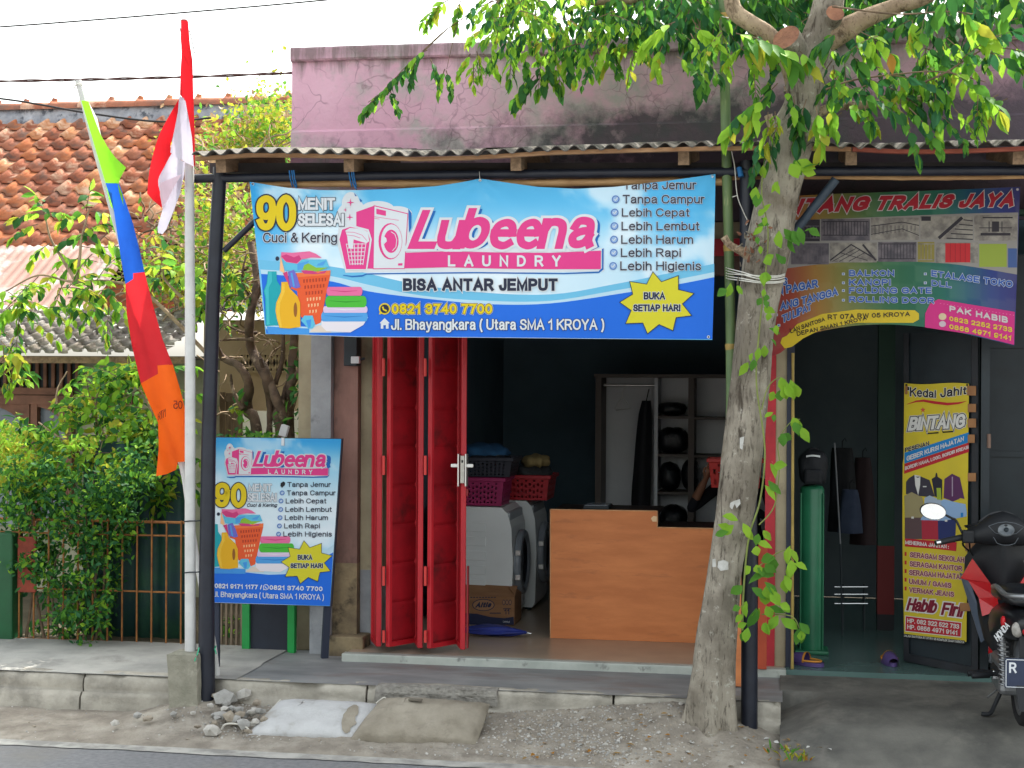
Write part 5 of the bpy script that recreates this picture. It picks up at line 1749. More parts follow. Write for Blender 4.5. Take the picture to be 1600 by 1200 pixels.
for px, y0, y1 in ((730.0, 885, 1013), (730.0, 764, 775)):
    a, b = at(px, y1, F), at(px, y0, F)
    gg.box(a.x - .006, a.x + .004, F, F + .03, a.z, b.z, mat('dark_red_enamel', S(128, 22, 30), rough=.4))
gg.build('closing_strip', door)

# electric box on the brown pier
p = at(551, 545, 9.88)
t_ = thing('meter_box', 'small black electric box with a grey lamp on the brown pier under the banner', 'electric box', p)
gg = MB()
a, b = at(542, 572, 9.88), at(563, 524, 9.88)
gg.bbox(a.x, b.x, 9.80, 9.899, a.z, b.z + .14, M_black, bev=.006)
gg.build('case', t_)
gg = MB()
a, b = at(550, 568, 9.79), at(563, 557, 9.79)
gg.bbox(a.x, b.x, 9.76, 9.80, a.z, b.z, mat('pale_grey_plastic', S(196, 198, 200), rough=.5), bev=.004)
gg.tube([at(563, 562, 9.78), at(570, 560, 9.79)], .008, M_black, seg=8)
gg.build('lamp', t_)

# ------------------------------------------------------------------ laundry: counter
M_ply2 = mat('orange_plywood', S(208, 128, 74), S(190, 112, 62), rough=.55, scale=2.4, stretch=(1, 1, 5), bump=.06, bscale=30, spots=S(172, 102, 62), sscale=3.4, slo=.56, shi=.72)
M_dkwood = mat('dark_wood', S(40, 30, 28), rough=.5)
pc = onz(870, 997.5, FLOOR_Z)
CY_ = pc.y
ctr = thing('counter', 'orange brown plywood counter with a cut step in its top right', 'counter', (at(980, 900, CY_).x, CY_, FLOOR_Z))
gg = MB()
q = [(860, 796), (1027, 798.5), (1027, 824), (1178, 827), (1178, 1004), (860, 997.5)]
pts = [at(x, y, CY_) for x, y in q]
for i in (4, 5):
    pts[i].z = FLOOR_Z + .001
gg.plate(pts, .018, M_ply2, (0, 1, 0))
gg.build('front_panel', ctr)
gg = MB()
for i, j in ((0, 1), (1, 2), (2, 3), (0, 5)):
    gg.bar(pts[i] + Vector((0, .008, 0)), pts[j] + Vector((0, .008, 0)), .022, .006, mat('pale_ply_edge', S(206, 160, 116), S(176, 128, 86), rough=.7, scale=12))
gg.build('edge_strip', ctr)
gg = MB()
xL, xM, xR = pts[0].x, pts[1].x, pts[4].x
gg.box(xL + .01, xL + .03, CY_ + .019, CY_ + .55, FLOOR_Z, pts[0].z - .03, M_dkwood)
gg.box(xR - .03, xR - .01, CY_ + .019, CY_ + .55, FLOOR_Z, pts[3].z - .03, M_dkwood)
gg.build('side_panel', ctr)
gg = MB()
gg.box(xL + .005, xM, CY_ + .019, CY_ + .58, pts[0].z - .028, pts[0].z - .006, M_dkwood)
gg.box(xM + .002, xR, CY_ + .019, CY_ + .58, pts[3].z - .03, pts[3].z - .008, M_dkwood)
gg.build('top', ctr)
gg = MB()
gg.plate([at(x, y, CY_ - .001) for x, y in ((1017, 810), (1021, 806), (1026.5, 807), (1026.5, 815), (1020, 815))], .002, mat('torn_paper', S(222, 190, 150), rough=.8), (0, -1, 0))
gg.build('torn_patch', ctr)
a = at(935, 790, CY_ + .3)
t_ = thing('tablet', 'flat dark tablet lying on the plywood counter', 'tablet', (a.x, CY_ + .3, pts[0].z - .006))
gg = MB()
zt3 = pts[0].z - .006
gg.bbox(a.x - .09, a.x + .09, CY_ + .15, CY_ + .40, zt3, zt3 + .025, M_black, bev=.006)
gg.build('case', t_)
gg = MB()
gg.box(a.x - .08, a.x + .08, CY_ + .16, CY_ + .39, zt3 + .0255, zt3 + .028, mat('screen_glass', S(150, 158, 168), rough=.15))
gg.build('screen', t_)
# plank leaning behind the post
gg = MB()
a, b = at(1152, 1098, 9.3), at(1166, 850, 9.5)
gg.bar((a.x, 9.25, PAVE_Z + .005), (b.x, 9.5, b.z), .07, .02, M_ply2)
o = gg.build('plank')
o['label'] = 'narrow orange plank leaning behind the trunk and the black post'
o['category'] = 'plank'
gg = MB()
a, b = at(1184, 1010, 9.62), at(1199, 850, 9.62)
gg.bbox(a.x, b.x, 9.58, 9.60, FLOOR_Z + .002, b.z, mat('orange_red_board', S(190, 84, 54), S(170, 70, 46), rough=.6, scale=4), bev=.003)
o = gg.build('board')
o['label'] = 'orange red board standing against the red door jamb'
o['category'] = 'board'

# ------------------------------------------------------------------ washing machines
M_wm = mat('white_enamel', S(226, 230, 230), S(216, 220, 220), rough=.4, scale=2)
M_wm2 = mat('light_grey_plastic', S(158, 164, 170), rough=.4)
M_glass = mat('dark_door_glass', S(24, 30, 38), rough=.08, spec=.6)
M_grring = mat('grey_door_ring', S(132, 138, 146), rough=.3)
def washer(x1, y0, label):
    """front faces +X at x1; near side at y0"""
    W, D, H = .60, .60, .85
    t_ = thing('washing_machine', label, 'washing machine', (x1 - D / 2, y0 + W / 2, FLOOR_Z), group='front loading washing machines in a row')
    gg = MB()
    x0, y1 = x1 - D, y0 + W
    prof = [(x0, .02), (x1 - .02, .02), (x1, .06), (x1 + .012, .45), (x1 - .002, .70), (x1 - .03, .80), (x1 - .075, .845), (x0, .85)]
    n = len(prof)
    vs = [(x, y0, FLOOR_Z + z) for x, z in prof] + [(x, y1, FLOOR_Z + z) for x, z in prof]
    gg.add(vs, [list(range(n)), list(range(n, 2 * n))[::-1]] + [(i, (i + 1) % n, (i + 1) % n + n, i + n) for i in range(n)], M_wm)
    for k in range(6):
        z = FLOOR_Z + .14 + k * .105
        gg.bbox(x0 + .06, x1 - .19, y0 - .006, y0 + .002, z, z + .07, M_wm, bev=.004)
    gg.build('body', t_)
    gg = MB()
    gg.bbox(x1 - .07, x1 + .006, y0 + .02, y1 - .02, FLOOR_Z + .72, FLOOR_Z + .81, M_wm2, bev=.01, M=Matrix.Translation((-.022, 0, 0)))
    gg.build('control_panel', t_)
    Mx = Matrix.Translation((x1 + .010, (y0 + y1) / 2, FLOOR_Z + .42)) @ Matrix.Rotation(math.pi / 2, 4, 'Y')
    gg = MB()
    gg.lathe([(.24, 0), (.245, .02), (.235, .045), (.205, .05), (.185, .035), (.18, .02)], M_grring, 32, Mx)
    dd = gg.build('door', t_)
    gg = MB()
    gg.lathe([(.0, .005), (.10, .008), (.16, .018), (.182, .03)], M_glass, 32, Mx)
    gg.build('glass', dd)
    gg = MB()
    for dz in (.09, -.09):
        gg.bbox(x1 + .02, x1 + .06, y0 + .05, y0 + .075, FLOOR_Z + .42 + dz - .02, FLOOR_Z + .42 + dz + .02, M_lock, bev=.004)
    gg.build('hinge', dd)
    gg = MB()
    for yy in (y0 + .06, y1 - .06):
        gg.lathe([(.025, 0), (.025, .021)], M_black, 10, Matrix.Translation((x1 - .06, yy, FLOOR_Z)))
        gg.lathe([(.025, 0), (.025, .021)], M_black, 10, Matrix.Translation((x0 + .06, yy, FLOOR_Z)))
    gg.build('foot', t_)
W1Y = 11.05
W1X = at(799, 860, W1Y).x
washer(W1X, W1Y, 'white front loader washing machine nearest the red folding door')
W2Y = 11.75
W2X = at(836, 860, W2Y).x
washer(W2X, W2Y, 'second washing machine standing behind the nearest white one')

# ------------------------------------------------------------------ baskets and linen
def basket(x0, x1, y0, y1, z0, h, m, label, rows=8, cols=12, hole=None):
    t_ = thing('laundry_basket', label, 'basket', ((x0 + x1) / 2, (y0 + y1) / 2, z0), group='plastic laundry baskets on the machines')
    gg = MB()
    tp = .022
    def P4(u, v, side):
        i = tp * (1 - v)
        X0, X1, Y0, Y1 = x0 + i, x1 - i, y0 + i, y1 - i
        if side == 0: return (lerp(X0, X1, u), Y0, z0 + v * h)
        if side == 1: return (X1, lerp(Y0, Y1, u), z0 + v * h)
        if side == 2: return (lerp(X1, X0, u), Y1, z0 + v * h)
        return (X0, lerp(Y1, Y0, u), z0 + v * h)
    for s in range(4):
        n = cols
        us = [0, .07] + [.07 + .86 * k / (2 * n) for k in range(1, 2 * n)] + [.93, 1]
        vv = [0, .1] + [.1 + .72 * k / (2 * rows) for k in range(1, 2 * rows)] + [.82, 1]
        for a in range(len(us) - 1):
            for b in range(len(vv) - 1):
                if 0 < a < len(us) - 2 and 0 < b < len(vv) - 2 and a % 2 == 1 and (b + (a // 2) % 2) % 4 in (1, 2):
                    continue
                gg.add([P4(us[a], vv[b], s), P4(us[a + 1], vv[b], s), P4(us[a + 1], vv[b + 1], s), P4(us[a], vv[b + 1], s)], [(0, 1, 2, 3)], m)
    gg.add([P4(0, 0, 0), P4(1, 0, 0), P4(1, 0, 1), P4(0, 0, 3)], [(0, 1, 2, 3)], m)
    gg.build('body', t_, recalc=False)
    gg = MB()
    e = .014
    zt_ = z0 + h
    for (a, b) in (((x0 - e, y0 - e), (x1 + e, y0)), ((x0 - e, y1), (x1 + e, y1 + e)), ((x0 - e, y0), (x0, y1)), ((x1, y0), (x1 + e, y1))):
        gg.bbox(a[0], b[0], a[1], b[1], zt_ - .025, zt_ + .004, m, bev=.004, seg=1)
    gg.build('rim', t_)
    return t_
def heap(name, label, cat, c, r, m, seed, group=None):
    gg = MB()
    gg.ell((0, 0, 0), r, m, seg=28, rings=14, fn=lambda n: 1 + .35 * (fbm(n.x * 2.2 + seed, n.y * 2.2 + n.z * 1.7, seed) - .5) + .12 * math.sin(9 * n.x + 5 * n.y + seed))
    o = gg.build(name)
    o.location = c
    o['label'] = label
    o['category'] = cat
    if group:
        o['group'] = group
    return o
M_purple = mat('magenta_plastic', S(160, 40, 96), S(146, 34, 86), rough=.45, scale=3)
M_rbask = mat('red_plastic', S(176, 34, 46), S(160, 28, 40), rough=.4, scale=3)
M_dbask = mat('charcoal_plastic', S(52, 54, 66), S(44, 46, 56), rough=.5, scale=3)
zt1 = FLOOR_Z + .85
B1 = W1Y + .03
xL1, xR1 = at(700, 760, B1).x, at(787, 760, B1).x
basket(xL1, xR1, B1, B1 + .38, zt1 + .003, .205, M_purple, 'magenta slotted laundry basket on the nearest washing machine')
xR2 = at(800, 720, B1 + .02).x
basket(xL1 + .02, xR2, B1 + .02, B1 + .40, zt1 + .215, .14, M_dbask, 'charcoal laundry basket stacked on the magenta basket')
B2 = W2Y - .05
xL3, xR3 = at(806, 756, B2).x, at(858, 756, B2).x
basket(xL3 - .12, xR3, B2, B2 + .42, zt1 + .003, .19, M_rbask, 'dark red laundry basket on the second washing machine', rows=6, cols=10)
heap('linen', 'blue folded linen heaped in the charcoal basket', 'linen', ((xL1 + xR2) / 2, B1 + .2, zt1 + .39), (.20, .15, .07), mat('blue_linen', S(44, 92, 132), S(34, 74, 112), rough=.9, scale=7), 3)
heap('linen', 'black linen edge hanging over the charcoal basket rim', 'linen', ((xL1 + xR2) / 2 + .02, B1 + .17, zt1 + .345), (.19, .15, .045), mat('black_linen', S(32, 34, 42), S(90, 90, 92), rough=.9, scale=14, lo=.6, hi=.7), 9)
heap('linen', 'tan folded cloth on top of the red basket pile', 'linen', ((xL3 + xR3) / 2, B2 + .16, zt1 + .30), (.12, .14, .055), mat('tan_linen', S(158, 140, 96), S(136, 118, 78), rough=.9, scale=6), 14)
heap('linen', 'dark grey cloth piled in the red basket', 'linen', ((xL3 + xR3) / 2 - .03, B2 + .17, zt1 + .20), (.17, .15, .075), mat('grey_linen', S(66, 68, 70), S(40, 42, 46), rough=.9, scale=8), 21)

# carton
M_card = mat('cardboard', S(150, 110, 78), S(134, 96, 66), rough=.85, scale=4, stretch=(1, 1, 6))
pb = onz(780, 977, FLOOR_Z)
CBY = pb.y
cx0, cx1 = at(722, 950, CBY).x, at(804, 950, CBY).x
cz1 = at(770, 931, CBY).z
t_ = thing('carton', 'brown cardboard carton with an oval blue logo and navy base before the washer', 'box', ((cx0 + cx1) / 2, CBY, FLOOR_Z))
gg = MB()
gg.bbox(cx0, cx1, CBY, CBY + .30, FLOOR_Z + .002, cz1, M_card, bev=.004, seg=1)
gg.build('body', t_)
gg = MB()
gg.add([(cx0, CBY + .001, cz1), (cx1, CBY + .001, cz1), (cx1 + .005, CBY + .10, cz1 + .065), (cx0 + .005, CBY + .10, cz1 + .075)], [(0, 1, 2, 3)], M_card)
gg.add([(cx1, CBY, cz1), (cx1, CBY + .3, cz1), (cx1 - .05, CBY + .3, cz1 + .06), (cx1 - .05, CBY + .05, cz1 + .06)], [(0, 1, 2, 3)], M_card)
gg.build('flap', t_)
P = Print(lambda x, y, l=0: at(x, y, CBY - .002 - l * .001), 40)
cN = ink('carton_navy', 36, 42, 72)
cX = lambda x, y: (700 + x / 5.456, 800 + y / 5.456)
P.poly([cX(*p) for p in ((120, 860), (250, 868), (360, 895), (480, 905), (560, 893), (563, 962), (120, 962))], cN, .5)
P.ring(*cX(302, 793), 17.5, 9.5, cN, .5)
P.ring(*cX(302, 793), 16.3, 8.4, ink('carton_tan', 160, 120, 88), .8)
P.text('Altis', [cX(235, 772), cX(365, 768), cX(362, 812), cX(232, 815)], cN, 1.4, bold=.06, shear=.3)
P.text('LAUNDRY DETERGENT', [cX(190, 722), cX(415, 722), cX(415, 733), cX(190, 733)], cN, 1.4) if False else None
for k in range(9):
    P.rect(*cX(190 + k * 25, 724), *cX(208 + k * 25, 731), cN, 1.0)
for x in (468, 495, 522):
    P.ring(*cX(x + 8, 770), 2.2, 4.2, cN, .8)
    P.ring(*cX(x + 8, 770), 1.5, 3.2, ink('carton_tan', 160, 120, 88), 1.1)
P.text('11', [cX(480, 828), cX(525, 828), cX(525, 872), cX(480, 872)], cN, 1.2, bold=.02)
P.rect(*cX(470, 822), *cX(535, 829), cN, 1.0)
P.rect(*cX(355, 858), *cX(450, 866), cN, 1.0)
P.text('Lembut', [cX(470, 925), cX(527, 928), cX(527, 944), cX(470, 942)], WHITE, 1.4)
P.build('print', t_)

# blue folded umbrella on the floor
pu = onz(780, 995, FLOOR_Z)
t_ = thing('umbrella', 'folded blue umbrella lying on the floor at the sill', 'umbrella', (pu.x, pu.y, FLOOR_Z))
gg = MB()
M_um = mat('blue_nylon', S(44, 58, 140), S(34, 44, 116), rough=.5, scale=6, spots=S(90, 130, 180), sscale=5, slo=.6, shi=.64)
a0, a1 = onz(728, 993, FLOOR_Z).x, onz(826, 994, FLOOR_Z).x
def umb(u, v):
    t = u
    r = .055 * (math.sin(math.pi * (t * .86 + .12)) ** .8) + .003
    a = 2 * math.pi * v
    rr = r * (1 + .25 * math.sin(5 * a + 6 * t))
    return (lerp(a0, a1, t), pu.y + rr * 1.3 * math.cos(a) + .02 * math.sin(t * 5), FLOOR_Z + .04 + rr * .62 * math.sin(a) * (1 if math.sin(a) > 0 else .9))
gg.sheet(umb, 26, 20, M_um)
gg.build('canopy', t_)
gg = MB()
gg.tube([(a1 - .01, pu.y, FLOOR_Z + .035), (a1 + .03, pu.y, FLOOR_Z + .03)], .006, M_chr, seg=8)
gg.build('tip', t_)

# ------------------------------------------------------------------ shelf unit at the back
M_lam = mat('grey_white_laminate', S(220, 222, 224), S(208, 210, 214), rough=.6, scale=2)
M_lamd = mat('brown_edge_laminate', S(96, 86, 80), rough=.6)
SYF, SYB = 13.0, 13.38
sx = lambda px: at(px, 700, SYF).x
sz = lambda py: at(1000, py, SYF).z
shf = thing('shelf_unit', 'tall pale laminate shelf with hanging bay and square compartments at the back', 'shelf', (sx(1035), SYF, FLOOR_Z))
def part(name, boxes, m, parent, **kw):
    gg = MB()
    for b in boxes:
        gg.box(*b, m)
    return gg.build(name, parent, **kw)
ztop = sz(590)
part('back_panel', [(sx(932), sx(1200), SYB, SYB + .015, FLOOR_Z, ztop)], M_lam, shf)
for px, w in ((930, .05), (1022, .03), (1075, .05), (1140, .03), (1196, .03)):
    part('upright', [(sx(px), sx(px) + w, SYF, SYB - .001, FLOOR_Z, ztop - .001)], M_lamd if w > .04 else M_lam, shf)
part('top_board', [(sx(928), sx(1200), SYF - .01, SYB + .01, ztop, ztop + .03)], M_lamd, shf)
for y in (650, 709, 768, 830, 880):
    part('shelf_board', [(sx(1022) + .031, sx(1075) - .001, SYF + .005, SYB - .002, sz(y) - .02, sz(y))], M_lamd, shf)
    part('shelf_board', [(sx(1075) + .051, sx(1140) - .001, SYF + .005, SYB - .002, sz(y + 1) - .02, sz(y + 1))], M_lamd, shf)
part('hanging_bay_floor', [(sx(930) + .051, sx(1022) - .001, SYF + .005, SYB - .002, sz(880) - .02, sz(880))], M_lam, shf)
gg = MB()
gg.tube([(sx(930) + .05, SYF + .18, sz(602)), (sx(1022), SYF + .18, sz(602))], .012, M_lock, seg=8)
gg.build('hanging_rod', shf)
# hanger
t_ = thing('clothes_hanger', 'empty wire hanger on the rod of the pale shelf', 'hanger', at(970, 602, SYF + .18))
gg = MB()
hp = [at(x, y, SYF + .16) for x, y in ((973, 601), (976, 605), (973, 612), (972, 620))]
gg.tube(smooth_path([tuple(p) for p in hp], 4), .004, M_lock, seg=5)
gg.build('hook', t_)
gg = MB()
hp = [at(x, y, SYF + .16) for x, y in ((972, 620), (961, 638), (963, 641), (985, 638), (984, 634), (972, 620))]
gg.tube([tuple(p) for p in hp], .0045, M_lock, seg=5)
gg.build('frame', t_)
# dark trousers hanging
t_ = thing('trousers', 'dark trousers hanging from the shelf upright', 'trousers', at(1010, 628, SYF - .03))
gg = MB()
tl = [(1010, 626, 14), (1008, 650, 22), (1006, 690, 26), (1004, 730, 28), (1002, 765, 30), (1001, 790, 30), (1003, 815, 24)]
def tf(u, v):
    k = v * (len(tl) - 1)
    i = min(int(k), len(tl) - 2)
    cx, cy, w = (lerp(tl[i][j], tl[i + 1][j], k - i) for j in range(3))
    a = 2 * math.pi * u
    p = at(cx + w / 2 * math.cos(a), cy, SYF - .05)
    return (p.x, p.y + .035 * math.sin(a) * (1 + .4 * math.sin(3 * a)), p.z)
gg.sheet(tf, 20, 14, M_blk)
gg.build('cloth', t_)
gg = MB()
gg.tube([at(1010, 627, SYF - .05), at(1012, 617, SYF - .02), at(1014, 608, SYF + .01)], .005, M_blk, seg=5)
gg.build('hook', t_)
# wrapped laundry parcels
M_bag = mat('black_glossy_plastic', S(22, 26, 30), S(14, 16, 20), rough=.16, scale=9, bump=.9, bscale=16, spec=.7)
def parcel(x0, y0, x1, y1, seed, label):
    Y = SYF + .17
    c = at((x0 + x1) / 2, (y0 + y1) / 2, Y)
    s = ppm(c.x * 0 + (x0 + x1) / 2, Y)
    gg = MB()
    rx, rz = (x1 - x0) / s / 2, (y1 - y0) / s / 2
    gg.ell((0, 0, 0), (rx, .15, rz), M_bag, seg=26, rings=16, fn=lambda n: (1 + .22 * (fbm(n.x * 3 + seed, n.z * 3 + n.y, seed) - .5)) / max(abs(n.x) ** 3 + abs(n.y) ** 3 + abs(n.z) ** 3, .3) ** (.18))
    o = gg.build('laundry_parcel')
    o.location = c
    o['label'] = label
    o['category'] = 'parcel'
    o['group'] = 'black plastic wrapped laundry parcels on the shelf'
parcel(1028, 628, 1073, 648.5, 1, 'flat black wrapped parcel on the top shelf board')
parcel(1026, 667, 1078, 708, 2, 'large round black wrapped parcel on the second shelf board')
parcel(1030, 721, 1063, 767, 3, 'upright black wrapped parcel at left on the third shelf board')
parcel(1065, 717, 1094, 767, 4, 'upright ribbed black parcel beside another on the third shelf board')
parcel(1032, 788, 1074, 829, 5, 'dim black parcel low on the fourth shelf board')

# ------------------------------------------------------------------ person behind the counter
# (seated on a stool, so the trunk hides the head and the counter the legs)
M_shirt = mat('black_shirt', S(30, 30, 36), S(22, 22, 28), rough=.9, scale=8)
M_skin = mat('brown_skin', S(140, 98, 74), S(128, 88, 66), rough=.55, scale=8)
M_hair = mat('black_headscarf', S(26, 26, 32), rough=.85)
def skin_body(name, verts, edges, m, parent, sub=2, root=0):
    me = bpy.data.meshes.new(name)
    me.from_pydata([v[:3] for v in verts], edges, [])
    o = bpy.data.objects.new(name, me)
    COL.objects.link(o)
    md = o.modifiers.new('Skin', 'SKIN')
    for i, v in enumerate(verts):
        r = v[3]
        rr = v[4] if len(v) > 4 else r
        me.skin_vertices[0].data[i].radius = (r, rr)
    me.skin_vertices[0].data[root].use_root = True
    o.modifiers.new('Sub', 'SUBSURF').levels = sub
    o.modifiers['Sub'].render_levels = sub
    me.materials.append(m)
    bpy.context.view_layer.update()
    dg = bpy.context.evaluated_depsgraph_get()
    m2 = bpy.data.meshes.new_from_object(o.evaluated_get(dg))
    o.modifiers.clear()
    o.data = m2
    for p in m2.polygons:
        p.use_smooth = True
    if not m2.materials:
        m2.materials.append(m)
    if parent:
        o.parent = parent
        o.matrix_parent_inverse = parent.matrix_world.inverted()
    return o
PYY = 12.1
pp = at(1160, 900, PYY)
X0 = pp.x
person = thing('person', 'person in black seated behind the counter, holding up a red basket', 'person', (X0, PYY, FLOOR_Z))
el = at(1078, 797, PYY - .22)
hd = at(1106, 742, PYY - .30)
Z = FLOOR_Z
Z -= .36
bv = [(X0, PYY, Z + .92, .15, .11), (X0, PYY, Z + 1.12, .125, .10), (X0, PYY, Z + 1.30, .16, .11), (X0, PYY, Z + 1.40, .07, .065), (X0, PYY, Z + 1.48, .05, .05),
      (X0 - .17, PYY, Z + 1.34, .058, .058), ((X0 - .17 + el.x) / 2, PYY - .12, (Z + 1.34 + el.z) / 2, .048, .048), (el.x, el.y, el.z, .04, .04),
      (lerp(el.x, hd.x, .5), lerp(el.y, hd.y, .5), lerp(el.z, hd.z, .5), .034, .034), (lerp(el.x, hd.x, .85), lerp(el.y, hd.y, .85), lerp(el.z, hd.z, .85), .025, .025),
      (X0 + .17, PYY, Z + 1.34, .058, .058), (X0 + .24, PYY - .05, Z + 1.1, .046, .046), (X0 + .16, PYY - .26, Z + 1.12, .034, .034), (X0 + .06, PYY - .34, Z + 1.2, .024, .024),
      (X0 - .09, PYY - .06, Z + .86, .09, .085), (X0 - .12, PYY - .42, Z + .84, .065, .065), (X0 - .12, PYY - .40, Z + .45, .045, .045), (X0 - .12, PYY - .52, Z + .40, .036, .03),
      (X0 + .09, PYY - .06, Z + .86, .09, .085), (X0 + .12, PYY - .42, Z + .84, .065, .065), (X0 + .12, PYY - .40, Z + .45, .045, .045), (X0 + .12, PYY - .52, Z + .40, .036, .03)]
be = [(0, 1), (1, 2), (2, 3), (3, 4), (2, 5), (5, 6), (6, 7), (7, 8), (8, 9), (2, 10), (10, 11), (11, 12), (12, 13), (0, 14), (14, 15), (15, 16), (16, 17), (0, 18), (18, 19), (19, 20), (20, 21)]
skin_body('body', bv, be, M_shirt, person)
# forearm and hand of skin, five fingers round the basket's rim
wr = Vector(bv[9][:3])
dr = (hd - el).normalized()
hv = [(el.lerp(hd, .25).x, el.lerp(hd, .25).y, el.lerp(hd, .25).z, .040), (el.lerp(hd, .6).x, el.lerp(hd, .6).y, el.lerp(hd, .6).z, .034), (wr.x, wr.y, wr.z, .026, .022),
      (wr.x + dr.x * .05, wr.y - .015, wr.z + dr.z * .05, .034, .016), (wr.x + dr.x * .09, wr.y - .03, wr.z + dr.z * .09, .036, .014)]
he = [(0, 1), (1, 2), (2, 3), (3, 4)]
base = Vector(hv[4][:3])
sd_ = Vector((dr.z, 0, -dr.x)).normalized()
for k, (off, ln) in enumerate(((-.030, .058), (-.010, .068), (.010, .064), (.029, .050))):
    p0 = base + sd_ * off
    i = len(hv)
    p1 = p0 + dr * ln * .45 + Vector((0, -.012, 0))
    p2 = p0 + dr * ln * .75 + Vector((0, .012, 0))
    p3 = p0 + dr * ln * .8 + Vector((0, .03, 0))
    for p, r_ in ((p0, .010), (p1, .009), (p2, .008), (p3, .007)):
        hv.append((p.x, p.y, p.z, r_))
    he += [(4, i), (i, i + 1), (i + 1, i + 2), (i + 2, i + 3)]
p0 = Vector(hv[3][:3]) + sd_ * -.034
i = len(hv)
for p, r_ in ((p0, .011), (p0 + dr * .03 + sd_ * -.012, .010), (p0 + dr * .052 + Vector((0, .02, 0)), .008)):
    hv.append((p.x, p.y, p.z, r_))
he += [(3, i), (i, i + 1), (i + 1, i + 2)]
skin_body('forearm', hv, he, M_skin, person, root=1, label=None) if False else skin_body('forearm', hv, he, M_skin, person, root=1)
# head with face, and scarf
hc = Vector((X0, PYY - .03, Z + 1.58))
gg = MB()
def headf(n):
    s = 1.0
    if n.y < 0:
        s *= 1 - .06 * abs(n.x) * (n.z < 0)
        d = math.hypot(n.x / .16, (n.z + .12) / .26)
        s += .16 * max(0, 1 - d)
        for ex in (-.36, .36):
            s -= .05 * max(0, 1 - math.hypot((n.x - ex) / .2, (n.z - .08) / .14))
        s += .03 * max(0, 1 - math.hypot(n.x / .3, (n.z + .55) / .12))
    return s
gg.ell(hc, (.075, .092, .112), M_skin, seg=32, rings=24, fn=headf)
gg.build('head', person)
gg = MB()
for ex in (-1, 1):
    gg.ell(hc + Vector((ex * .028, -.083, .008)), (.012, .008, .007), mat('eye_white', S(220, 220, 216), rough=.3), seg=10, rings=6)
    gg.ell(hc + Vector((ex * .028, -.090, .008)), (.0055, .003, .0055), M_black, seg=8, rings=6)
gg.ell(hc + Vector((0, -.088, -.058)), (.022, .008, .007), mat('lip', S(140, 76, 70), rough=.5), seg=10, rings=6)
gg.build('face', person)
gg = MB()
gg.ell(hc + Vector((0, .022, .012)), (.088, .098, .122), M_hair, seg=28, rings=18)
gg.tube([hc + Vector((0, .03, -.04)), hc + Vector((0, .02, -.12)), hc + Vector((0, .0, -.2))], [.085, .09, .12], M_hair, seg=20)
gg.build('headscarf', person)
st_ = thing('stool', 'dark wooden stool under the person behind the counter', 'stool', (X0, PYY, FLOOR_Z))
gg = MB()
gg.lathe([(0, .0), (.16, .0), (.165, .02), (.15, .035), (0, .035)], M_dkwood, 20, Matrix.Translation((X0, PYY, FLOOR_Z + .405)))
gg.build('seat', st_)
for sx_ in (-1, 1):
    for sy_ in (-1, 1):
        gg = MB()
        gg.tube([(X0 + sx_ * .10, PYY + sy_ * .10, FLOOR_Z + .405), (X0 + sx_ * .14, PYY + sy_ * .14, FLOOR_Z)], .016, M_dkwood, seg=8)
        gg.build('leg', st_)
M_rb2 = mat('bright_red_plastic', S(224, 50, 44), S(210, 42, 38), rough=.4, scale=3)
bb = at(1107, 717, PYY - .45)
bt_ = at(1107, 762, PYY - .45)
s_ = ppm(1120, PYY - .45)
basket(bb.x, bb.x + .40, PYY - .45, PYY - .2, bt_.z, bb.z - bt_.z, M_rb2, 'bright red slotted basket held up in front of the person in black', rows=4, cols=9)

# ------------------------------------------------------------------ foliage helpers
def leafmat(name, c1, c2, trans=.45, rough=.62):
    return mat(name, c1, c2, rough=rough, scale=2.5, trans=trans, spec=.15)
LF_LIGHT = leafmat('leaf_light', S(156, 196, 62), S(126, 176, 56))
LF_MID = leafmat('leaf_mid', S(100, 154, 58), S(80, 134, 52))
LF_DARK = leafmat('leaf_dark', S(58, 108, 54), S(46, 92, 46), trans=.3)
M_drylf = leafmat('leaf_dry', S(186, 158, 128), S(160, 130, 106), trans=.2)
LF_YEL = leafmat('leaf_yellow', S(184, 180, 64), S(156, 164, 56))
LF_OLD = leafmat('leaf_ochre', S(190, 136, 58), S(168, 120, 54))
LF_BLUE = leafmat('leaf_bluish', S(54, 104, 66), S(44, 92, 58), trans=.3)
M_twig = mat('twig_bark', S(128, 108, 86), S(92, 76, 62), rough=.9, scale=12)
M_dry = mat('dry_twig', S(168, 146, 120), S(126, 106, 86), rough=.9, scale=10)
DOWN = Vector((0, 0, -1))
def leaf(mb, p, d, n, L, W, m, curl=.12):
    d = d.normalized()
    s = d.cross(n)
    if s.length < 1e-4:
        s = d.orthogonal()
    s.normalize()
    n = s.cross(d)
    bend = R.gauss(0, .12)
    k_ = R.uniform(-.12, .12)
    vs, prof = [p], ((.22, .62 + k_), (.5, 1.0), (.78, .62 - k_))
    for t, w in prof:
        c = p + d * (L * t) - n * (curl * L * t * t) + s * (bend * L * t * t)
        vs += [c - s * (W / 2 * w) + n * (W * .16 * w), c, c + s * (W / 2 * w) + n * (W * .16 * w)]
    vs.append(p + d * L - n * (curl * L * 1.15) + s * (bend * L))
    mb.add(vs, [(0, 2, 1), (0, 3, 2), (1, 2, 5, 4), (2, 3, 6, 5), (4, 5, 8, 7), (5, 6, 9, 8), (7, 8, 10), (8, 9, 10)], m, True)
def rv(k=1.0):
    return Vector((R.gauss(0, k), R.gauss(0, k), R.gauss(0, k)))
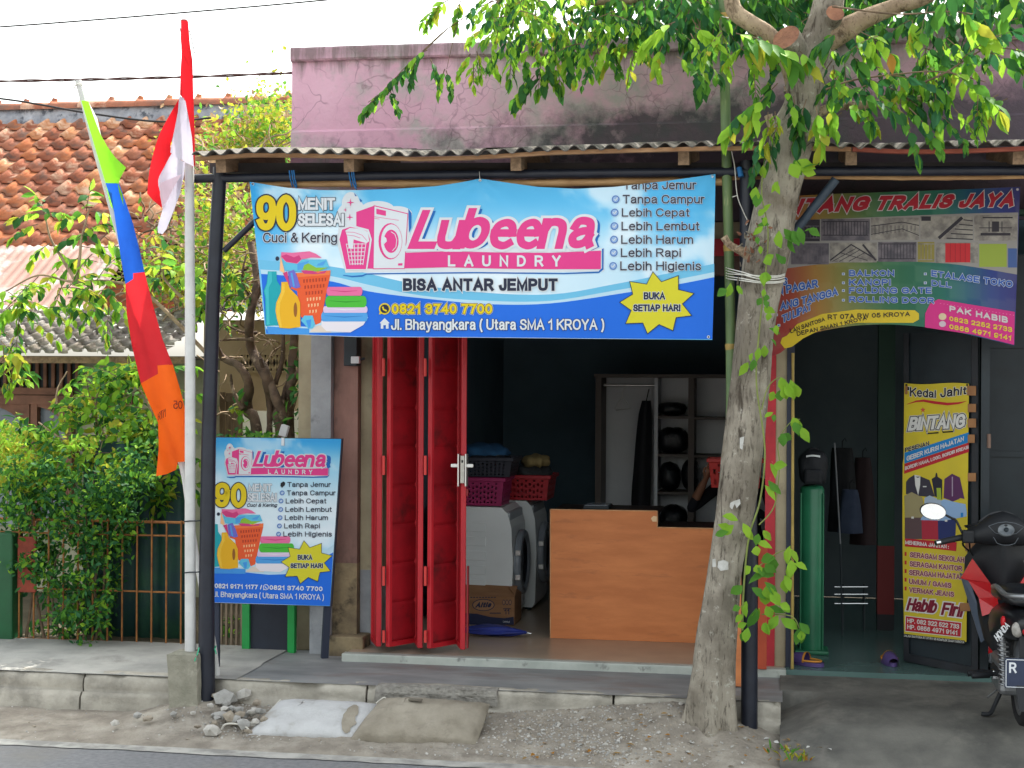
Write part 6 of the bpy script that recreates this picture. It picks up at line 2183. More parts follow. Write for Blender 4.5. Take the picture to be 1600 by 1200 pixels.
def spray(mb, wood, p0, d, length, n, L, mats, droop=.5, hang=.7, W=.46, tw=.004, wm=None):
    """a compound leaf: a drooping stalk with leaflets on both sides"""
    d = d.normalized()
    pts, p = [Vector(p0)], Vector(p0)
    k = max(4, n // 2)
    cur = d.copy()
    for i in range(k):
        cur = (cur + DOWN * droop / k).normalized()
        p = p + cur * (length / k)
        pts.append(p.copy())
    if wood is not None:
        wood.tube(pts, [lerp(tw, tw * .5, i / k) for i in range(k + 1)], wm or M_twig, seg=4, caps=False)
    side = d.cross(Vector((0, 0, 1)))
    side = side.normalized() if side.length > .01 else Vector((1, 0, 0))
    for i in range(1, k + 1):
        for sg in (-1, 1):
            t = i / k
            dd = side * sg * (.75 if i < k else .25) + (pts[i] - pts[i - 1]).normalized() * .55 + DOWN * hang + rv(.18)
            nn = Vector((0, 0, 1)) + side * sg * .5 + rv(.35)
            leaf(mb, pts[i], dd, nn, L * R.uniform(.55, 1.15), L * W * R.uniform(.7, 1.15), R.choice(mats), curl=R.uniform(.0, .45))
    leaf(mb, pts[-1], cur + DOWN * .4, Vector((0, 0, 1)) + rv(.3), L, L * W, R.choice(mats))
def shrub(name, label, cat, base, blobs, leafL, mats, n, Y0, Y1, group=None, stems=(), stem_r=.012, stem_m=None, W=.5, down=.3):
    """blobs: (px, py, rx, ry, weight) clumps in the survey picture, spread in depth between Y0 and Y1"""
    t_ = thing(name, label, cat, base, group=group)
    if stems:
        gs = MB()
        for st in stems:
            pts = smooth_path([tuple(q) for q in st], 5)
            m_ = len(pts)
            gs.tube(pts, [lerp(stem_r, stem_r * .35, i / (m_ - 1)) for i in range(m_)], stem_m or M_twig, seg=7)
        gs.build('stem', t_)
    g_ = MB()
    tot = sum(b[4] for b in blobs)
    for (bx, by, rx, ry, w) in blobs:
        k = int(n * w / tot)
        clumps = [(R.gauss(0, .45), R.gauss(0, .45), R.random()) for _ in range(max(3, k // 26))]
        for i in range(k):
            cx, cy, cz = R.choice(clumps)
            px = bx + rx * (cx + R.gauss(0, .22))
            py = by + ry * (cy + R.gauss(0, .22))
            Y = lerp(Y0, Y1, min(1, max(0, cz + R.gauss(0, .12))))
            p = at(px, py, Y)
            d_ = rv(1) + DOWN * down
            leaf(g_, p, d_, Vector((0, -.4, 1)) + rv(.5), leafL * R.uniform(.6, 1.2), leafL * W * R.uniform(.7, 1.2), R.choice(mats), curl=R.uniform(0, .3))
    g_.build('foliage', t_, recalc=False)
    return t_

# ------------------------------------------------------------------ neighbouring house
house = thing('neighbour_house', 'old single storey house with rusty clay tile roof and arched windows left of the shop', 'house', at(200, 900, 12.6))
TM = [mat('clay_tile_%s' % n_, S(*a), S(*b), rough=.97, spec=.1, scale=9, bump=.3, spots=S(*c), sscale=5, slo=.48, shi=.62) for n_, a, b, c in (
    ('orange', (196, 126, 88), (172, 106, 76), (148, 108, 90)), ('brick', (170, 108, 84), (146, 92, 74), (206, 168, 144)), ('brown', (168, 106, 82), (146, 92, 74), (116, 88, 78)),
    ('ochre', (204, 146, 108), (184, 124, 90), (226, 190, 162)), ('dusky', (178, 118, 94), (152, 102, 84), (126, 100, 90)))]
YR, YE = 17.0, 13.5
Zt, Ze = at(200, 186, YR).z, at(60, 432, YE).z
def tiles(name, xa_, xb_, ya, za, yb, zb, cw, rows, mats, parent, lift=.040, amp=.042, rough_=.0):
    """rows of curved pan tiles from the eave (ya, za) up to (yb, zb)"""
    gg = MB()
    cols = int((xb_ - xa_) / cw)
    sl = Vector((0, yb - ya, zb - za))
    nrm = Vector((0, -(zb - za), yb - ya)).normalized()
    prof = [(0.0, -.1), (.04, .5), (.10, .92), (.17, 1.0), (.24, .92), (.30, .5), (.34, -.05), (.6, -.22), (.85, -.2), (1.0, -.1)]
    for r_ in range(rows):
        t0, t1 = r_ / rows, (r_ + 1.12) / rows
        for c in range(cols):
            m = R.choice(mats)
            jx, jz = R.uniform(-.005, .005), R.uniform(-.004, .006) + rough_ * R.uniform(-1, 1)
            jt = R.uniform(-.006, .006)
            vs = []
            for (t, l) in ((t0 + jt, lift + jz), (t1, 0.004 + jz)):
                b0 = Vector((0, ya, za)) + sl * t + nrm * l
                for (u, h) in prof:
                    vs.append(b0 + Vector((xa_ + (c + u) * cw + jx, 0, 0)) + nrm * (h * amp))
            n = len(prof)
            for (u, h) in prof:
                b0 = Vector((0, ya, za)) + sl * (t0 + jt) + nrm * (lift + jz - .022)
                vs.append(b0 + Vector((xa_ + (c + u) * cw + jx, 0, 0)) + nrm * (h * amp))
            gg.add(vs, [(i, i + 1, n + i + 1, n + i) for i in range(n - 1)] + [(2 * n + i, 2 * n + i + 1, i + 1, i) for i in range(n - 1)], m, True)
    return gg.build(name, parent, recalc=False)
XA, XB = -9.6, at(560, 200, YR).x
tiles('roof', XA, XB, YE, Ze, YR, Zt, .205, 13, TM, house)
gg = MB()
gg.add([(XA, YE, Ze - .05), (XB, YE, Ze - .05), (XB, YR, Zt - .03), (XA, YR, Zt - .03)], [(0, 1, 2, 3)], M_dkwood)
gg.add([(XA, YR, Zt - .03), (XB, YR, Zt - .03), (XB, YR + 3.4, Ze), (XA, YR + 3.4, Ze)], [(0, 1, 2, 3)], TM[2])
gg.build('roof_lining', house)
M_mort = mat('ridge_mortar', S(176, 178, 184), S(138, 142, 152), rough=.95, scale=6, bump=.9, bscale=14, spots=S(88, 92, 100), sscale=7, slo=.52, shi=.62)
Zr1 = at(200, 166, YR).z
gg = MB()
def mort(u, v):
    x = lerp(XA, XB, u)
    return (x, YR - .10 + .06 * v + .03 * (fbm(x * 5, v * 4, 61) - .5), lerp(Zt - .06 + .05 * math.sin(x * 2 * math.pi / .205), Zr1, v))
gg.sheet(mort, 260, 8, M_mort)
gg.build('ridge_mortar', house)
gg = MB()
x = XA
while x < XB:
    def cap(u, v, x=x):
        a = math.pi * u
        r_ = .085 + (.018 if v < .12 else 0) + .012 * (1 - v)
        return (x + v * .40, YR - r_ * math.cos(a), Zr1 - .02 + r_ * math.sin(a))
    gg.sheet(cap, 10, 8, R.choice(TM[1:3] + TM[4:]))
    gg.tube([(x + .01, YR, Zr1 + .04), (x + .03, YR, Zr1 + .115)], [.05, .03], R.choice(TM), seg=8)
    x += .36
gg.build('ridge_tiles', house, recalc=False)
# sheet metal lean-to, lower grey tiled awning
M_zinc = mat('pinkish_sheet_metal', S(158, 120, 108), S(136, 102, 90), rough=.6, scale=3, spots=S(176, 166, 160), sscale=1.5, slo=.5, shi=.6)
za_, zb_ = at(60, 478, 12.55).z, at(60, 384, 13.5).z
xa2, xb2 = -9.0, at(178, 430, 13).x
gg = MB()
def zinc(u, v):
    x = lerp(xa2, xb2, u)
    return (x, lerp(12.55, 13.5, v), lerp(za_, zb_, v) + .008 * math.sin(x * 2 * math.pi / .09))
gg.sheet(zinc, 300, 4, M_zinc)
gg.build('sheet_roof', house)
GM = [mat('grey_tile_%s' % n_, S(*a), S(*b), rough=.95, scale=8, bump=.4, spots=S(*c), sscale=6, slo=.5, shi=.66) for n_, a, b, c in (
    ('pale', (170, 164, 156), (142, 136, 130), (98, 92, 88)), ('mid', (146, 138, 132), (120, 112, 108), (86, 80, 76)), ('warm', (158, 148, 138), (132, 122, 112), (98, 90, 84)))]
xb3 = at(316, 520, 12.0).x
tiles('awning_roof', -9.0, xb3, 11.55, at(150, 552, 11.55).z, 12.56, at(150, 486, 12.56).z, .12, 7, GM, house, lift=.03, amp=.026, rough_=.012)
gg = MB()
zf = at(150, 556, 11.6).z
gg.box(-9, xb3 + .02, 11.60, 11.64, zf - .06, zf - .005, M_wood2)
gg.box(-9, xb3 + .02, 11.64, 12.6, zf - .02, zf - .006, M_dkwood)
gg.build('fascia', house)
HW = 12.35
hz = lambda y: at(100, y, HW).z
hx = lambda x: at(x, 600, HW).x
M_hwall = mat('weathered_pale_wall', S(176, 172, 146), S(140, 146, 128), rough=.95, scale=2, spots=S(110, 124, 92), sscale=2.4, slo=.52, shi=.68)
M_brownw = mat('brown_window_wood', S(142, 100, 80), S(112, 78, 62), rough=.7, scale=6)
gg = MB()
gg.box(-9, hx(330), HW + .05, HW + .2, 0, hz(556), M_hwall)
gg.build('wall', house)
gg = MB()
gg.box(hx(-80), hx(116), HW - .03, HW + .0, hz(617), hz(606), M_brownw)
gg.box(hx(-80), hx(210), HW - .05, HW + .02, hz(632), hz(618), M_brownw)
gg.build('window_lintel', house)
gg = MB()
gg.box(hx(-80), hx(118), HW + .03, HW + .045, hz(606), hz(565), M_black)
for k in range(16):
    px = -70 + k * 12.5
    gg.box(hx(px), hx(px + 5), HW + .0, HW + .025, hz(606), hz(565), M_brownw)
gg.build('vent_grille', house, label='dark slatted vent above the arched windows')
M_pane = mat('dusty_window_pane', S(128, 138, 146), S(108, 118, 130), rough=.25, scale=3, spec=.6)
for (a, b) in ((-68, 44), (56, 110)):
    fr = MB()
    for px in (a, b):
        fr.box(hx(px) - .03, hx(px) + .03, HW - .035, HW + .03, .8, hz(632), M_brownw)
    fr.box(hx(a), hx(b), HW - .02, HW + .028, hz(703), hz(697), M_brownw)
    n = 14
    xs_ = [lerp(hx(a), hx(b), k / n) for k in range(n + 1)]
    arch = [hz(632) - .02 - (.20 * (1 - math.sin(math.pi * (k / n) * (1 if a < 0 else .5) + (0 if a < 0 else math.pi / 2)) ** .7) if True else 0) for k in range(n + 1)]
    for k in range(n):
        fr.add([(xs_[k], HW - .03, hz(632)), (xs_[k + 1], HW - .03, hz(632)), (xs_[k + 1], HW - .03, arch[k + 1]), (xs_[k], HW - .03, arch[k]),
                (xs_[k + 1], HW + .02, arch[k + 1]), (xs_[k], HW + .02, arch[k])], [(0, 1, 2, 3), (3, 2, 4, 5)], M_brownw)
    w_ = fr.build('window', house)
    pn = MB()
    pn.box(hx(a), hx(b), HW + .032, HW + .045, .8, hz(632), M_pane)
    pn.build('pane', w_)
# cream side wall with lattice vent and boards
SW = 13.6
gg = MB()
M_cream = mat('cream_wall', S(206, 188, 156), S(188, 168, 138), rough=.95, scale=2)
x0_, x1_ = at(318, 600, SW).x, at(540, 600, SW).x
gg.box(x0_, x1_, SW, SW + .12, 0, at(400, 500, SW).z, M_cream)
gg.build('side_wall', house)
gg = MB()
lx0, lx1 = at(375, 570, SW).x, at(486, 575, SW).x
lz0, lz1 = at(430, 581, SW).z, at(430, 553, SW).z
gg.box(lx0, lx1, SW - .012, SW - .004, lz0, lz1, M_dkwood)
n = 12
for k in range(n):
    xa_, xb_ = lerp(lx0, lx1, k / n), lerp(lx0, lx1, (k + 1) / n)
    for (p, q) in (((xa_, lz0), (xb_, lz1)), ((xa_, lz1), (xb_, lz0))):
        gg.bar((p[0], SW - .03, p[1]), (q[0], SW - .03, q[1]), .02, .022, M_cream)
gg.bar((lx0, SW - .03, lz1), (lx1, SW - .03, lz1), .03, .02, M_cream)
gg.bar((lx0, SW - .03, lz0), (lx1, SW - .03, lz0), .03, .02, M_cream)
gg.build('lattice_vent', house)
gg = MB()
q0, q1 = at(318, 480, 13.2), at(560, 500, 13.2)
def oldroof(u, v):
    x = lerp(q0.x, q1.x, u)
    return (x, lerp(12.9, 13.9, v), lerp(q0.z - .05, q0.z + .2, v) + .02 * math.sin(x * 60))
gg.sheet(oldroof, 160, 4, mat('dark_old_sheet', S(96, 90, 84), S(70, 66, 62), rough=.9, scale=5))
gg.build('lean_to_roof', house)
gg = MB()
x = at(300, 650, 12.9).x
xe = at(388, 650, 12.9).x
zt_ = at(340, 612, 12.9).z
M_plank = mat('grey_plank', S(150, 132, 112), S(116, 100, 84), rough=.9, scale=5, stretch=(8, 8, 1))
while x < xe:
    gg.box(x, x + .07, 12.9, 12.915, .1, zt_ + R.uniform(-.03, .02), M_plank)
    x += .078
gg.bar((at(300, 625, 12.88).x, 12.88, at(300, 622, 12.88).z), (at(392, 628, 12.88).x, 12.88, at(392, 624, 12.88).z), .03, .05, M_plank)
o = gg.build('plank_fence')
o['label'] = 'grey weathered plank fence standing before the cream wall'
o['category'] = 'fence'
gg = MB()
xg = at(392, 660, 12.6).x
gg.box(xg, xg + 1.6, 12.4, 12.5, 0, at(400, 642, 12.5).z, mat('whitewashed_wall', S(228, 222, 208), S(210, 202, 186), rough=.95, scale=3))
o = gg.build('yard_wall')
o['label'] = 'low whitewashed yard wall behind the bare trunks'
o['category'] = 'wall'

# ------------------------------------------------------------------ front fence
FY = 9.93
M_rust = mat('rusty_iron', S(164, 112, 60), S(128, 80, 46), rough=.8, scale=12, bump=.3)
fence = thing('bar_fence', 'rusty iron bar fence half hidden by the hedge beside the pavement', 'fence', at(160, 1006, FY))
zb = PAVE_Z - .02
fz = lambda y: at(200, y, FY).z
def fx(x):
    return at(x, 900, FY).x
for px in list(range(30, 306, 23)):
    gg = MB()
    ztop_ = fz(812 + R.uniform(-2, 2))
    gg.tube([(fx(px), FY, zb), (fx(px), FY, ztop_)], .007, M_rust, seg=6)
    gg.build('bar', fence)
for y in (815, 836, 924, 1004):
    gg = MB()
    gg.tube([(fx(-40), FY + .012, fz(y)), (fx(302), FY + .012, fz(y))], .010 if y == 815 else .007, M_rust, seg=6)
    gg.build('rail', fence)
gg = MB()
gg.bbox(fx(29), fx(58), FY - .02, FY + .0, fz(930), fz(842), mat('red_rust_plate', S(146, 66, 48), S(118, 52, 40), rough=.8, scale=8, bump=.2), bev=.006)
gg.build('plate', fence)
gg = MB()
M_dkgreen = mat('green_gate_paint', S(22, 84, 48), S(18, 70, 40), rough=.45, scale=4)
a = onz(2, 1006, PAVE_Z)
gg.bbox(fx(-40), fx(26), FY - .06, FY + .1, PAVE_Z - .02, fz(836), M_dkgreen, bev=.012)
o = gg.build('gate_post')
o['label'] = 'broad dark green gate post at the far left edge'
o['category'] = 'post'
gg = MB()
gx0, gx1 = at(130, 800, 10.35).x, at(300, 800, 10.35).x
M_teal = mat('dark_teal_sheet', S(40, 72, 74), S(32, 60, 64), rough=.6, scale=2, spots=S(52, 96, 70), sscale=2, slo=.5, shi=.7)
def tsheet(u, v):
    return (lerp(gx0, gx1, u), 10.35 + .02 * math.sin(u * 30), lerp(.2, at(200, 690, 10.35).z, v))
gg.sheet(tsheet, 60, 4, M_teal)
gx_ = MB()
o = gg.build('screen_sheet')
o['label'] = 'dark teal sheet hung behind the iron bar fence'
o['category'] = 'screen'
md = o.modifiers.new('thick', 'SOLIDIFY')
md.thickness = .012
# wire mesh screen of the gate between post and board
gg = MB()
for k in range(7):
    px = 336 + k * 8
    gg.box(at(px, 900, 10.05).x, at(px + 3.4, 900, 10.05).x, 10.05, 10.065, .22, at(px, 800, 10.05).z, M_plank)
gg.box(at(330, 900, 10.05).x, at(386, 900, 10.05).x, 10.066, 10.08, at(340, 930, 10.05).z - .02, at(340, 930, 10.05).z + .02, M_plank)
o = gg.build('picket_panel')
o['label'] = 'narrow picket panel between the black post and the green framed board'
o['category'] = 'fence'
gb = thing('framed_board', 'black board in a bright green frame behind the laundry sign board', 'board', (at(420, 1014, 9.86).x, 9.86, PAVE_Z))
M_bgreen = mat('bright_green_paint', S(34, 154, 74), S(28, 138, 64), rough=.45, scale=5)
for (a, b) in ((380, 392), (451, 462)):
    gg = MB()
    gg.bbox(at(a, 1000, 9.86).x, at(b, 1000, 9.86).x, 9.83, 9.88, PAVE_Z - .005, at(400, 700, 9.86).z, M_bgreen, bev=.004)
    gg.build('frame', gb)
gg = MB()
gg.box(at(392, 1000, 9.86).x, at(451, 1000, 9.86).x, 9.85, 9.87, PAVE_Z + .01, at(400, 700, 9.86).z, mat('blackboard', S(40, 46, 58), S(34, 38, 48), rough=.7, scale=4))
gg.build('panel', gb)

# ------------------------------------------------------------------ hedge, shrubs, climbing vine, bare trunks
MIX1 = [LF_LIGHT, LF_MID, LF_MID, LF_DARK]
hb = at(90, 1000, 9.98)
shrub('hedge', 'dense small leaved hedge sprawling over the iron bar fence', 'hedge', hb,
      [(60, 735, 70, 30, 1.0), (30, 790, 50, 60, 1.4), (110, 800, 60, 60, 1.6), (170, 770, 45, 60, 1.0), (150, 850, 50, 50, 1.2), (60, 880, 55, 50, 1.2), (120, 920, 55, 50, 1.1), (110, 975, 50, 30, .7),
       (200, 820, 26, 50, .4), (165, 945, 20, 60, .4), (215, 740, 35, 60, .5)],
      .055, [LF_MID, LF_MID, LF_DARK, LF_DARK, LF_BLUE, LF_DARK, LF_LIGHT], 6000, 9.70, 10.25,
      stems=[[at(x, 1004, 9.99), at(x + R.uniform(-20, 20), 900, 10.0), at(x + R.uniform(-40, 40), 790, 9.9)] for x in (40, 70, 95, 120, 150, 160, 130)], stem_r=.012)
shrub('hedge', 'sunlit yellow green top growth of the hedge at the left edge', 'hedge', at(40, 760, 10.1),
      [(40, 745, 60, 30, 1.4), (110, 700, 40, 25, .3), (15, 700, 30, 40, .5), (170, 730, 40, 30, .4)], .05, [LF_YEL, LF_LIGHT, LF_LIGHT, LF_YEL], 2300, 9.85, 10.6,
      stems=[[at(x, 800, 10.2), at(x + 8, 740, 10.2), at(x + 20, 690, 10.2)] for x in (10, 40, 80, 140)], stem_r=.006, stem_m=M_dry)
shrub('shrub', 'tall loose sunlit shrub rising behind the hedge below the grey tiled awning', 'shrub', at(150, 1000, 10.7),
      [(150, 640, 60, 50, 1.2), (225, 690, 55, 60, 1.4), (60, 690, 60, 30, .6), (250, 780, 35, 50, .7), (190, 590, 60, 26, .6)], .085, [LF_LIGHT, LF_MID, LF_YEL, LF_LIGHT, LF_DARK], 1500, 10.2, 11.0,
      stems=[[at(150, 1000, 10.7), at(160, 800, 10.7), at(x, 640, 10.6), at(x + 15, 580, 10.6)] for x in (90, 150, 190, 240)], stem_r=.014, stem_m=M_dry)
# big leaved young trees
def young(name, label, stems, sprays, L, mats, group, extra=()):
    t_ = thing(name, label, 'tree', stems[0][0], group=group)
    gs, gl = MB(), MB()
    for st in stems:
        pts = smooth_path([tuple(q) for q in st], 6)
        m_ = len(pts)
        gs.tube(pts, [lerp(.016, .005, i / (m_ - 1)) for i in range(m_)], M_dry, seg=7)
    for (px, py, Y, ang, ln, n) in sprays:
        p = at(px, py, Y)
        a = rad(ang)
        spray(gl, gs, p, Vector((math.cos(a), R.uniform(-.5, .5), math.sin(a))), ln, n, L, mats, droop=.6, hang=.45, W=.5)
    for (x0, y0, x1, y1, n) in extra:
        for i in range(n):
            a = rad(R.choice((R.uniform(140, 250), R.uniform(-70, 60))))
            spray(gl, gs, at(R.uniform(x0, x1), R.uniform(y0, y1), stems[0][0].y + R.uniform(-.25, .25)), Vector((math.cos(a), R.uniform(-.5, .5), math.sin(a))),
                  R.uniform(.16, .36), R.choice((8, 10, 12)), L * R.uniform(.75, 1.1), mats, droop=.6, hang=.45, W=.5)
    gs.build('trunk', t_)
    gl.build('crown', t_, recalc=False)
    return t_
YT = 10.9
young('young_tree', 'young broad leaved tree spreading before the sheet metal roof', 
      [[at(330, 560, YT), at(230, 460, YT), at(170, 440, YT), at(110, 440, YT), at(60, 430, YT), at(10, 455, YT)],
       [at(120, 442, YT), at(95, 400, YT), at(78, 370, YT), at(70, 330, YT)], [at(120, 440, YT), at(125, 400, YT), at(128, 370, YT), at(140, 325, YT)], [at(300, 480, YT), at(260, 440, YT), at(255, 420, YT)]],
      [(70, 335, YT, 100, .16, 8), (70, 335, YT, 20, .22, 8), (70, 335, YT, 165, .2, 8), (60, 350, YT, 190, .2, 8), (135, 330, YT, 80, .16, 8), (140, 330, YT, 10, .2, 8), (138, 335, YT, 170, .2, 8), (132, 350, YT, -40, .2, 8),
       (78, 380, YT, 200, .2, 8), (82, 390, YT, -20, .2, 8), (128, 385, YT, 0, .25, 8), (126, 400, YT, 200, .2, 8), (92, 420, YT, 210, .2, 6), (150, 440, YT, 60, .24, 8), (165, 440, YT, -60, .22, 8), (185, 445, YT, 30, .25, 8),
       (60, 432, YT, 220, .3, 10), (40, 445, YT, 250, .3, 10), (100, 440, YT, 230, .28, 10), (20, 450, YT, 200, .3, 10), (200, 455, YT, -50, .2, 8), (250, 430, YT, 80, .2, 8), (262, 440, YT, 30, .25, 8), (300, 480, YT, 60, .2, 8),
       (120, 460, YT, 260, .25, 8), (30, 500, YT, 250, .3, 10), (15, 470, YT, 180, .3, 10), (5, 540, YT, 260, .3, 8), (25, 560, YT, 250, .25, 8), (170, 480, YT, 270, .2, 6)],
      .115, [LF_MID, LF_LIGHT, LF_DARK, LF_YEL, LF_LIGHT], 'young trees in the garden',
      [(0, 440, 120, 500, 12), (100, 430, 200, 480, 8), (230, 400, 330, 470, 12), (0, 520, 40, 600, 8), (120, 320, 190, 420, 6)])
young('young_tree', 'feathery leaved young tree behind the orange end of the long flag',
      [[at(235, 1000, 10.5), at(225, 850, 10.5), at(200, 760, 10.5), at(170, 690, 10.5), at(140, 640, 10.5)], [at(215, 790, 10.5), at(250, 690, 10.5), at(215, 600, 10.5)], [at(180, 710, 10.5), at(120, 700, 10.5), at(60, 660, 10.5)]],
      [(230, 640, 10.4, 165, .55, 18), (250, 660, 10.4, 185, .6, 18), (240, 700, 10.4, 200, .5, 16), (170, 600, 10.5, 20, .3, 12), (180, 590, 10.5, 160, .3, 10), (215, 610, 10.5, 200, .3, 12), (200, 640, 10.5, -30, .3, 12), (140, 620, 10.5, 90, .2, 8),
       (140, 625, 10.5, 30, .2, 8), (140, 620, 10.5, 170, .22, 8), (200, 740, 10.4, 10, .4, 14), (210, 760, 10.4, 200, .4, 14), (240, 720, 10.4, -80, .4, 14), (180, 700, 10.4, 240, .35, 12), (130, 700, 10.4, 160, .35, 12), (90, 680, 10.5, 150, .3, 12),
       (220, 680, 10.4, 250, .35, 12), (160, 730, 10.4, 220, .35, 12), (250, 600, 10.5, 100, .25, 10), (235, 580, 10.5, 160, .25, 10)],
      .095, [LF_MID, LF_LIGHT, LF_LIGHT, LF_MID, LF_DARK], 'young trees in the garden',
      [(120, 570, 260, 620, 16), (130, 640, 285, 760, 30), (170, 700, 290, 800, 12), (60, 650, 140, 700, 4), (255, 770, 290, 840, 5)])
M_drylf = leafmat('leaf_dry', S(186, 158, 128), S(160, 130, 106), trans=.2)
# dry flowering vine on the roofs
YV = 13.2
vine = thing('climbing_vine', 'tangled dry vine with yellow green leaves over the tiled roof beside the shop', 'vine', at(420, 690, 12.0))
gs, gl = MB(), MB()
for k in range(330):
    t = R.random()
    px, py = R.uniform(215, 480), R.uniform(225, 480)
    if px < 300 and py < 330:
        continue
    Y = lerp(12.0, 13.6, R.random()) if py > 380 else lerp(12.8, 14.8, (430 - py) / 250)
    pts = []
    a = R.uniform(0, 6.28)
    for i in range(6):
        pts.append(tuple(at(px, py, Y)))
        a += R.gauss(0, .7)
        px += 16 * math.cos(a)
        py += 12 * math.sin(a)
        Y += R.uniform(-.08, .08)
    gs.tube(smooth_path(pts, 3), R.uniform(.004, .011), M_dry if R.random() < .7 else M_twig, seg=4, caps=False)
gs.build('stem', vine)
for k in range(6200):
    z = R.random()
    if z < .40:
        px, py, Y = R.gauss(418, 28), R.gauss(208, 34), R.uniform(14.5, 16.0)
    elif z < .55:
        px, py, Y = R.gauss(360, 40), R.gauss(225, 26), R.uniform(14.5, 16)
    elif z < .8:
        px, py, Y = R.gauss(350, 42), R.gauss(350, 55), R.uniform(12.2, 13.4)
    else:
        px, py, Y = R.gauss(300, 50), R.gauss(425, 32), R.uniform(12.0, 13)
    leaf(gl, at(px, py, Y), rv(1) + DOWN * .3, Vector((0, -.3, 1)) + rv(.5), R.uniform(.04, .085), R.uniform(.025, .05), R.choice([LF_YEL, LF_LIGHT, LF_YEL, LF_MID, M_drylf]))
gl.build('foliage', vine, recalc=False)
# bare trunks behind the banner's left end
YB_ = 11.2
tt = thing('bare_tree', 'gnarled bare multi stemmed tree behind the left end of the blue banner', 'tree', at(440, 960, YB_))
gs = MB()
M_gn = mat('gnarled_bark', S(112, 92, 76), S(70, 56, 48), rough=.95, scale=9, bump=.8, bscale=25, spots=S(158, 138, 118), sscale=6, slo=.58, shi=.66)
for pts, r0, r1 in (([(445, 1000), (440, 690), (428, 640), (415, 590), (395, 545), (392, 500), (400, 440), (392, 380)], .055, .026), ([(470, 1000), (452, 700), (430, 620), (412, 570)], .05, .03),
                    ([(395, 1000), (400, 690), (385, 640), (388, 600), (372, 572), (350, 560), (338, 540)], .05, .02), ([(458, 1000), (452, 690), (455, 600), (458, 530), (462, 470)], .055, .02),
                    ([(450, 610), (470, 575), (484, 555), (480, 520)], .03, .015), ([(430, 600), (440, 560), (444, 520)], .022, .012), ([(380, 640), (366, 610), (360, 585)], .02, .008),
                    ([(440, 640), (450, 600), (475, 580), (495, 560)], .02, .01), ([(420, 700), (420, 620), (408, 560)], .028, .012), ([(395, 530), (370, 530), (345, 532)], .016, .006), ([(400, 520), (375, 518), (350, 505)], .014, .006),
                    ([(394, 470), (380, 440), (384, 400)], .014, .006), ([(400, 470), (412, 440), (404, 400)], .012, .005)):
    P_ = smooth_path([tuple(at(x + R.uniform(-2, 2), y, YB_ + R.uniform(-.12, .12))) for x, y in pts], 6)
    gs.tube(P_, [lerp(r0, r1, i / (len(P_) - 1)) * R.uniform(.88, 1.14) for i in range(len(P_))], M_gn, seg=9)
for k in range(46):
    px, py = R.uniform(340, 490), R.uniform(400, 640)
    a = R.uniform(0, 6.28)
    pts = []
    for i in range(5):
        pts.append(tuple(at(px, py, YB_ + R.uniform(-.1, .1))))
        a += R.gauss(0, .6)
        px += 11 * math.cos(a)
        py += 11 * math.sin(a)
    gs.tube(smooth_path(pts, 3), R.uniform(.003, .008), M_dry, seg=4, caps=False)
gs.build('trunk', tt)
gl = MB()
for (cx, cy, s, n) in ((358, 430, 18, 46), (370, 470, 16, 26), (352, 455, 18, 26), (470, 600, 14, 26), (480, 640, 12, 20), (375, 640, 14, 22), (345, 500, 14, 14), (462, 560, 14, 14), (440, 660, 16, 16)):
    for i in range(n):
        leaf(gl, at(R.gauss(cx, s * .6), R.gauss(cy, s), YB_ + R.uniform(-.2, .1)), rv(1) + DOWN * .6, Vector((0, -.3, 1)) + rv(.4), R.uniform(.05, .11), R.uniform(.03, .055), R.choice([LF_LIGHT, LF_MID, LF_DARK, LF_YEL] if cx < 400 else [LF_DARK, LF_MID]))
gl.build('foliage', tt, recalc=False)
# garden floor plants seen under the sign
shrub('shrub', 'low scrub growing behind the pickets and the green framed board', 'shrub', at(400, 1000, 10.6),
      [(370, 700, 40, 30, .6), (420, 690, 40, 20, .5), (350, 985, 22, 20, .5), (480, 670, 20, 30, .5)], .07, [LF_DARK, LF_MID, LF_LIGHT], 500, 10.4, 11.2)

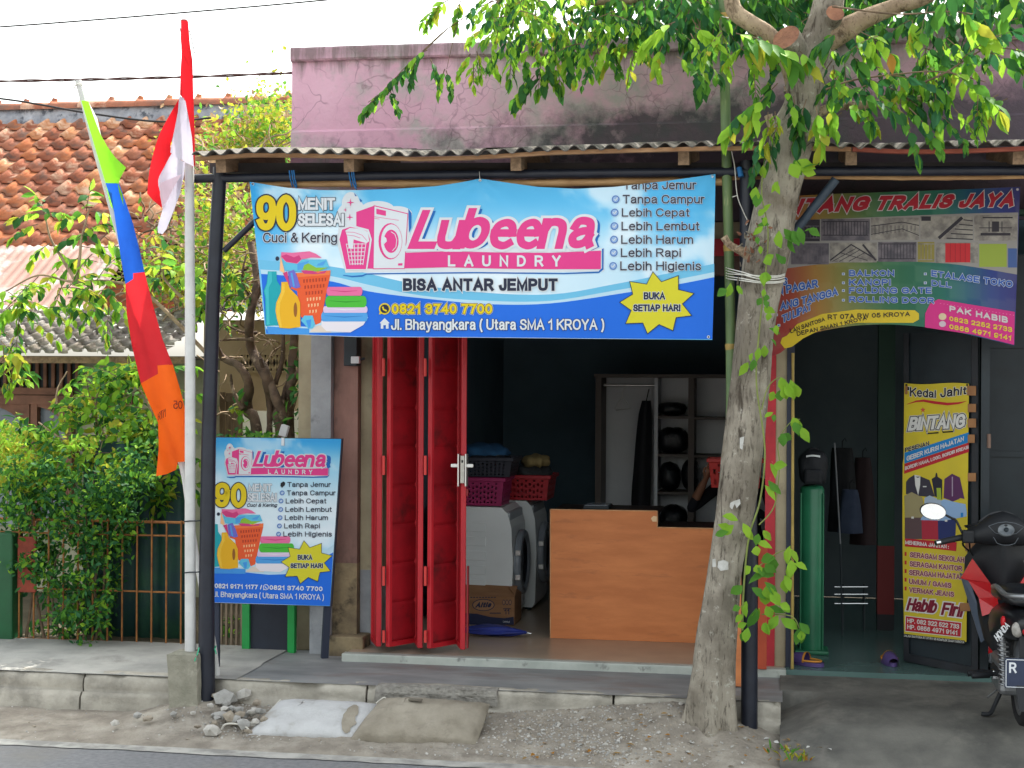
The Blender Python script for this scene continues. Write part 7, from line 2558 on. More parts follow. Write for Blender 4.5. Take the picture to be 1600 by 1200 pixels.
# ------------------------------------------------------------------ big street tree
TYB = 8.70
M_bark = bark_mat('grey_bark', S(168, 160, 146), S(130, 122, 110), S(66, 58, 50))
M_bark2 = bark_mat('tan_limb_bark', S(184, 164, 138), S(152, 132, 110), S(92, 76, 62), zs=.6, sc=7, fleck=.3)
M_cut = mat('fresh_cut_wood', S(164, 116, 90), S(112, 74, 58), rough=.9, scale=9, bump=.5)
tree = thing('street_tree', 'big pollarded street tree with grey trunk and cut limbs before the shops', 'tree', onz(1103, 1168, .06))
def limb(name, pts, parent, m, seg=18, knob=.06, flutes=0, Y=TYB, **kw):
    """pts: (px, py, half width in px[, depth offset])"""
    L = smooth_path([(p[0], p[1], p[2], p[3] if len(p) > 3 else 0.0) for p in pts], 7)
    C = [at(x, y, Y + dy) for x, y, w, dy in L]
    rr = [w / ppm(x, Y) for x, y, w, dy in L]
    gg = MB()
    n = len(C)
    vs = []
    prev = None
    for i, p in enumerate(C):
        d = (C[min(i + 1, n - 1)] - C[max(i - 1, 0)]).normalized()
        a = Vector((1, 0, 0)) if prev is None else prev
        a = (a - d * a.dot(d)).normalized()
        prev = a
        b = d.cross(a)
        for k in range(seg):
            t = 2 * math.pi * k / seg
            q = 1 + knob * 2 * (fbm(3 * math.cos(t) + 7, 3 * math.sin(t) + p.z * 2.2, 71) - .5)
            if flutes:
                base = max(0.0, 1 - (p.z - .05) / 1.0)
                q *= 1 + base ** 1.5 * .26 * math.cos(flutes * t + 1.2) + .04 * math.cos(3 * t + p.z * 2)
            vs.append(p + (a * math.cos(t) + b * math.sin(t)) * rr[i] * q)
    fs = [(i * seg + k, i * seg + (k + 1) % seg, (i + 1) * seg + (k + 1) % seg, (i + 1) * seg + k) for i in range(n - 1) for k in range(seg)]
    gg.add(vs, fs, m, True)
    gg.add([vs[(n - 1) * seg + k] for k in range(seg)], [list(range(seg))], M_cut)
    return gg.build(name, parent, **kw)
limb('trunk', [(1098, 1190, 50), (1103, 1172, 44), (1107, 1130, 37), (1111, 1080, 33), (1120, 990, 31), (1134, 885, 27), (1152, 780, 30), (1163, 690, 31), (1172, 600, 30), (1179, 520, 29), (1190, 440, 32), (1200, 380, 34), (1213, 310, 31), (1228, 250, 31), (1240, 205, 34), (1252, 165, 27), (1258, 130, 28)],
     tree, M_bark, seg=44, knob=.16, flutes=5)
limb('limb', [(1250, 150, 26), (1262, 105, 27), (1278, 60, 26), (1292, 15, 24), (1302, -60, 22), (1310, -160, 18)], tree, M_bark, knob=.08)
limb('limb', [(1278, 70, 20), (1310, 52, 19), (1350, 30, 15), (1400, 10, 12), (1450, -6, 11), (1540, -60, 9)], tree, M_bark2, knob=.07)
limb('limb', [(1248, 160, 17), (1238, 118, 14), (1222, 82, 13), (1200, 55, 14), (1172, 36, 13), (1150, 20, 13), (1142, -5, 12), (1132, -90, 11)], tree, M_bark2, knob=.07)
limb('limb', [(1132, -80, 11), (1060, -40, 10), (1000, -8, 10), (950, -2, 9), (905, -6, 9), (820, -60, 6)], tree, M_bark2, knob=.07, Y=TYB + .3)
limb('limb', [(1222, 285, 18), (1216, 240, 12), (1208, 205, 7), (1200, 180, 6)], tree, M_bark2, knob=.06)
limb('limb', [(1252, 190, 10), (1300, 168, 7), (1360, 163, 6), (1400, 158, 5.5), (1438, 154, 5)], tree, M_bark2, knob=.05)
limb('stub', [(1262, 120, 20, .05), (1248, 92, 21, -.02), (1236, 70, 22, -.10), (1228, 58, 22, -.15)], tree, M_bark, knob=.05, label='thick sawn off limb stub with a raw brown face')
limb('stub', [(1290, 50, 14, 0), (1300, 32, 14, -.06), (1305, 20, 14, -.12)], tree, M_bark, knob=.04, label='small sawn off stub with a raw pink face')
limb('stub', [(1178, 400, 12), (1158, 392, 7), (1140, 382, 5.5), (1131, 370, 6)], tree, M_bark2, knob=.06, Y=TYB - .06, label='short broken side branch')
# shaggy shoots around the old cut
gs = MB()
for k in range(40):
    x, y = R.gauss(1180, 12), R.gauss(392, 26)
    p = at(x, y, TYB - .10)
    gs.tube([p, p + Vector((R.uniform(-.05, .02), -.05, R.uniform(-.03, .05)))], [R.uniform(.005, .012), .002], M_cut if R.random() < .4 else M_bark, seg=5)
gs.build('shoot', tree)
# paper scraps stapled on the trunk
M_paper = mat('paper_scrap', S(196, 196, 192), S(170, 168, 162), rough=.9, scale=30)
def tscrap(pts, Y, name='paper_scrap'):
    gg = MB()
    gg.plate([at(x, y, Y) for x, y in pts], .004, M_paper, (0, 1, 0))
    o = gg.build(name)
    o['category'] = 'paper'
    return o
o = tscrap([(1122, 877), (1131, 875), (1138, 878), (1138, 890), (1126, 892), (1121, 886)], TYB - .135)
o['label'] = 'white square paper scrap stapled on the lower trunk'
o = tscrap([(1113, 874), (1118, 873), (1119, 886), (1113, 886)], TYB - .13)
o['label'] = 'tiny white paper scrap left of the square one on the trunk'
o = tscrap([(1141, 786), (1146, 783), (1156, 780), (1157, 787), (1151, 794), (1148, 787), (1144, 796), (1140, 792)], TYB - .137)
o['label'] = 'torn white paper scrap on the trunk at counter height'
o = tscrap([(1156, 684), (1163, 682), (1160, 703), (1156, 700)], TYB - .137)
o['label'] = 'cream strip of torn paper highest on the trunk'
# crown
gl = MB()
gs = gl
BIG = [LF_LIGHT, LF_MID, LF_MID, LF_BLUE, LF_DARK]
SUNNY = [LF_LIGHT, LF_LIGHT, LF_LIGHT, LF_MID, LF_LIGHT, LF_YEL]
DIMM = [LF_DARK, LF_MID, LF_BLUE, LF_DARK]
def sp(px, py, ang, ln, n, L, mats, Y=TYB, droop=.6, hang=.7, dy=None):
    a = rad(ang)
    spray(gl, gs, at(px, py, Y), Vector((math.cos(a), R.uniform(-.4, .4) if dy is None else dy, math.sin(a))), ln, n, L, mats, droop=droop, hang=hang)
# named sprays: left hanging twigs
def twig(pts, Y, r=.005):
    P_ = smooth_path([tuple(at(x, y, Y)) for x, y in pts], 5)
    gs.tube(P_, [lerp(r, r * .5, i / (len(P_) - 1)) for i in range(len(P_))], M_twig, seg=5, caps=False)
YL = 9.1
twig([(900, -40), (850, -20), (760, 6), (716, 34), (690, 52), (660, 80)], YL)
twig([(716, 34), (706, 72), (698, 108)], YL, .003)
twig([(700, 44), (660, 82), (630, 108), (605, 138), (575, 160)], YL, .004)
for (x, y, a, l, n) in ((668, 78, 200, .14, 8), (650, 92, 250, .14, 8), (640, 108, 190, .12, 8), (622, 118, 220, .14, 10), (604, 138, 205, .16, 10), (608, 140, 300, .12, 8), (585, 156, 215, .10, 8), (672, 92, 300, .14, 8), (695, 108, 250, .13, 8), (697, 110, 290, .12, 8)):
    sp(x, y, a, l, n + 2, .078, [LF_MID, LF_LIGHT, LF_DARK], YL)
for (x, y, a, l, n) in ((735, 84, 230, .14, 8), (745, 80, 280, .14, 10), (755, 84, 320, .14, 8), (740, 100, 270, .12, 8), (700, 0, 200, .2, 10), (720, 0, 250, .16, 10), (690, 4, 220, .16, 8), (780, 0, 250, .14, 8)):
    sp(x, y, a, l, n + 4, .078, SUNNY + [LF_MID], YL)
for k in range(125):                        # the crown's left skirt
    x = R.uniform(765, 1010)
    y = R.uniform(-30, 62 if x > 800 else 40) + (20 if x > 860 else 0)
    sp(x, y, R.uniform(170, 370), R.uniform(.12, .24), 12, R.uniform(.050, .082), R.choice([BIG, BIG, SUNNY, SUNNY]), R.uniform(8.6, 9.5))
for (x, y, a) in ((800, 82, 260), (820, 88, 280), (845, 98, 260), (860, 92, 250), (870, 100, 280), (835, 118, 230), (822, 124, 240), (850, 84, 300), (880, 80, 290), (790, 70, 220)):
    sp(x, y, a, .15, 10, .10, [LF_DARK, LF_MID, LF_LIGHT], 9.0)
for k in range(50):
    sp(R.uniform(940, 1130), R.uniform(-30, 50), R.uniform(180, 360), R.uniform(.12, .25), 8, R.uniform(.07, .11), R.choice([BIG, DIMM]), R.uniform(8.7, 9.6))
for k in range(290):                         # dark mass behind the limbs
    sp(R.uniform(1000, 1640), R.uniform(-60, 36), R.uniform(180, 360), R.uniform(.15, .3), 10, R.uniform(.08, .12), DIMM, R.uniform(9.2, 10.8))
for k in range(150):                        # above the frame: shade over the roof
    sp(R.uniform(700, 1800), R.uniform(-620, -40), R.uniform(180, 360), R.uniform(.2, .36), 10, R.uniform(.10, .15), BIG, R.uniform(8.0, 10.4))
for (x, y, a, l, n, Lf, mm, Y) in (
    (1055, 34, 200, .22, 10, .15, SUNNY, 8.55), (1070, 40, 330, .2, 10, .15, BIG, 8.55), (1085, 62, 290, .25, 8, .14, BIG, 8.7), (1035, 72, 240, .12, 6, .13, SUNNY, 8.6), (1095, 80, 260, .2, 8, .14, DIMM, 8.8),
    (1130, 58, 190, .14, 6, .19, SUNNY, 8.45), (1150, 52, 350, .10, 6, .19, SUNNY, 8.45), (1170, 56, 350, .25, 8, .20, [LF_LIGHT, LF_MID], 8.45), (1190, 62, 320, .16, 6, .19, BIG, 8.5), (1105, 100, 250, .16, 6, .15, DIMM, 8.8),
    (1215, 130, 220, .22, 10, .13, BIG, 8.5), (1225, 135, 300, .2, 10, .13, BIG, 8.48), (1195, 150, 230, .16, 8, .17, SUNNY, 8.45), (1185, 160, 200, .14, 8, .16, BIG, 8.45), (1240, 150, 280, .22, 10, .14, DIMM, 8.5),
    (1260, 155, 250, .22, 10, .14, DIMM, 8.5), (1200, 175, 270, .16, 8, .13, SUNNY, 8.46), (1275, 165, 280, .2, 8, .17, SUNNY, 8.45), (1250, 80, 320, .08, 4, .16, SUNNY, 8.44), (1215, 195, 250, .2, 10, .12, DIMM, 8.5),
    (1155, 185, 220, .1, 5, .15, SUNNY, 8.5), (1180, 185, 240, .1, 6, .13, BIG, 8.5), (1190, 215, 250, .2, 10, .10, DIMM, 8.5),
    (1310, 50, 200, .12, 6, .18, BIG, 8.5), (1330, 48, 330, .16, 8, .18, SUNNY, 8.5), (1345, 50, 340, .2, 6, .16, SUNNY + [LF_OLD], 8.5), (1330, 85, 320, .1, 5, .15, BIG, 8.5),
    (1425, 30, 280, .08, 4, .17, SUNNY, 8.5), (1450, 10, 250, .2, 10, .14, BIG, 8.5), (1470, 15, 300, .24, 10, .15, BIG, 8.5), (1500, 18, 330, .16, 6, .22, SUNNY, 8.48), (1460, 45, 290, .26, 10, .14, BIG, 8.6), (1435, 90, 260, .24, 12, .12, DIMM, 8.6),
    (1520, 45, 260, .26, 10, .13, BIG, 8.6), (1480, 60, 320, .24, 10, .13, BIG, 8.55), (1300, 132, 350, .36, 14, .16, BIG, 8.5), (1345, 122, 355, .36, 14, .16, BIG, 8.5), (1390, 118, 0, .30, 12, .16, BIG, 8.5), (1430, 112, 350, .36, 14, .17, BIG, 8.48),
    (1480, 110, 340, .36, 14, .18, SUNNY + [LF_MID], 8.48), (1500, 115, 310, .3, 12, .18, BIG, 8.48), (1540, 80, 350, .26, 10, .15, BIG, 8.5), (1500, 95, 45, .30, 12, .13, BIG, 8.5), (1565, 75, 0, .2, 8, .16, BIG, 8.5), (1580, 65, 320, .2, 8, .15, BIG, 8.5),
    (1300, 165, 280, .12, 6, .15, SUNNY, 8.48), (1350, 165, 290, .12, 6, .15, BIG, 8.48), (1400, 160, 300, .3, 10, .14, BIG, 8.48), (1420, 168, 320, .26, 10, .13, BIG, 8.5), (1460, 140, 280, .26, 10, .15, BIG, 8.55), (1450, 70, 250, .2, 10, .12, DIMM, 8.7),
    (1530, 130, 310, .26, 10, .16, BIG, 8.5), (1300, 95, 230, .2, 8, .12, DIMM, 8.8), (1370, 70, 280, .2, 10, .10, DIMM, 9.2), (1400, 90, 260, .2, 10, .10, DIMM, 9.2)):
    if R.random() < .9:
        sp(x, y, a, l, n, Lf * R.uniform(.66, .86), mm, Y, hang=.55)
twig([(1290, 140), (1330, 126), (1400, 116), (1470, 112), (1540, 128)], 8.52, .006)
twig([(1440, 130), (1480, 112), (1520, 86), (1560, 66), (1600, 60)], 8.52, .006)
twig([(1300, 10), (1400, 22), (1480, 18), (1520, 22)], 8.52, .006)
for k in range(46):
    x, y = R.uniform(1270, 1590), R.uniform(50, 190)
    sp(x, y, R.uniform(190, 350), R.uniform(.12, .22), 12, R.uniform(.06, .10), R.choice([BIG, SUNNY]), R.uniform(8.45, 8.9), hang=.45)
for k in range(16):
    x = R.uniform(1040, 1230)
    sp(x, R.uniform(40, 90 + max(0, x - 1150) * 1.6), R.uniform(190, 350), R.uniform(.10, .18), 10, R.uniform(.06, .10), R.choice([BIG, SUNNY]), R.uniform(8.4, 8.6), hang=.45)
gl.build('crown', tree, recalc=False)

# ------------------------------------------------------------------ vine climbing the trunk
vn = thing('trunk_vine', 'bright green heart leaved vine climbing the street tree trunk', 'vine', at(1168, 990, TYB - .1))
gl = MB()
gs = gl
VS = [LF_LIGHT, LF_LIGHT, LF_MID]
VY = TYB - .16
def vtwig(pts, r=.005, Y=VY):
    P_ = smooth_path([tuple(at(x, y, Y)) for x, y in pts], 6)
    gs.tube(P_, [lerp(r, r * .6, i / (len(P_) - 1)) for i in range(len(P_))], mat('green_stem', S(126, 138, 70), S(108, 118, 62), rough=.7, scale=10), seg=6)
vtwig([(1160, 985), (1162, 920), (1170, 840), (1188, 780), (1195, 700), (1182, 600), (1186, 520), (1196, 430), (1200, 360), (1190, 300), (1196, 240)], .006)
vtwig([(1186, 820), (1210, 790), (1218, 730), (1216, 690), (1235, 660), (1250, 655)], .004)
vtwig([(1190, 640), (1200, 605), (1218, 590), (1232, 600)], .004)
vtwig([(1180, 890), (1205, 870), (1228, 860), (1240, 875)], .004)
vtwig([(1190, 960), (1215, 960), (1240, 965), (1252, 990)], .004)
for (x, y, L, a, n) in (
    (1192, 232, .10, 250, 3), (1190, 262, .11, 260, 3), (1188, 295, .12, 255, 3), (1196, 320, .10, 270, 3), (1192, 340, .08, 260, 2), (1240, 255, .16, 330, 4), (1255, 265, .15, 320, 2), (1215, 280, .10, 270, 2), (1224, 365, .15, 300, 4), (1240, 360, .15, 310, 4), (1255, 360, .12, 320, 2),
    (1198, 355, .10, 250, 3), (1184, 375, .08, 250, 3), (1208, 395, .12, 260, 3), (1218, 405, .10, 300, 2), (1200, 425, .12, 270, 2), (1198, 455, .10, 260, 2), (1190, 470, .08, 260, 2), (1140, 445, .11, 240, 3), (1150, 448, .09, 300, 2), (1195, 490, .10, 270, 2), (1205, 505, .11, 300, 2),
    (1198, 535, .10, 280, 2), (1184, 545, .10, 250, 2), (1176, 562, .12, 270, 2), (1222, 595, .13, 290, 3), (1236, 602, .15, 290, 4), (1232, 598, .12, 320, 2), (1212, 612, .12, 260, 2), (1205, 640, .09, 240, 2), (1240, 658, .12, 300, 4), (1252, 660, .12, 290, 4), (1222, 680, .14, 300, 2), (1208, 720, .14, 300, 3), (1202, 760, .13, 310, 2),
    (1150, 822, .13, 190, 3), (1140, 826, .12, 200, 3), (1165, 820, .13, 280, 2), (1190, 832, .11, 300, 3), (1180, 850, .12, 280, 3), (1175, 885, .12, 280, 3), (1190, 880, .13, 320, 2), (1210, 872, .14, 300, 3), (1160, 912, .14, 250, 1), (1180, 905, .15, 290, 3), (1195, 910, .16, 270, 4), (1205, 920, .13, 290, 3), (1230, 862, .14, 300, 4), (1240, 880, .13, 310, 3),
    (1170, 940, .13, 260, 3), (1185, 950, .15, 270, 3), (1200, 950, .14, 300, 3), (1220, 945, .13, 290, 3), (1160, 975, .12, 250, 3), (1172, 985, .11, 260, 3), (1190, 975, .13, 270, 3), (1215, 965, .14, 300, 3), (1246, 975, .13, 290, 3), (1225, 900, .12, 300, 3), (1160, 955, .10, 230, 3), (1250, 985, .10, 270, 3)):
    for i in range(n if n < 3 else n - 1):
        aa = rad(a + R.gauss(0, 28))
        leaf(gl, at(x + R.gauss(0, 5), y + R.gauss(0, 5), VY - R.uniform(0, .06)), Vector((math.cos(aa), R.uniform(-.35, .1), math.sin(aa))), Vector((0, -1, .5)) + rv(.35), L * R.uniform(.45, .80), L * R.uniform(.32, .50), R.choice(VS if y > 210 else BIG), curl=.18)
gl.build('foliage', vn, recalc=False)

# ------------------------------------------------------------------ bamboo pole lashed to the trunk
M_gbam = mat('green_bamboo', S(106, 128, 82), S(86, 110, 74), rough=.5, scale=4, stretch=(6, 6, 1), spots=S(140, 150, 106), sscale=5, slo=.58, shi=.68)
M_node = mat('bamboo_node', S(178, 150, 82), S(150, 128, 72), rough=.6, scale=9)
bp = thing('bamboo_pole', 'tall green bamboo pole lashed upright to the street tree', 'pole', at(1143, 700, 8.86))
gg = MB()
BP = [at(1130, -200, 8.86), at(1131, 0, 8.86), at(1134, 200, 8.86), at(1139, 400, 8.86), at(1142, 560, 8.86), at(1140, 700, 8.88), at(1122, 1000, 8.82), at(1114, 1108, 8.80)]
BPp = smooth_path([tuple(p) for p in BP], 10)
gg.tube(BPp, .029, M_gbam, seg=14)
gg.build('culm', bp)
gg = MB()
for y in (24, 215, 386, 540):
    x = interp([(0, 1131), (200, 1134), (400, 1139), (560, 1142)], y)
    gg.tube([at(x, y + 7, 8.86), at(x, y + 1, 8.86), at(x, y - 1, 8.86), at(x, y - 3, 8.86)], [.0295, .032, .033, .0295], M_node, seg=14)
    gg.build('node', bp)
    gg = MB()
M_string = mat('white_string', S(210, 208, 200), rough=.8)
gg = MB()
for k, (y0, y1) in enumerate(((424, 436), (428, 431), (432, 440), (436, 442), (420, 433))):
    pts = [at(1134, y0 - 2, 8.835), at(1140, y0, 8.81), at(1160, lerp(y0, y1, .4), TYB - .145), at(1188, y1, TYB - .165), at(1215, y1, TYB - .13), at(1226, y1 - 3, TYB - .02)]
    gg.tube(smooth_path([tuple(p) for p in pts], 5), .0035, M_string, seg=5)
gg.build('lashing', bp)
gg = MB()
gg.tube(smooth_path([tuple(at(x, y, 8.80)) for x, y in ((1143, 236), (1148, 262), (1152, 305), (1162, 332), (1168, 345), (1166, 352))], 6), .003, M_string, seg=5)
gg.tube(smooth_path([tuple(at(x, y, 8.82)) for x, y in ((1126, 26), (1138, 28))], 3), .004, M_string, seg=5)
gg.tube(smooth_path([tuple(at(x, y, 8.80)) for x, y in ((1144, 308), (1153, 305))], 3), .003, M_string, seg=5)
gg.build('loose_string', bp)

# ------------------------------------------------------------------ flags
M_pvc = mat('white_pole_paint', S(206, 206, 204), S(190, 190, 188), rough=.5, scale=8, spots=S(150, 146, 140), sscale=22, slo=.66, shi=.7)
FLY = 8.80
fp = thing('flag_pole', 'white flag pole with brown top set in a concrete block at the kerb', 'pole', at(297, 1022, FLY))
gg = MB()
pts = [at(297.5, 1030, FLY), at(297, 800, FLY), at(297, 500, FLY), at(296, 262, FLY), at(292, 150, FLY), at(288.5, 78, FLY)]
gg.tube(pts, [8.6 / ppm(297, FLY), 8.2 / ppm(297, FLY), 8 / ppm(297, FLY), 7.2 / ppm(297, FLY), 6 / ppm(297, FLY), 5.4 / ppm(297, FLY)], M_pvc, seg=14)
gg.build('shaft', fp)
gg = MB()
gg.tube([at(288.6, 80, FLY), at(287.6, 31, FLY)], [.021, .020], mat('red_brown_stick', S(150, 62, 56), S(120, 48, 44), rough=.7, scale=14), seg=10)
gg.tube([at(281, 42, FLY - .02), at(284, 58, FLY - .02), at(282, 46, FLY + .02)], .003, M_dkwood, seg=5)
gg.tube([at(296, 48, FLY - .02), at(300, 64, FLY - .02), at(305, 87, FLY - .02)], .003, M_dkwood, seg=5)
gg.build('top', fp)
gg = MB()
for y in (815, 895):
    gg.tube([at(288, y, FLY - .03), at(297, y - 1, FLY - .04), at(306, y - 1, FLY - .03), at(324, y - 3, FLY - .0)], .004, M_black, seg=5)
gg.build('tie', fp)
M_fred = mat('flag_red', S(212, 22, 34), S(196, 18, 30), rough=.75, scale=3, trans=.35)
M_fwhi = mat('flag_white', S(196, 192, 206), S(184, 180, 196), rough=.75, scale=3, trans=.35)
def cloth_poly(gg, pts, Y, m, f=None, step=9):
    """a piece of cloth cut to an outline, gently folded in depth, with two faces 1 mm apart"""
    tri = geometry.tessellate_polygon([[Vector((x, y, 0)) for x, y in pts]])
    bm = bmesh.new()
    bv = [bm.verts.new((x, y, 0)) for x, y in pts]
    for t in tri:
        try:
            bm.faces.new([bv[i] for i in t])
        except ValueError:
            pass
    xs_, ys_ = [p[0] for p in pts], [p[1] for p in pts]
    for ax, lo_, hi_ in ((0, min(xs_), max(xs_)), (1, min(ys_), max(ys_))):
        k = math.floor(lo_ / step) + 1
        while k * step < hi_:
            co = Vector((k * step, 0, 0)) if ax == 0 else Vector((0, k * step, 0))
            no = Vector((1, 0, 0)) if ax == 0 else Vector((0, 1, 0))
            bmesh.ops.bisect_plane(bm, geom=bm.verts[:] + bm.edges[:] + bm.faces[:], plane_co=co, plane_no=no)
            k += 1
    bm.verts.index_update()
    f = f or (lambda x, y: 0)
    gg.add([at(v.co.x, v.co.y, Y + f(v.co.x, v.co.y)) for v in bm.verts], [[v.index for v in q.verts] for q in bm.faces], m, True)
    bm.free()
flag = thing('national_flag', 'limp red and white flag draped on the white pole', 'flag', at(290, 150, FLY))
wave = lambda x, y: .022 * math.sin(x / 7.0 + y / 38.0) + .012 * math.sin(y / 17.0 - x / 11)
sm = lambda pts, n=3: [tuple(p) for p in smooth_path(pts, n)]
gg = MB()
cloth_poly(gg, [(283, 32), (294, 33), (297, 70), (301, 95), (302, 140), (304, 200), (305, 258), (300, 262), (297, 200), (290, 158), (281, 148), (282, 110), (284, 80), (282, 60)], FLY - .055, M_fred, lambda x, y: -.02 + .03 * ((x - 291) / 12) ** 2 + wave(x, y) * .4)
cloth_poly(gg, sm([(281, 152), (266, 178), (250, 208), (240, 238), (233, 270), (230, 302)]) + sm([(238, 312), (253, 325)]) + sm([(252, 300), (248, 284), (254, 268), (268, 242), (266, 230), (272, 205), (281, 165)]), FLY - .04, M_fred, wave)
gg.build('red_cloth', flag, recalc=False)
gg = MB()
cloth_poly(gg, [(280, 150), (289, 154), (294, 180), (300, 215), (303, 262), (299, 258), (292, 255), (284, 250), (276, 246), (266, 238), (271, 210), (278, 175)], FLY - .085, M_fwhi, lambda x, y: wave(x, y) * .8)
cloth_poly(gg, sm([(268, 240), (256, 262), (247, 282), (251, 304), (255, 324)]) + [(250, 342), (246, 355), (247, 364), (254, 366), (260, 358), (268, 338), (281, 304), (288, 272), (289, 254), (280, 248)], FLY - .06, M_fwhi, lambda x, y: wave(x, y) * 1.2 + .02 * math.sin((x - y * .5) / 9.0))
cloth_poly(gg, [(250, 286), (284, 272), (270, 296), (262, 312), (254, 326), (250, 305)], FLY - .095, mat('flag_pinkish', S(224, 200, 210), rough=.75, trans=.35), lambda x, y: wave(x, y))
gg.build('white_cloth', flag, recalc=False)
# long street pennant on its bent pole
UY = 8.98
up = thing('pennant_pole', 'thin bent white pole leaning behind the black post carrying a long pennant', 'pole', at(341, 1090, UY))
UP = [(122, 126, UY), (131, 160, UY), (150, 235, UY), (176, 330, UY), (203, 430, UY), (232, 540, UY), (258, 640, UY), (285, 730, UY), (296, 800, UY), (312, 900, UY), (334, 1010, UY), (342, 1092, UY)]
P_ = smooth_path([tuple(at(*p)) for p in UP], 6)
gg = MB()
gg.tube(P_, [lerp(.020, .018, i / (len(P_) - 1)) for i in range(len(P_))], M_pvc, seg=12)
gg.build('shaft', up)
gg = MB()
gg.tube([at(115, 139, UY), at(119, 132, UY - .03), at(128, 130, UY - .03), at(127, 136, UY)], .004, M_string, seg=5)
gg.tube([at(319, 797, UY - .12), at(330, 796, UY - .14), at(333, 796, UY - .1)], .005, mat('green_twine', S(60, 170, 130), rough=.7), seg=5)
gg.build('tie', up)
pen = thing('pennant', 'long drooping pennant striped green, blue, red and orange on a leaning pole', 'pennant', at(180, 300, UY))
wv = lambda x, y: .03 * math.sin((x - y * .28) / 9.0) + .012 * math.sin(y / 26.0)
def stripe(pts, m, name, dY=-.075):
    gg = MB()
    cloth_poly(gg, pts, UY + dY, m, wv, step=12)
    return gg.build(name, pen, recalc=False)
MG_ = mat('pennant_green', S(132, 206, 40), S(118, 192, 36), rough=.75, scale=3, trans=.35)
MB_ = mat('pennant_blue', S(24, 88, 190), S(20, 74, 168), rough=.75, scale=3, trans=.35)
MR_ = mat('pennant_red', S(212, 40, 48), S(198, 34, 44), rough=.75, scale=3, trans=.35)
MO_ = mat('pennant_orange', S(246, 104, 16), S(238, 96, 14), rough=.75, scale=3, trans=.35)
stripe([(127, 157), (138, 158), (150, 190), (158, 212), (167, 228), (180, 246), (197, 262), (188, 278), (185, 288), (192, 305), (193, 322), (186, 300), (184, 287), (165, 286), (158, 262), (147, 225), (136, 188)], MG_, 'green_stripe')
stripe([(138, 158), (142, 166), (152, 185), (158, 212), (150, 192)], mat('pennant_white', S(224, 230, 220), rough=.75, trans=.35), 'white_edge', -.09)
stripe([(165, 286), (186, 286), (195, 312), (208, 350), (218, 390), (226, 425), (208, 427), (208, 436), (196, 444), (190, 410), (184, 370), (178, 330)], MB_, 'blue_stripe')
stripe([(166, 292), (176, 300), (180, 330), (173, 322)], MG_, 'green_edge', -.06)
stripe([(196, 444), (208, 436), (208, 427), (226, 425), (240, 480), (254, 530), (270, 570), (246, 571), (247, 584), (220, 599), (206, 540), (198, 490)], MR_, 'red_stripe')
stripe([(220, 599), (247, 584), (246, 571), (270, 569), (282, 610), (292, 650), (295, 690), (294, 721), (278, 722), (275, 734), (260, 741), (244, 744), (248, 700), (247, 660), (234, 632)], MO_, 'orange_stripe')
Pn = Print(lambda x, y, l=0: at(x, y, UY - .075 + wv(x, y) - .004 - l * .001), 12)
Pn.text('05', (271, 626, 285, 639), mat('ink_maroon', S(110, 30, 24), rough=.8), 1, bold=.0, mirror=True)
Pn.text('RT/1', [(247, 645), (259, 638), (259, 651), (247, 657)], mat('ink_maroon', S(110, 30, 24), rough=.8), 1)
Pn.build('lettering', pen)

# concrete block holding the pole
M_block = mat('mossy_concrete', S(156, 152, 138), S(128, 126, 112), rough=.95, scale=6, bump=.7, bscale=26, spots=S(176, 172, 158), sscale=5, slo=.55, shi=.65)
gg = MB()
bm = bmesh.new()
bmesh.ops.create_cube(bm, size=1)
bmesh.ops.subdivide_edges(bm, edges=bm.edges[:], cuts=7, use_grid_fill=True)
A, B = at(264, 1106, FLY - .1), at(311, 1022, FLY - .1)
for v in bm.verts:
    x, y, z = lerp(A.x, B.x, v.co.x + .5), lerp(FLY - .11, FLY + .08, v.co.y + .5), lerp(A.z - .02, B.z, v.co.z + .5)
    sh = .012 * (v.co.z + .5)
    e = sum(1 for c in v.co if abs(abs(c) - .5) < 1e-4)
    sc = 1 - (.03 if e >= 2 else 0)
    mx_, my_ = (A.x + B.x) / 2, FLY - .015
    x, y = mx_ + (x - mx_) * sc, my_ + (y - my_) * sc
    nn = .010 * (fbm(v.co.x * 6 + 3, v.co.z * 6 + v.co.y * 4, 81) - .5)
    v.co = (x - sh + nn, y + nn, z - (.008 if e >= 2 and v.co.z > .4 else 0))
gg.bm(bm, M_block)
o = gg.build('concrete_block')
o['label'] = 'rough grey concrete block footing at the base of the white flag pole'
o['category'] = 'block'
gg = MB()
M_gtw = mat('green_twine', S(60, 170, 130), rough=.7)
q = [at(310, 1014, FLY - .02), at(318, 1016, 8.80), at(334, 1013, 8.82), at(337, 1010, 8.9)]
gg.tube(smooth_path([tuple(p) for p in q], 5), .006, M_gtw, seg=6)
q = [at(311, 1012, FLY - .06), at(309, 1020, FLY - .08), at(304, 1033, FLY - .12)]
gg.tube(smooth_path([tuple(p) for p in q], 5), .004, M_gtw, seg=6)
q = [at(335, 1013, 8.80), at(337, 1018, 8.80), at(338, 1022, 8.80)]
gg.tube([tuple(p) for p in q], .004, M_gtw, seg=6)
o = gg.build('twine')
o['label'] = 'green plastic twine knotted round the foot of the black post'
o['category'] = 'twine'

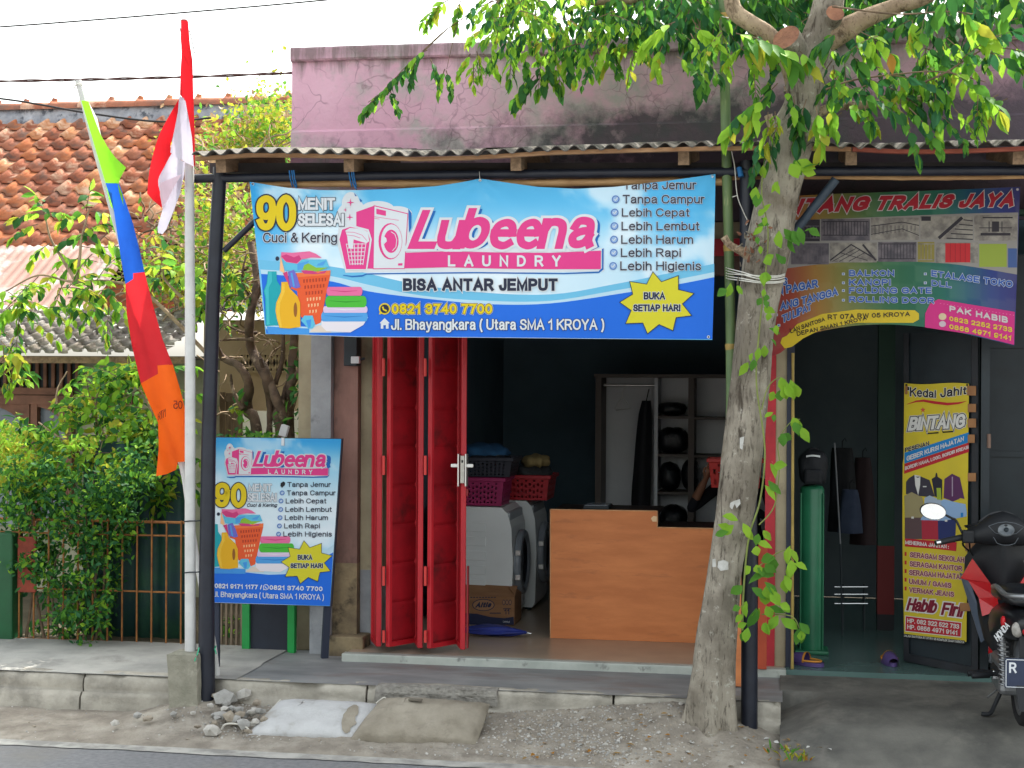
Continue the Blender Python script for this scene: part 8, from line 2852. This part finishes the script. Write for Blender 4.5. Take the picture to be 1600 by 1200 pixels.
# ------------------------------------------------------------------ cement sacks
def sack(name, label, px0, py0, px1, py1, Y, m, lumps, seed, thick=.16, patch=None):
    c0, c1 = at(px0, (py0 + py1) / 2, Y), at(px1, (py0 + py1) / 2, Y)
    t_ = thing(name, label, 'sack', ((c0.x + c1.x) / 2, Y, verge_h((c0.x + c1.x) / 2, Y)), group='hardened cement sacks on the verge')
    gg = MB()
    zb_ = at((px0 + px1) / 2, py1, Y - .16).z
    zt_ = at((px0 + px1) / 2, py0, Y + .12).z
    L_, H_ = (c1.x - c0.x), .50
    def f(u, v):
        # u along, v across from the street edge up to the kerb, as a filled pillow lying on a slope
        e = max(0.0, 1 - abs(2 * u - 1) ** 4) ** .5
        f2 = max(0.0, 1 - abs(2 * v - 1) ** 3) ** .5
        x = lerp(c0.x, c1.x, u) + .05 * (1 - v) * 0 + (.10 * (v - .5) * (1 if u < .3 else .1)) + .012 * (fbm(u * 4, v * 4, seed) - .5)
        y = Y - .19 + .36 * v
        base = lerp(zb_ + .005, zt_ - .03, v)
        puff = thick * .46 * e * f2 * (1 + .35 * (fbm(u * 3 + seed, v * 3, seed) - .5))
        wr_ = lumps * (fbm(u * 9, v * 7, seed + 3) - .5) * e
        return (x, y - puff * .55, base + puff * .6 + wr_)
    gg.sheet(f, 44, 26, m)
    def under(u, v):
        p = f(u, v)
        return (p[0], p[1] + .02, verge_h(p[0], p[1]) - .03) if 0 < u < 1 and 0 < v < 1 else p
    gg.sheet(under, 20, 10, m)
    gg.build('body', t_)
    if patch:
        gp = MB()
        def pf(u, v):
            uu, vv = lerp(patch[0], patch[2], u), lerp(patch[1], patch[3], v)
            cx_ = (patch[0] + patch[2]) / 2 - .03 * (v - .5)
            hw_ = (patch[2] - patch[0]) / 2 * max(.02, math.sin(math.pi * v)) ** .45 * (.55 + 1.1 * fbm(v * 6, u * 2, seed + 9))
            uu = cx_ + hw_ * (2 * u - 1)
            p = f(uu, vv)
            return (p[0], p[1] - .006, p[2] + .005)
        gp.sheet(pf, 8, 14, patch[4])
        gp.build('spilled_cement', t_)
    return t_, f
M_sackw = mat('white_woven_sack', S(194, 194, 194), S(176, 176, 176), rough=.8, scale=5, bump=.35, bscale=60, spots=S(150, 144, 134), sscale=5, slo=.56, shi=.74)
M_sackg = mat('hardened_cement', S(158, 150, 136), S(132, 124, 110), rough=.95, scale=5, bump=.5, bscale=26, spots=S(112, 104, 92), sscale=4, slo=.56, shi=.7)
t1, f1 = sack('cement_sack', 'white woven cement sack with a torn grey patch lying against the kerb', 412, 1092, 584, 1158, 8.58, M_sackw, .012, 91, .22, (.77, .10, .88, .78, M_sackg))
gg = MB()
M_hem = mat('sack_hem', S(196, 192, 182), rough=.85)
gg.tube([Vector(f1(0.0, v / 12)) + Vector((0, -.004, .004)) for v in range(13)], .006, M_hem, seg=5)
gg.tube([Vector(f1(1.0, v / 12)) + Vector((0, -.004, .004)) for v in range(13)], .006, M_hem, seg=5)
for k in range(10):
    p = Vector(f1(R.uniform(.75, .95), 0.02))
    gg.tube([p, p + Vector((R.uniform(-.03, .03), -.03, -.012))], .002, M_hem, seg=4)
gg.build('hem', t1)
t2, f2_ = sack('cement_sack', 'grey hardened cement lump in sack shape beside the white sack', 572, 1090, 756, 1162, 8.56, M_sackg, .03, 95, .24)
gg = MB()
p = Vector(f2_(.42, .75)) + Vector((0, -.01, .012))
gg.bbox(p.x - .04, p.x + .04, p.y - .015, p.y + .015, p.z - .006, p.z + .006, mat('dent_shadow_grey', S(104, 98, 88), rough=.95), bev=.004)  # dark grey sliver put in as the shadow of a dent
gg.build('dent_shadow', t2)
gg = MB()
q = [Vector(f1(.98, .85)) + Vector((0, -.01, .03)), Vector(f1(1, .9)) + Vector((.03, -.02, .07)), Vector(f1(1, .9)) + Vector((.05, -.03, .03)), Vector(f1(1, .9)) + Vector((.06, -.05, -.0))]
gg.tube(smooth_path([tuple(p) for p in q], 6), .005, M_hem, seg=5)
gg.build('loose_cord', t1)

# ------------------------------------------------------------------ rubble and gravel
M_rub = [mat('rubble_%s' % n_, S(*a), S(*b), rough=.95, scale=12, bump=.6, bscale=40) for n_, a, b in (('grey', (172, 170, 166), (146, 144, 140)), ('pale', (196, 192, 186), (172, 168, 160)), ('warm', (164, 154, 140), (140, 130, 116)))]
def stone_mesh(gg, c, r, m, seed):
    bm = bmesh.new()
    bmesh.ops.create_icosphere(bm, subdivisions=1, radius=1)
    rr = random.Random(seed)
    cuts = [(Vector((rr.gauss(0, 1), rr.gauss(0, 1), rr.gauss(0, 1))).normalized(), rr.uniform(.45, .8)) for _ in range(6)]
    sc = Vector((rr.uniform(.8, 1.3), rr.uniform(.7, 1.1), rr.uniform(.5, .85)))
    for v in bm.verts:
        for n_, d in cuts:
            k = v.co.dot(n_)
            if k > d:
                v.co -= n_ * (k - d)
        v.co = Vector((v.co.x * sc.x, v.co.y * sc.y, v.co.z * sc.z)) * r
    rot = Matrix.Rotation(rr.uniform(0, 6.28), 3, 'Z') @ Matrix.Rotation(rr.gauss(0, .4), 3, 'X')
    for v in bm.verts:
        v.co = rot @ v.co + Vector(c)
    gg.bm(bm, m)
chunks = [(352, 1090, 17, 'slanted grey slab of broken concrete against the kerb'), (383, 1084, 15, 'upright pale concrete chunk beside the slab'), (401, 1098, 8, 'small brown stone right of the pale chunk'),
          (408, 1110, 9, 'rounded grey stone near the white sack corner'), (350, 1108, 9, 'small grey stone under the slanted slab'), (360, 1122, 13, 'blocky stone in the middle of the rubble heap'), (380, 1132, 13, 'rounded warm grey stone low in the heap'),
          (400, 1127, 9, 'pale angular stone near the sack edge'), (413, 1124, 8, 'thin pale chip beside the sack'), (345, 1118, 10, 'dusty stone left of the heap centre'), (330, 1140, 14, 'half buried brown lump by the black post foot'), (308, 1135, 6, 'white chip left of the post'),
          (272, 1116, 7, 'flat pale chip under the concrete block'), (302, 1114, 6, 'flat chip at the right corner of the concrete block'), (230, 1122, 8, 'flat grey stone on the verge left of the block'), (215, 1118, 7, 'thin pale stone on the verge below the kerb'), (180, 1130, 8, 'long flat sliver of concrete on the verge'),
          (338, 1086, 7, 'pale chip beside the thin white pole'), (373, 1108, 8, 'grey stone wedged in the heap'), (392, 1112, 7, 'small flat stone on the heap'), (388, 1143, 7, 'pebble at the front of the heap')]
for i, (px, py, r, lab) in enumerate(chunks):
    Yc = lerp(8.80, 8.30, max(0, min(1, (py - 1084) / 62)))
    p = at(px, py, Yc)
    s = ppm(px, Yc)
    gg = MB()
    stone_mesh(gg, (0, 0, 0), r / s * 1.15, M_rub[i % 3], 100 + i)
    o = gg.build('rubble_chunk')
    p.z = min(p.z, verge_h(p.x, p.y) + r / s * 1.2 + .05)
    o.location = p
    o['label'] = lab
    o['category'] = 'rubble'
    o['group'] = 'broken concrete chunks on the verge'
for i in range(26):
    px, py = R.gauss(376, 26), R.gauss(1122, 15)
    if px > 412 - (py - 1100) * .2:
        continue
    Yc = lerp(8.78, 8.36, max(0, min(1, (py - 1084) / 62)))
    p = at(px, py, Yc)
    r = R.uniform(4, 9) / ppm(px, Yc)
    gg = MB()
    stone_mesh(gg, (0, 0, 0), r * 1.3, M_rub[i % 3], 300 + i)
    o = gg.build('rubble_chunk')
    o.location = (p.x, Yc, verge_h(p.x, Yc) + r * .7 + R.uniform(0, .05))
    o['label'] = 'small rubble stone in the heap between black post and white sack'
    o['category'] = 'rubble'
    o['group'] = 'small stones in the rubble heap'
gg = MB()
hoop = [at(x, y, 8.40) for x, y in ((346, 1140), (352, 1132), (368, 1131), (384, 1136), (392, 1146), (390, 1154))]
gg.tube(smooth_path([tuple(p) for p in hoop], 6), .006, M_hem, seg=6)
o = gg.build('strap')
o['label'] = 'pale plastic strap looped over the dirt left of the white sack'
o['category'] = 'strap'
gg = MB()
for i in range(2300):
    z = R.random()
    if z < .62:
        px, Y = R.gauss(880, 95), R.uniform(8.22, 8.84)
    elif z < .78:
        px, Y = R.gauss(1010, 90), R.uniform(8.15, 8.75)
    elif z < .92:
        px, Y = R.gauss(370, 50), R.uniform(8.3, 8.82)
    else:
        px, Y = R.uniform(0, 1100), R.uniform(8.17, 8.8)
    x = at(px, 1120, Y).x
    if x > -.02:
        continue
    big = R.random() < .06
    r = R.uniform(.010, .017) if big else R.uniform(.004, .010)
    stone_mesh(gg, (x, Y, verge_h(x, Y) + r * .3), r, R.choice(M_rub), i + 500)
gg.build('gravel', kind='stuff')
gg = MB()
M_lit = mat('dry_leaf_litter', S(150, 120, 70), S(126, 100, 60), rough=.9)
for i in range(90):
    px, Y = R.uniform(820, 1300), R.uniform(8.2, 8.7)
    x = at(px, 1120, Y).x
    z = verge_h(x, Y) if x < 0 else .1
    leaf(gg, Vector((x, Y, z + .012)), Vector((R.gauss(0, 1), R.gauss(0, 1), .1)), Vector((0, 0, 1)) + rv(.2), R.uniform(.02, .05), R.uniform(.01, .025), R.choice([M_lit, M_paper, LF_OLD]))
gg.build('leaf_litter', kind='stuff')
gg = MB()
for i in range(70):
    px, Y = R.gauss(1240, 18), R.uniform(8.25, 8.5)
    x = at(px, 1150, Y).x
    leaf(gg, Vector((x, Y, .06)), Vector((R.gauss(0, .6), R.gauss(0, .6), 1)), rv(1), R.uniform(.03, .07), .012, R.choice([LF_YEL, LF_OLD, LF_MID]))
gg.build('weeds', kind='stuff')

# ------------------------------------------------------------------ overhead wires
M_wire = mat('black_cable', S(40, 38, 40), rough=.6)
M_wire2 = mat('twisted_brown_cable', S(84, 56, 54), rough=.7)
def wire(label, pts, Y, r, m, twist=False):
    gg = MB()
    P_ = smooth_path([tuple(at(x, y, Y)) for x, y in pts], 10)
    if twist:
        for ph in (0, math.pi):
            q = []
            n = len(P_) * 6
            for i in range(n):
                t = i / (n - 1) * (len(P_) - 1)
                a = min(int(t), len(P_) - 2)
                p = Vector(P_[a]).lerp(Vector(P_[a + 1]), t - a)
                q.append(p + Vector((0, math.cos(t * .9 + ph), math.sin(t * .9 + ph))) * r)
            gg.tube(q, r, m, seg=5)
    else:
        gg.tube(P_, r, m, seg=6)
    o = gg.build('overhead_wire')
    o['label'] = label
    o['category'] = 'wire'
wire('thin black wire crossing the sky from low left to upper right', [(-300, 60), (0, 42), (270, 21), (540, -3), (900, -40)], 14, .008, M_wire)
wire('faintest thin grey wire topmost in the sky', [(-300, 24), (0, 15), (150, 8), (330, -3), (600, -20)], 16, .004, mat('grey_wire', S(140, 140, 142), rough=.6))
wire('thick twisted brown cable ending at the pink parapet', [(-300, 133), (0, 127), (150, 124), (300, 120), (458, 114)], 10.4, .006, M_wire2, True)
wire('black cable sagging in front of the tiled roof', [(-200, 130), (0, 154), (60, 163), (140, 177), (250, 190), (330, 184)], 12.5, .009, M_wire)

# ------------------------------------------------------------------ motor scooter at the right edge
M_mb = mat('black_gloss_plastic', S(26, 28, 32), S(20, 22, 26), rough=.3, scale=5, spec=.5)
M_mm = mat('black_matt_plastic', S(36, 38, 42), S(28, 30, 34), rough=.6, scale=6)
M_mred = mat('scooter_red', S(196, 26, 34), S(182, 20, 30), rough=.22, scale=3, coat=.5)
M_mgrey = mat('grey_blue_panel', S(92, 102, 118), S(74, 84, 100), rough=.4, scale=4)
M_tyre = mat('tyre_rubber', S(30, 30, 32), rough=.85)
M_alu = mat('cast_aluminium', S(168, 170, 172), S(140, 142, 146), rough=.4, metal=.8, scale=10)
MX = 1.30
rz_ = .235
sc_ = thing('motor_scooter', 'black and red motor scooter seen from behind on its stand at the right edge', 'motorcycle', (MX, 9.1, rz_))
def mpart(name, gg, parent=sc_, **kw):
    return gg.build(name, parent, **kw)
def wheel(name, y, z, r, w):
    gg = MB()
    Mw = Matrix.Translation((MX, y, z)) @ Matrix.Rotation(math.pi / 2, 4, 'Y')
    gg.lathe([(r - .06, -w / 2 * .7), (r - .03, -w / 2), (r - .008, -w / 2 * .7), (r, 0), (r - .008, w / 2 * .7), (r - .03, w / 2), (r - .06, w / 2 * .7), (r - .06, -w / 2 * .7)], M_tyre, 36, Mw)
    o = mpart(name, gg)
    g2 = MB()
    g2.lathe([(r - .085, -w * .3), (r - .06, -w * .36), (r - .06, w * .36), (r - .085, w * .3), (r - .085, -w * .3)], M_alu, 32, Mw)
    for k in range(5):
        a = 2 * math.pi * k / 5
        g2.bar((MX, y + .03 * math.cos(a), z + .03 * math.sin(a)), (MX, y + (r - .08) * math.cos(a), z + (r - .08) * math.sin(a)), .03, .02, M_alu)
    g2.lathe([(.0, -.05), (.045, -.05), (.045, .05), (0, .05)], M_alu, 16, Mw)
    g2.build('rim', o)
RY, FRY = 8.62, 9.86
wheel('wheel', RY, rz_ + .265, .275, .085)
wheel('wheel', FRY, rz_ + .30, .275, .075)
def loft(rings, m, seg=20, power=2.6):
    """rings: (y, z, half width, half height) superellipse sections"""
    vs = []
    for (y, z, w, h) in rings:
        for k in range(seg):
            a = 2 * math.pi * k / seg
            ca, sa = math.cos(a), math.sin(a)
            vs.append((MX + w * math.copysign(abs(ca) ** (2 / power), ca), y, z + h * math.copysign(abs(sa) ** (2 / power), sa)))
    n = len(rings)
    fs = [(i * seg + k, i * seg + (k + 1) % seg, (i + 1) * seg + (k + 1) % seg, (i + 1) * seg + k) for i in range(n - 1) for k in range(seg)]
    fs += [list(range(seg)), list(range((n - 1) * seg, n * seg))[::-1]]
    gg = MB()
    gg.add(vs, fs, m, True)
    return gg
mpart('seat', loft([(8.52, .90, .06, .02), (8.56, .915, .11, .04), (8.75, .925, .135, .05), (8.98, .90, .13, .05), (9.10, .87, .10, .04), (9.14, .85, .06, .02)], M_mb))
tail = mpart('tail_cover', loft([(8.36, .80, .045, .03), (8.40, .79, .08, .06), (8.50, .78, .125, .085), (8.75, .76, .15, .10), (9.0, .72, .14, .12), (9.12, .68, .10, .10)], M_mb))
gg = MB()
gp = [(MX - .12, 8.95, .93), (MX - .135, 8.7, .96), (MX - .12, 8.45, .95), (MX - .06, 8.36, .955), (MX, 8.34, .958), (MX + .06, 8.36, .955), (MX + .12, 8.45, .95), (MX + .135, 8.7, .96), (MX + .12, 8.95, .93)]
gg.tube(smooth_path(gp, 6), .014, M_alu, seg=10)
mpart('grab_rail', gg)
# tail lamp with clear corners
gg = MB()
gg.ell((MX, 8.375, .775), (.05, .03, .042), mat('red_lamp_lens', S(190, 30, 40), rough=.15))
for sx_ in (-1, 1):
    gg.ell((MX + sx_ * .068, 8.405, .775), (.032, .03, .042), mat('clear_lamp_lens', S(176, 172, 166), S(140, 136, 130), rough=.15, scale=40))
mpart('tail_light', gg)
gg = MB()
gg.ell((MX - .128, 8.50, .80), (.014, .03, .032), mat('red_lamp_lens', S(190, 30, 40), rough=.15))
mpart('side_marker', gg)
# lettering on the tail flank
lp = Print(lambda x, y, l=0: Vector((MX - .125 - .012 * l + x * .02, 8.44 - .010 * l - x * .03 + .0, .70 + y)), 5)
q = [at(1552, 1000, 8.40), at(1573, 968, 8.40), at(1577, 977, 8.40), at(1556, 1008, 8.40)]
def lsurf(x, y, l=0):
    return at(x, y, 8.405 - .002 * l)
lp = Print(lsurf, 60)
lp.text('HONDA', [(1553, 993), (1572, 971), (1578, 979), (1559, 1003)], mat('ink_silver', S(206, 208, 210), rough=.4), 1, bold=.03)
lp.build('lettering', tail)
# plate
pw, ph = .275, .20
gg = MB()
pz = .545
gg.bbox(MX - pw / 2, MX + pw / 2, 8.36, 8.372, pz - .07, pz + .085, mat('plate_navy', S(48, 58, 82), S(42, 50, 72), rough=.5, scale=4), bev=.005)
plate = mpart('number_plate', gg)
lp = Print(lambda x, y, l=0: Vector((MX - pw / 2 + x, 8.3585 - l * .0008, pz + .085 - y)), 1)
PWH = mat('ink_plate_white', S(214, 218, 222), rough=.5)
lp.text('R', (.022, .020, .058, .075), PWH, 1, bold=.03)
lp.text('2', (.10, .020, .135, .075), PWH, 1, bold=.03) if False else None
for (a, b, c, d) in ((.004, .004, pw - .004, .008), (.004, .147, pw - .004, .151), (.004, .004, .008, .151), (pw - .008, .004, pw - .004, .151)):
    lp.rect(a, b, c, d, PWH, 1)
lp.build('lettering', plate)
gg = MB()
gg.bar((MX, 8.40, .76), (MX, 8.385, .48), .12, .012, M_mm)
gg.plate([(MX - .09, 8.39, .62), (MX + .09, 8.39, .62), (MX + .07, 8.33, .36), (MX - .07, 8.33, .36)], .012, M_mm, (0, 1, 0))
mpart('mudguard', gg)
# shocks, engine, stand
gg = MB()
for sx_ in (-1, 1):
    a, b = Vector((MX + sx_ * .115, 8.62, .70)), Vector((MX + sx_ * .105, 8.60, .44))
    gg.tube([a, b], .016, M_alu, seg=10)
    coil = [a.lerp(b, t / 60) + Vector((math.cos(t * 1.05), math.sin(t * 1.05), 0)) * .026 for t in range(61)]
    gg.tube(coil, .006, M_alu, seg=5)
    mpart('shock_absorber', gg)
    gg = MB()
gg = MB()
gg.bbox(MX - .12, MX + .10, 8.70, 9.05, rz_ + .13, rz_ + .33, M_alu, bev=.03)
gg.tube([(MX - .08, 8.62, rz_ + .26), (MX - .09, 8.95, rz_ + .24)], .045, M_mm, seg=12)
mpart('engine', gg)
gg = MB()
gg.tube([(MX + .13, 9.0, rz_ + .16), (MX + .15, 8.75, rz_ + .22), (MX + .155, 8.4, rz_ + .30)], [.025, .05, .055], M_mm, seg=14)
mpart('exhaust', gg)
for sx_ in (-1, 1):
    gg = MB()
    gg.tube(smooth_path([(MX + sx_ * .07, 8.86, rz_ + .17), (MX + sx_ * .12, 8.84, rz_ + .06), (MX + sx_ * .155, 8.80, rz_ + .012), (MX + sx_ * .20, 8.80, rz_ + .010)], 4), .012, M_mm, seg=8)
    mpart('stand_leg', gg)
gg = MB()
gg.tube([(MX - .10, 8.90, rz_ + .13), (MX - .16, 8.86, rz_ + .09)], .006, M_alu, seg=6)
mpart('kick_lever', gg)
for (y, z) in ((8.98, .21), (8.78, .235)):
    gg = MB()
    gg.tube([(MX - .12, y, rz_ + z), (MX - .155, y, rz_ + z), (MX - .16, y, rz_ + z - .004), (MX - .255, y - .01, rz_ + z - .012)], [.012, .012, .019, .017], M_mm, seg=10)
    mpart('footpeg', gg)
gg = MB()
gg.bbox(MX - .14, MX - .10, 8.80, 8.84, rz_ + .20, rz_ + .25, M_chr, bev=.006)
mpart('bracket', gg)
# floor tunnel and leg shield
gg = loft([(8.95, .62, .10, .10), (9.2, .58, .10, .09), (9.4, .62, .12, .12), (9.5, .75, .14, .14)], M_mm)
mpart('centre_tunnel', gg)
def shield(u, v):
    w = interp([(0, .10), (.3, .14), (.6, .205), (.85, .20), (1, .13)], v)
    z = lerp(.55, 1.12, v)
    x = (u - .5) * 2
    return (MX + x * w, 9.60 - .10 * (1 - abs(x)) + .05 * x * x - .10 * v, z)
gg = MB()
gg.sheet(shield, 16, 12, M_mm)
gg.sheet(lambda u, v: tuple(Vector(shield(u, v)) + Vector((0, .03, 0))), 16, 12, M_mb)
mpart('leg_shield', gg)
for sx_ in (-1, 1):
    gg = MB()
    out_ = [(-.175, 9.44, 1.03), (-.235, 9.50, .905), (-.195, 9.47, .895), (-.14, 9.42, .80), (-.125, 9.38, .70), (-.035, 9.34, .74), (-.045, 9.34, .82), (-.085, 9.36, .90)]
    gg.plate([(MX + sx_ * -a if False else MX + (a if sx_ < 0 else -a), y, z) for a, y, z in out_], .02, M_mred, (0, 1, 0))
    mpart('side_panel', gg)
    gg = MB()
    out_ = [(-.235, 9.56, .93), (-.20, 9.54, .92), (-.165, 9.52, .84), (-.12, 9.50, .70), (-.08, 9.48, .56), (-.115, 9.52, .52), (-.16, 9.56, .68)]
    gg.plate([(MX + (a if sx_ < 0 else -a), y, z) for a, y, z in out_], .02, M_mgrey, (0, 1, 0))
    mpart('outer_panel', gg)
gg = MB()
gg.tube([(MX + .0, FRY, rz_ + .30), (MX, 9.62, .95)], .05, M_mm, seg=10)
mpart('fork', gg)
gg = MB()
def fend(u, v):
    a = lerp(-.3, 2.6, u)
    r_ = .30
    return (MX + (v - .5) * .13, FRY - r_ * math.cos(a), rz_ + .30 + r_ * math.sin(a) + .02 * math.sin(math.pi * v))
gg.sheet(fend, 18, 6, M_mred)
mpart('front_fender', gg)
# handlebar cover, gauge, grips, mirror
HY = 9.42
gg = MB()
hb_ = [(-.20, 1.17, .05, .045), (-.15, 1.175, .07, .055), (-.08, 1.20, .10, .09), (0, 1.215, .12, .10), (.08, 1.20, .10, .09), (.15, 1.175, .07, .055), (.20, 1.17, .05, .045)]
seg = 18
vs = []
for (x, z, ry, rz2) in hb_:
    for k in range(seg):
        a = 2 * math.pi * k / seg
        vs.append((MX + x, HY + .03 + ry * math.cos(a), z + rz2 * math.sin(a)))
n = len(hb_)
gg.add(vs, [(i * seg + k, i * seg + (k + 1) % seg, (i + 1) * seg + (k + 1) % seg, (i + 1) * seg + k) for i in range(n - 1) for k in range(seg)] + [list(range(seg)), list(range((n - 1) * seg, n * seg))[::-1]], M_mm, True)
hbar = mpart('handlebar_cover', gg)
gg = MB()
def visor(u, v):
    x = lerp(-.165, .165, u)
    h = .145 * (1 - (x / .185) ** 2) ** .8
    return (MX + x, HY + .03 + .05 * v, 1.165 + h * v + .0)
gg.sheet(visor, 18, 6, M_mb)
gg.sheet(lambda u, v: tuple(Vector(visor(u, v)) + Vector((0, .02, 0))), 18, 6, M_mb)
gg.build('visor', hbar)
gg = MB()
gc = Vector((MX, HY - .095, 1.215))
Mg = Matrix.Translation(gc) @ Matrix.Rotation(rad(62), 4, 'X')
gg.lathe([(0, .0), (.042, .0), (.046, .006), (.046, -.02)], mat('gauge_face', S(120, 126, 130), S(96, 102, 108), rough=.25, scale=20), 24, Mg @ Matrix.Diagonal((1, .75, 1, 1)))
gg.lathe([(0, .008), (.013, .008), (.013, .0)], M_black, 14, Mg)
gg.build('gauge', hbar)
gg = MB()
for pts in ([(-.10, 1.235), (-.05, 1.255), (0, 1.262), (.05, 1.255), (.10, 1.235), (.06, 1.195), (0, 1.18), (-.06, 1.195), (-.10, 1.235)], [(-.07, 1.17), (-.05, 1.135), (-.02, 1.125), (.02, 1.125), (.05, 1.135), (.07, 1.17)]):
    gg.tube([(MX + x, HY - .095 - (.0 if z > 1.2 else -.01), z) for x, z in pts], .0022, mat('grey_trim_line', S(92, 98, 104), rough=.4), seg=5)
gg.build('trim_line', hbar)
for sx_ in (-1, 1):
    gg = MB()
    gg.tube([(MX + sx_ * .19, HY + .02, 1.165), (MX + sx_ * .27, HY - .005, 1.15), (MX + sx_ * .37, HY - .05, 1.13)], [.020, .018, .018], M_mm, seg=12)
    gr = mpart('grip', gg)
    gg = MB()
    gg.tube([(MX + sx_ * .37, HY - .05, 1.13), (MX + sx_ * .395, HY - .06, 1.125)], .017, M_chr, seg=12)
    gg.build('bar_end', gr)
    gg = MB()
    gg.bbox(MX + sx_ * .205 - .035, MX + sx_ * .205 + .035, HY - .035, HY + .03, 1.125, 1.20, M_mm, bev=.012)
    gg.tube([(MX + sx_ * .17, HY + .05, 1.20), (MX + sx_ * .215, HY + .07, 1.215), (MX + sx_ * .13, HY + .05, 1.235)], .009, M_mm, seg=7)
    gg.build('switch_box', gr)
    gg = MB()
    mp_ = at(1458, 799, HY) if sx_ < 0 else Vector((2 * MX - at(1458, 799, HY).x, HY, at(1458, 799, HY).z))
    Mm = Matrix.Translation(mp_) @ Matrix.Rotation(rad(8) * -sx_, 4, 'Y')
    gg.ell((0, .012, 0), (.078, .022, .050), M_mm, M=None, seg=24, rings=12)
    gg.v = [tuple(Mm @ Vector(p)) for p in gg.v]
    gg.tube(smooth_path([tuple(mp_ + Vector((-sx_ * .06, .02, -.015))), tuple(mp_ + Vector((-sx_ * .11, .02, -.04))), tuple(mp_ + Vector((-sx_ * .135, .02, -.055))), (MX + sx_ * .235, HY + .01, 1.18)], 5), .007, M_mm, seg=8)
    mr = mpart('mirror', gg)
    gg = MB()
    gg.add([Mm @ Vector((.072 * math.cos(2 * math.pi * k / 28), -.0115 - .0, .046 * math.sin(2 * math.pi * k / 28))) for k in range(28)], [list(range(28))], mat('mirror_glass', S(245, 248, 250), rough=.03, metal=1.0))
    gg.build('glass', mr)
gg = MB()
gg.lathe([(0, .004), (.018, .004), (.022, -.01)], M_lockp, 16, Matrix.Translation((MX + .14, 9.44, 1.02)) @ Matrix.Rotation(math.pi / 2, 4, 'X'))
gg.lathe([(0, .006), (.009, .006), (.009, .0)], M_black, 12, Matrix.Translation((MX + .14, 9.44, 1.02)) @ Matrix.Rotation(math.pi / 2, 4, 'X'))
mpart('key_lock', gg)
gg = MB()
gg.tube(smooth_path([(MX - .20, HY + .03, 1.16), (MX - .22, HY + .10, 1.10), (MX - .12, HY + .14, 1.02), (MX - .05, HY + .18, .95)], 6), .006, M_mb, seg=6)
gg.tube(smooth_path([(MX - .19, HY + .05, 1.15), (MX - .17, HY + .11, 1.05), (MX - .08, HY + .15, .98)], 6), .005, M_mb, seg=6)
gg.build('cable', hbar)
gg = MB()
gg.tube(smooth_path([(MX - .21, HY + .06, 1.155), (MX - .28, HY + .07, 1.14), (MX - .36, HY + .03, 1.115), (MX - .385, HY + .01, 1.112)], 5), .006, M_alu, seg=7)
gg.build('brake_lever', hbar)
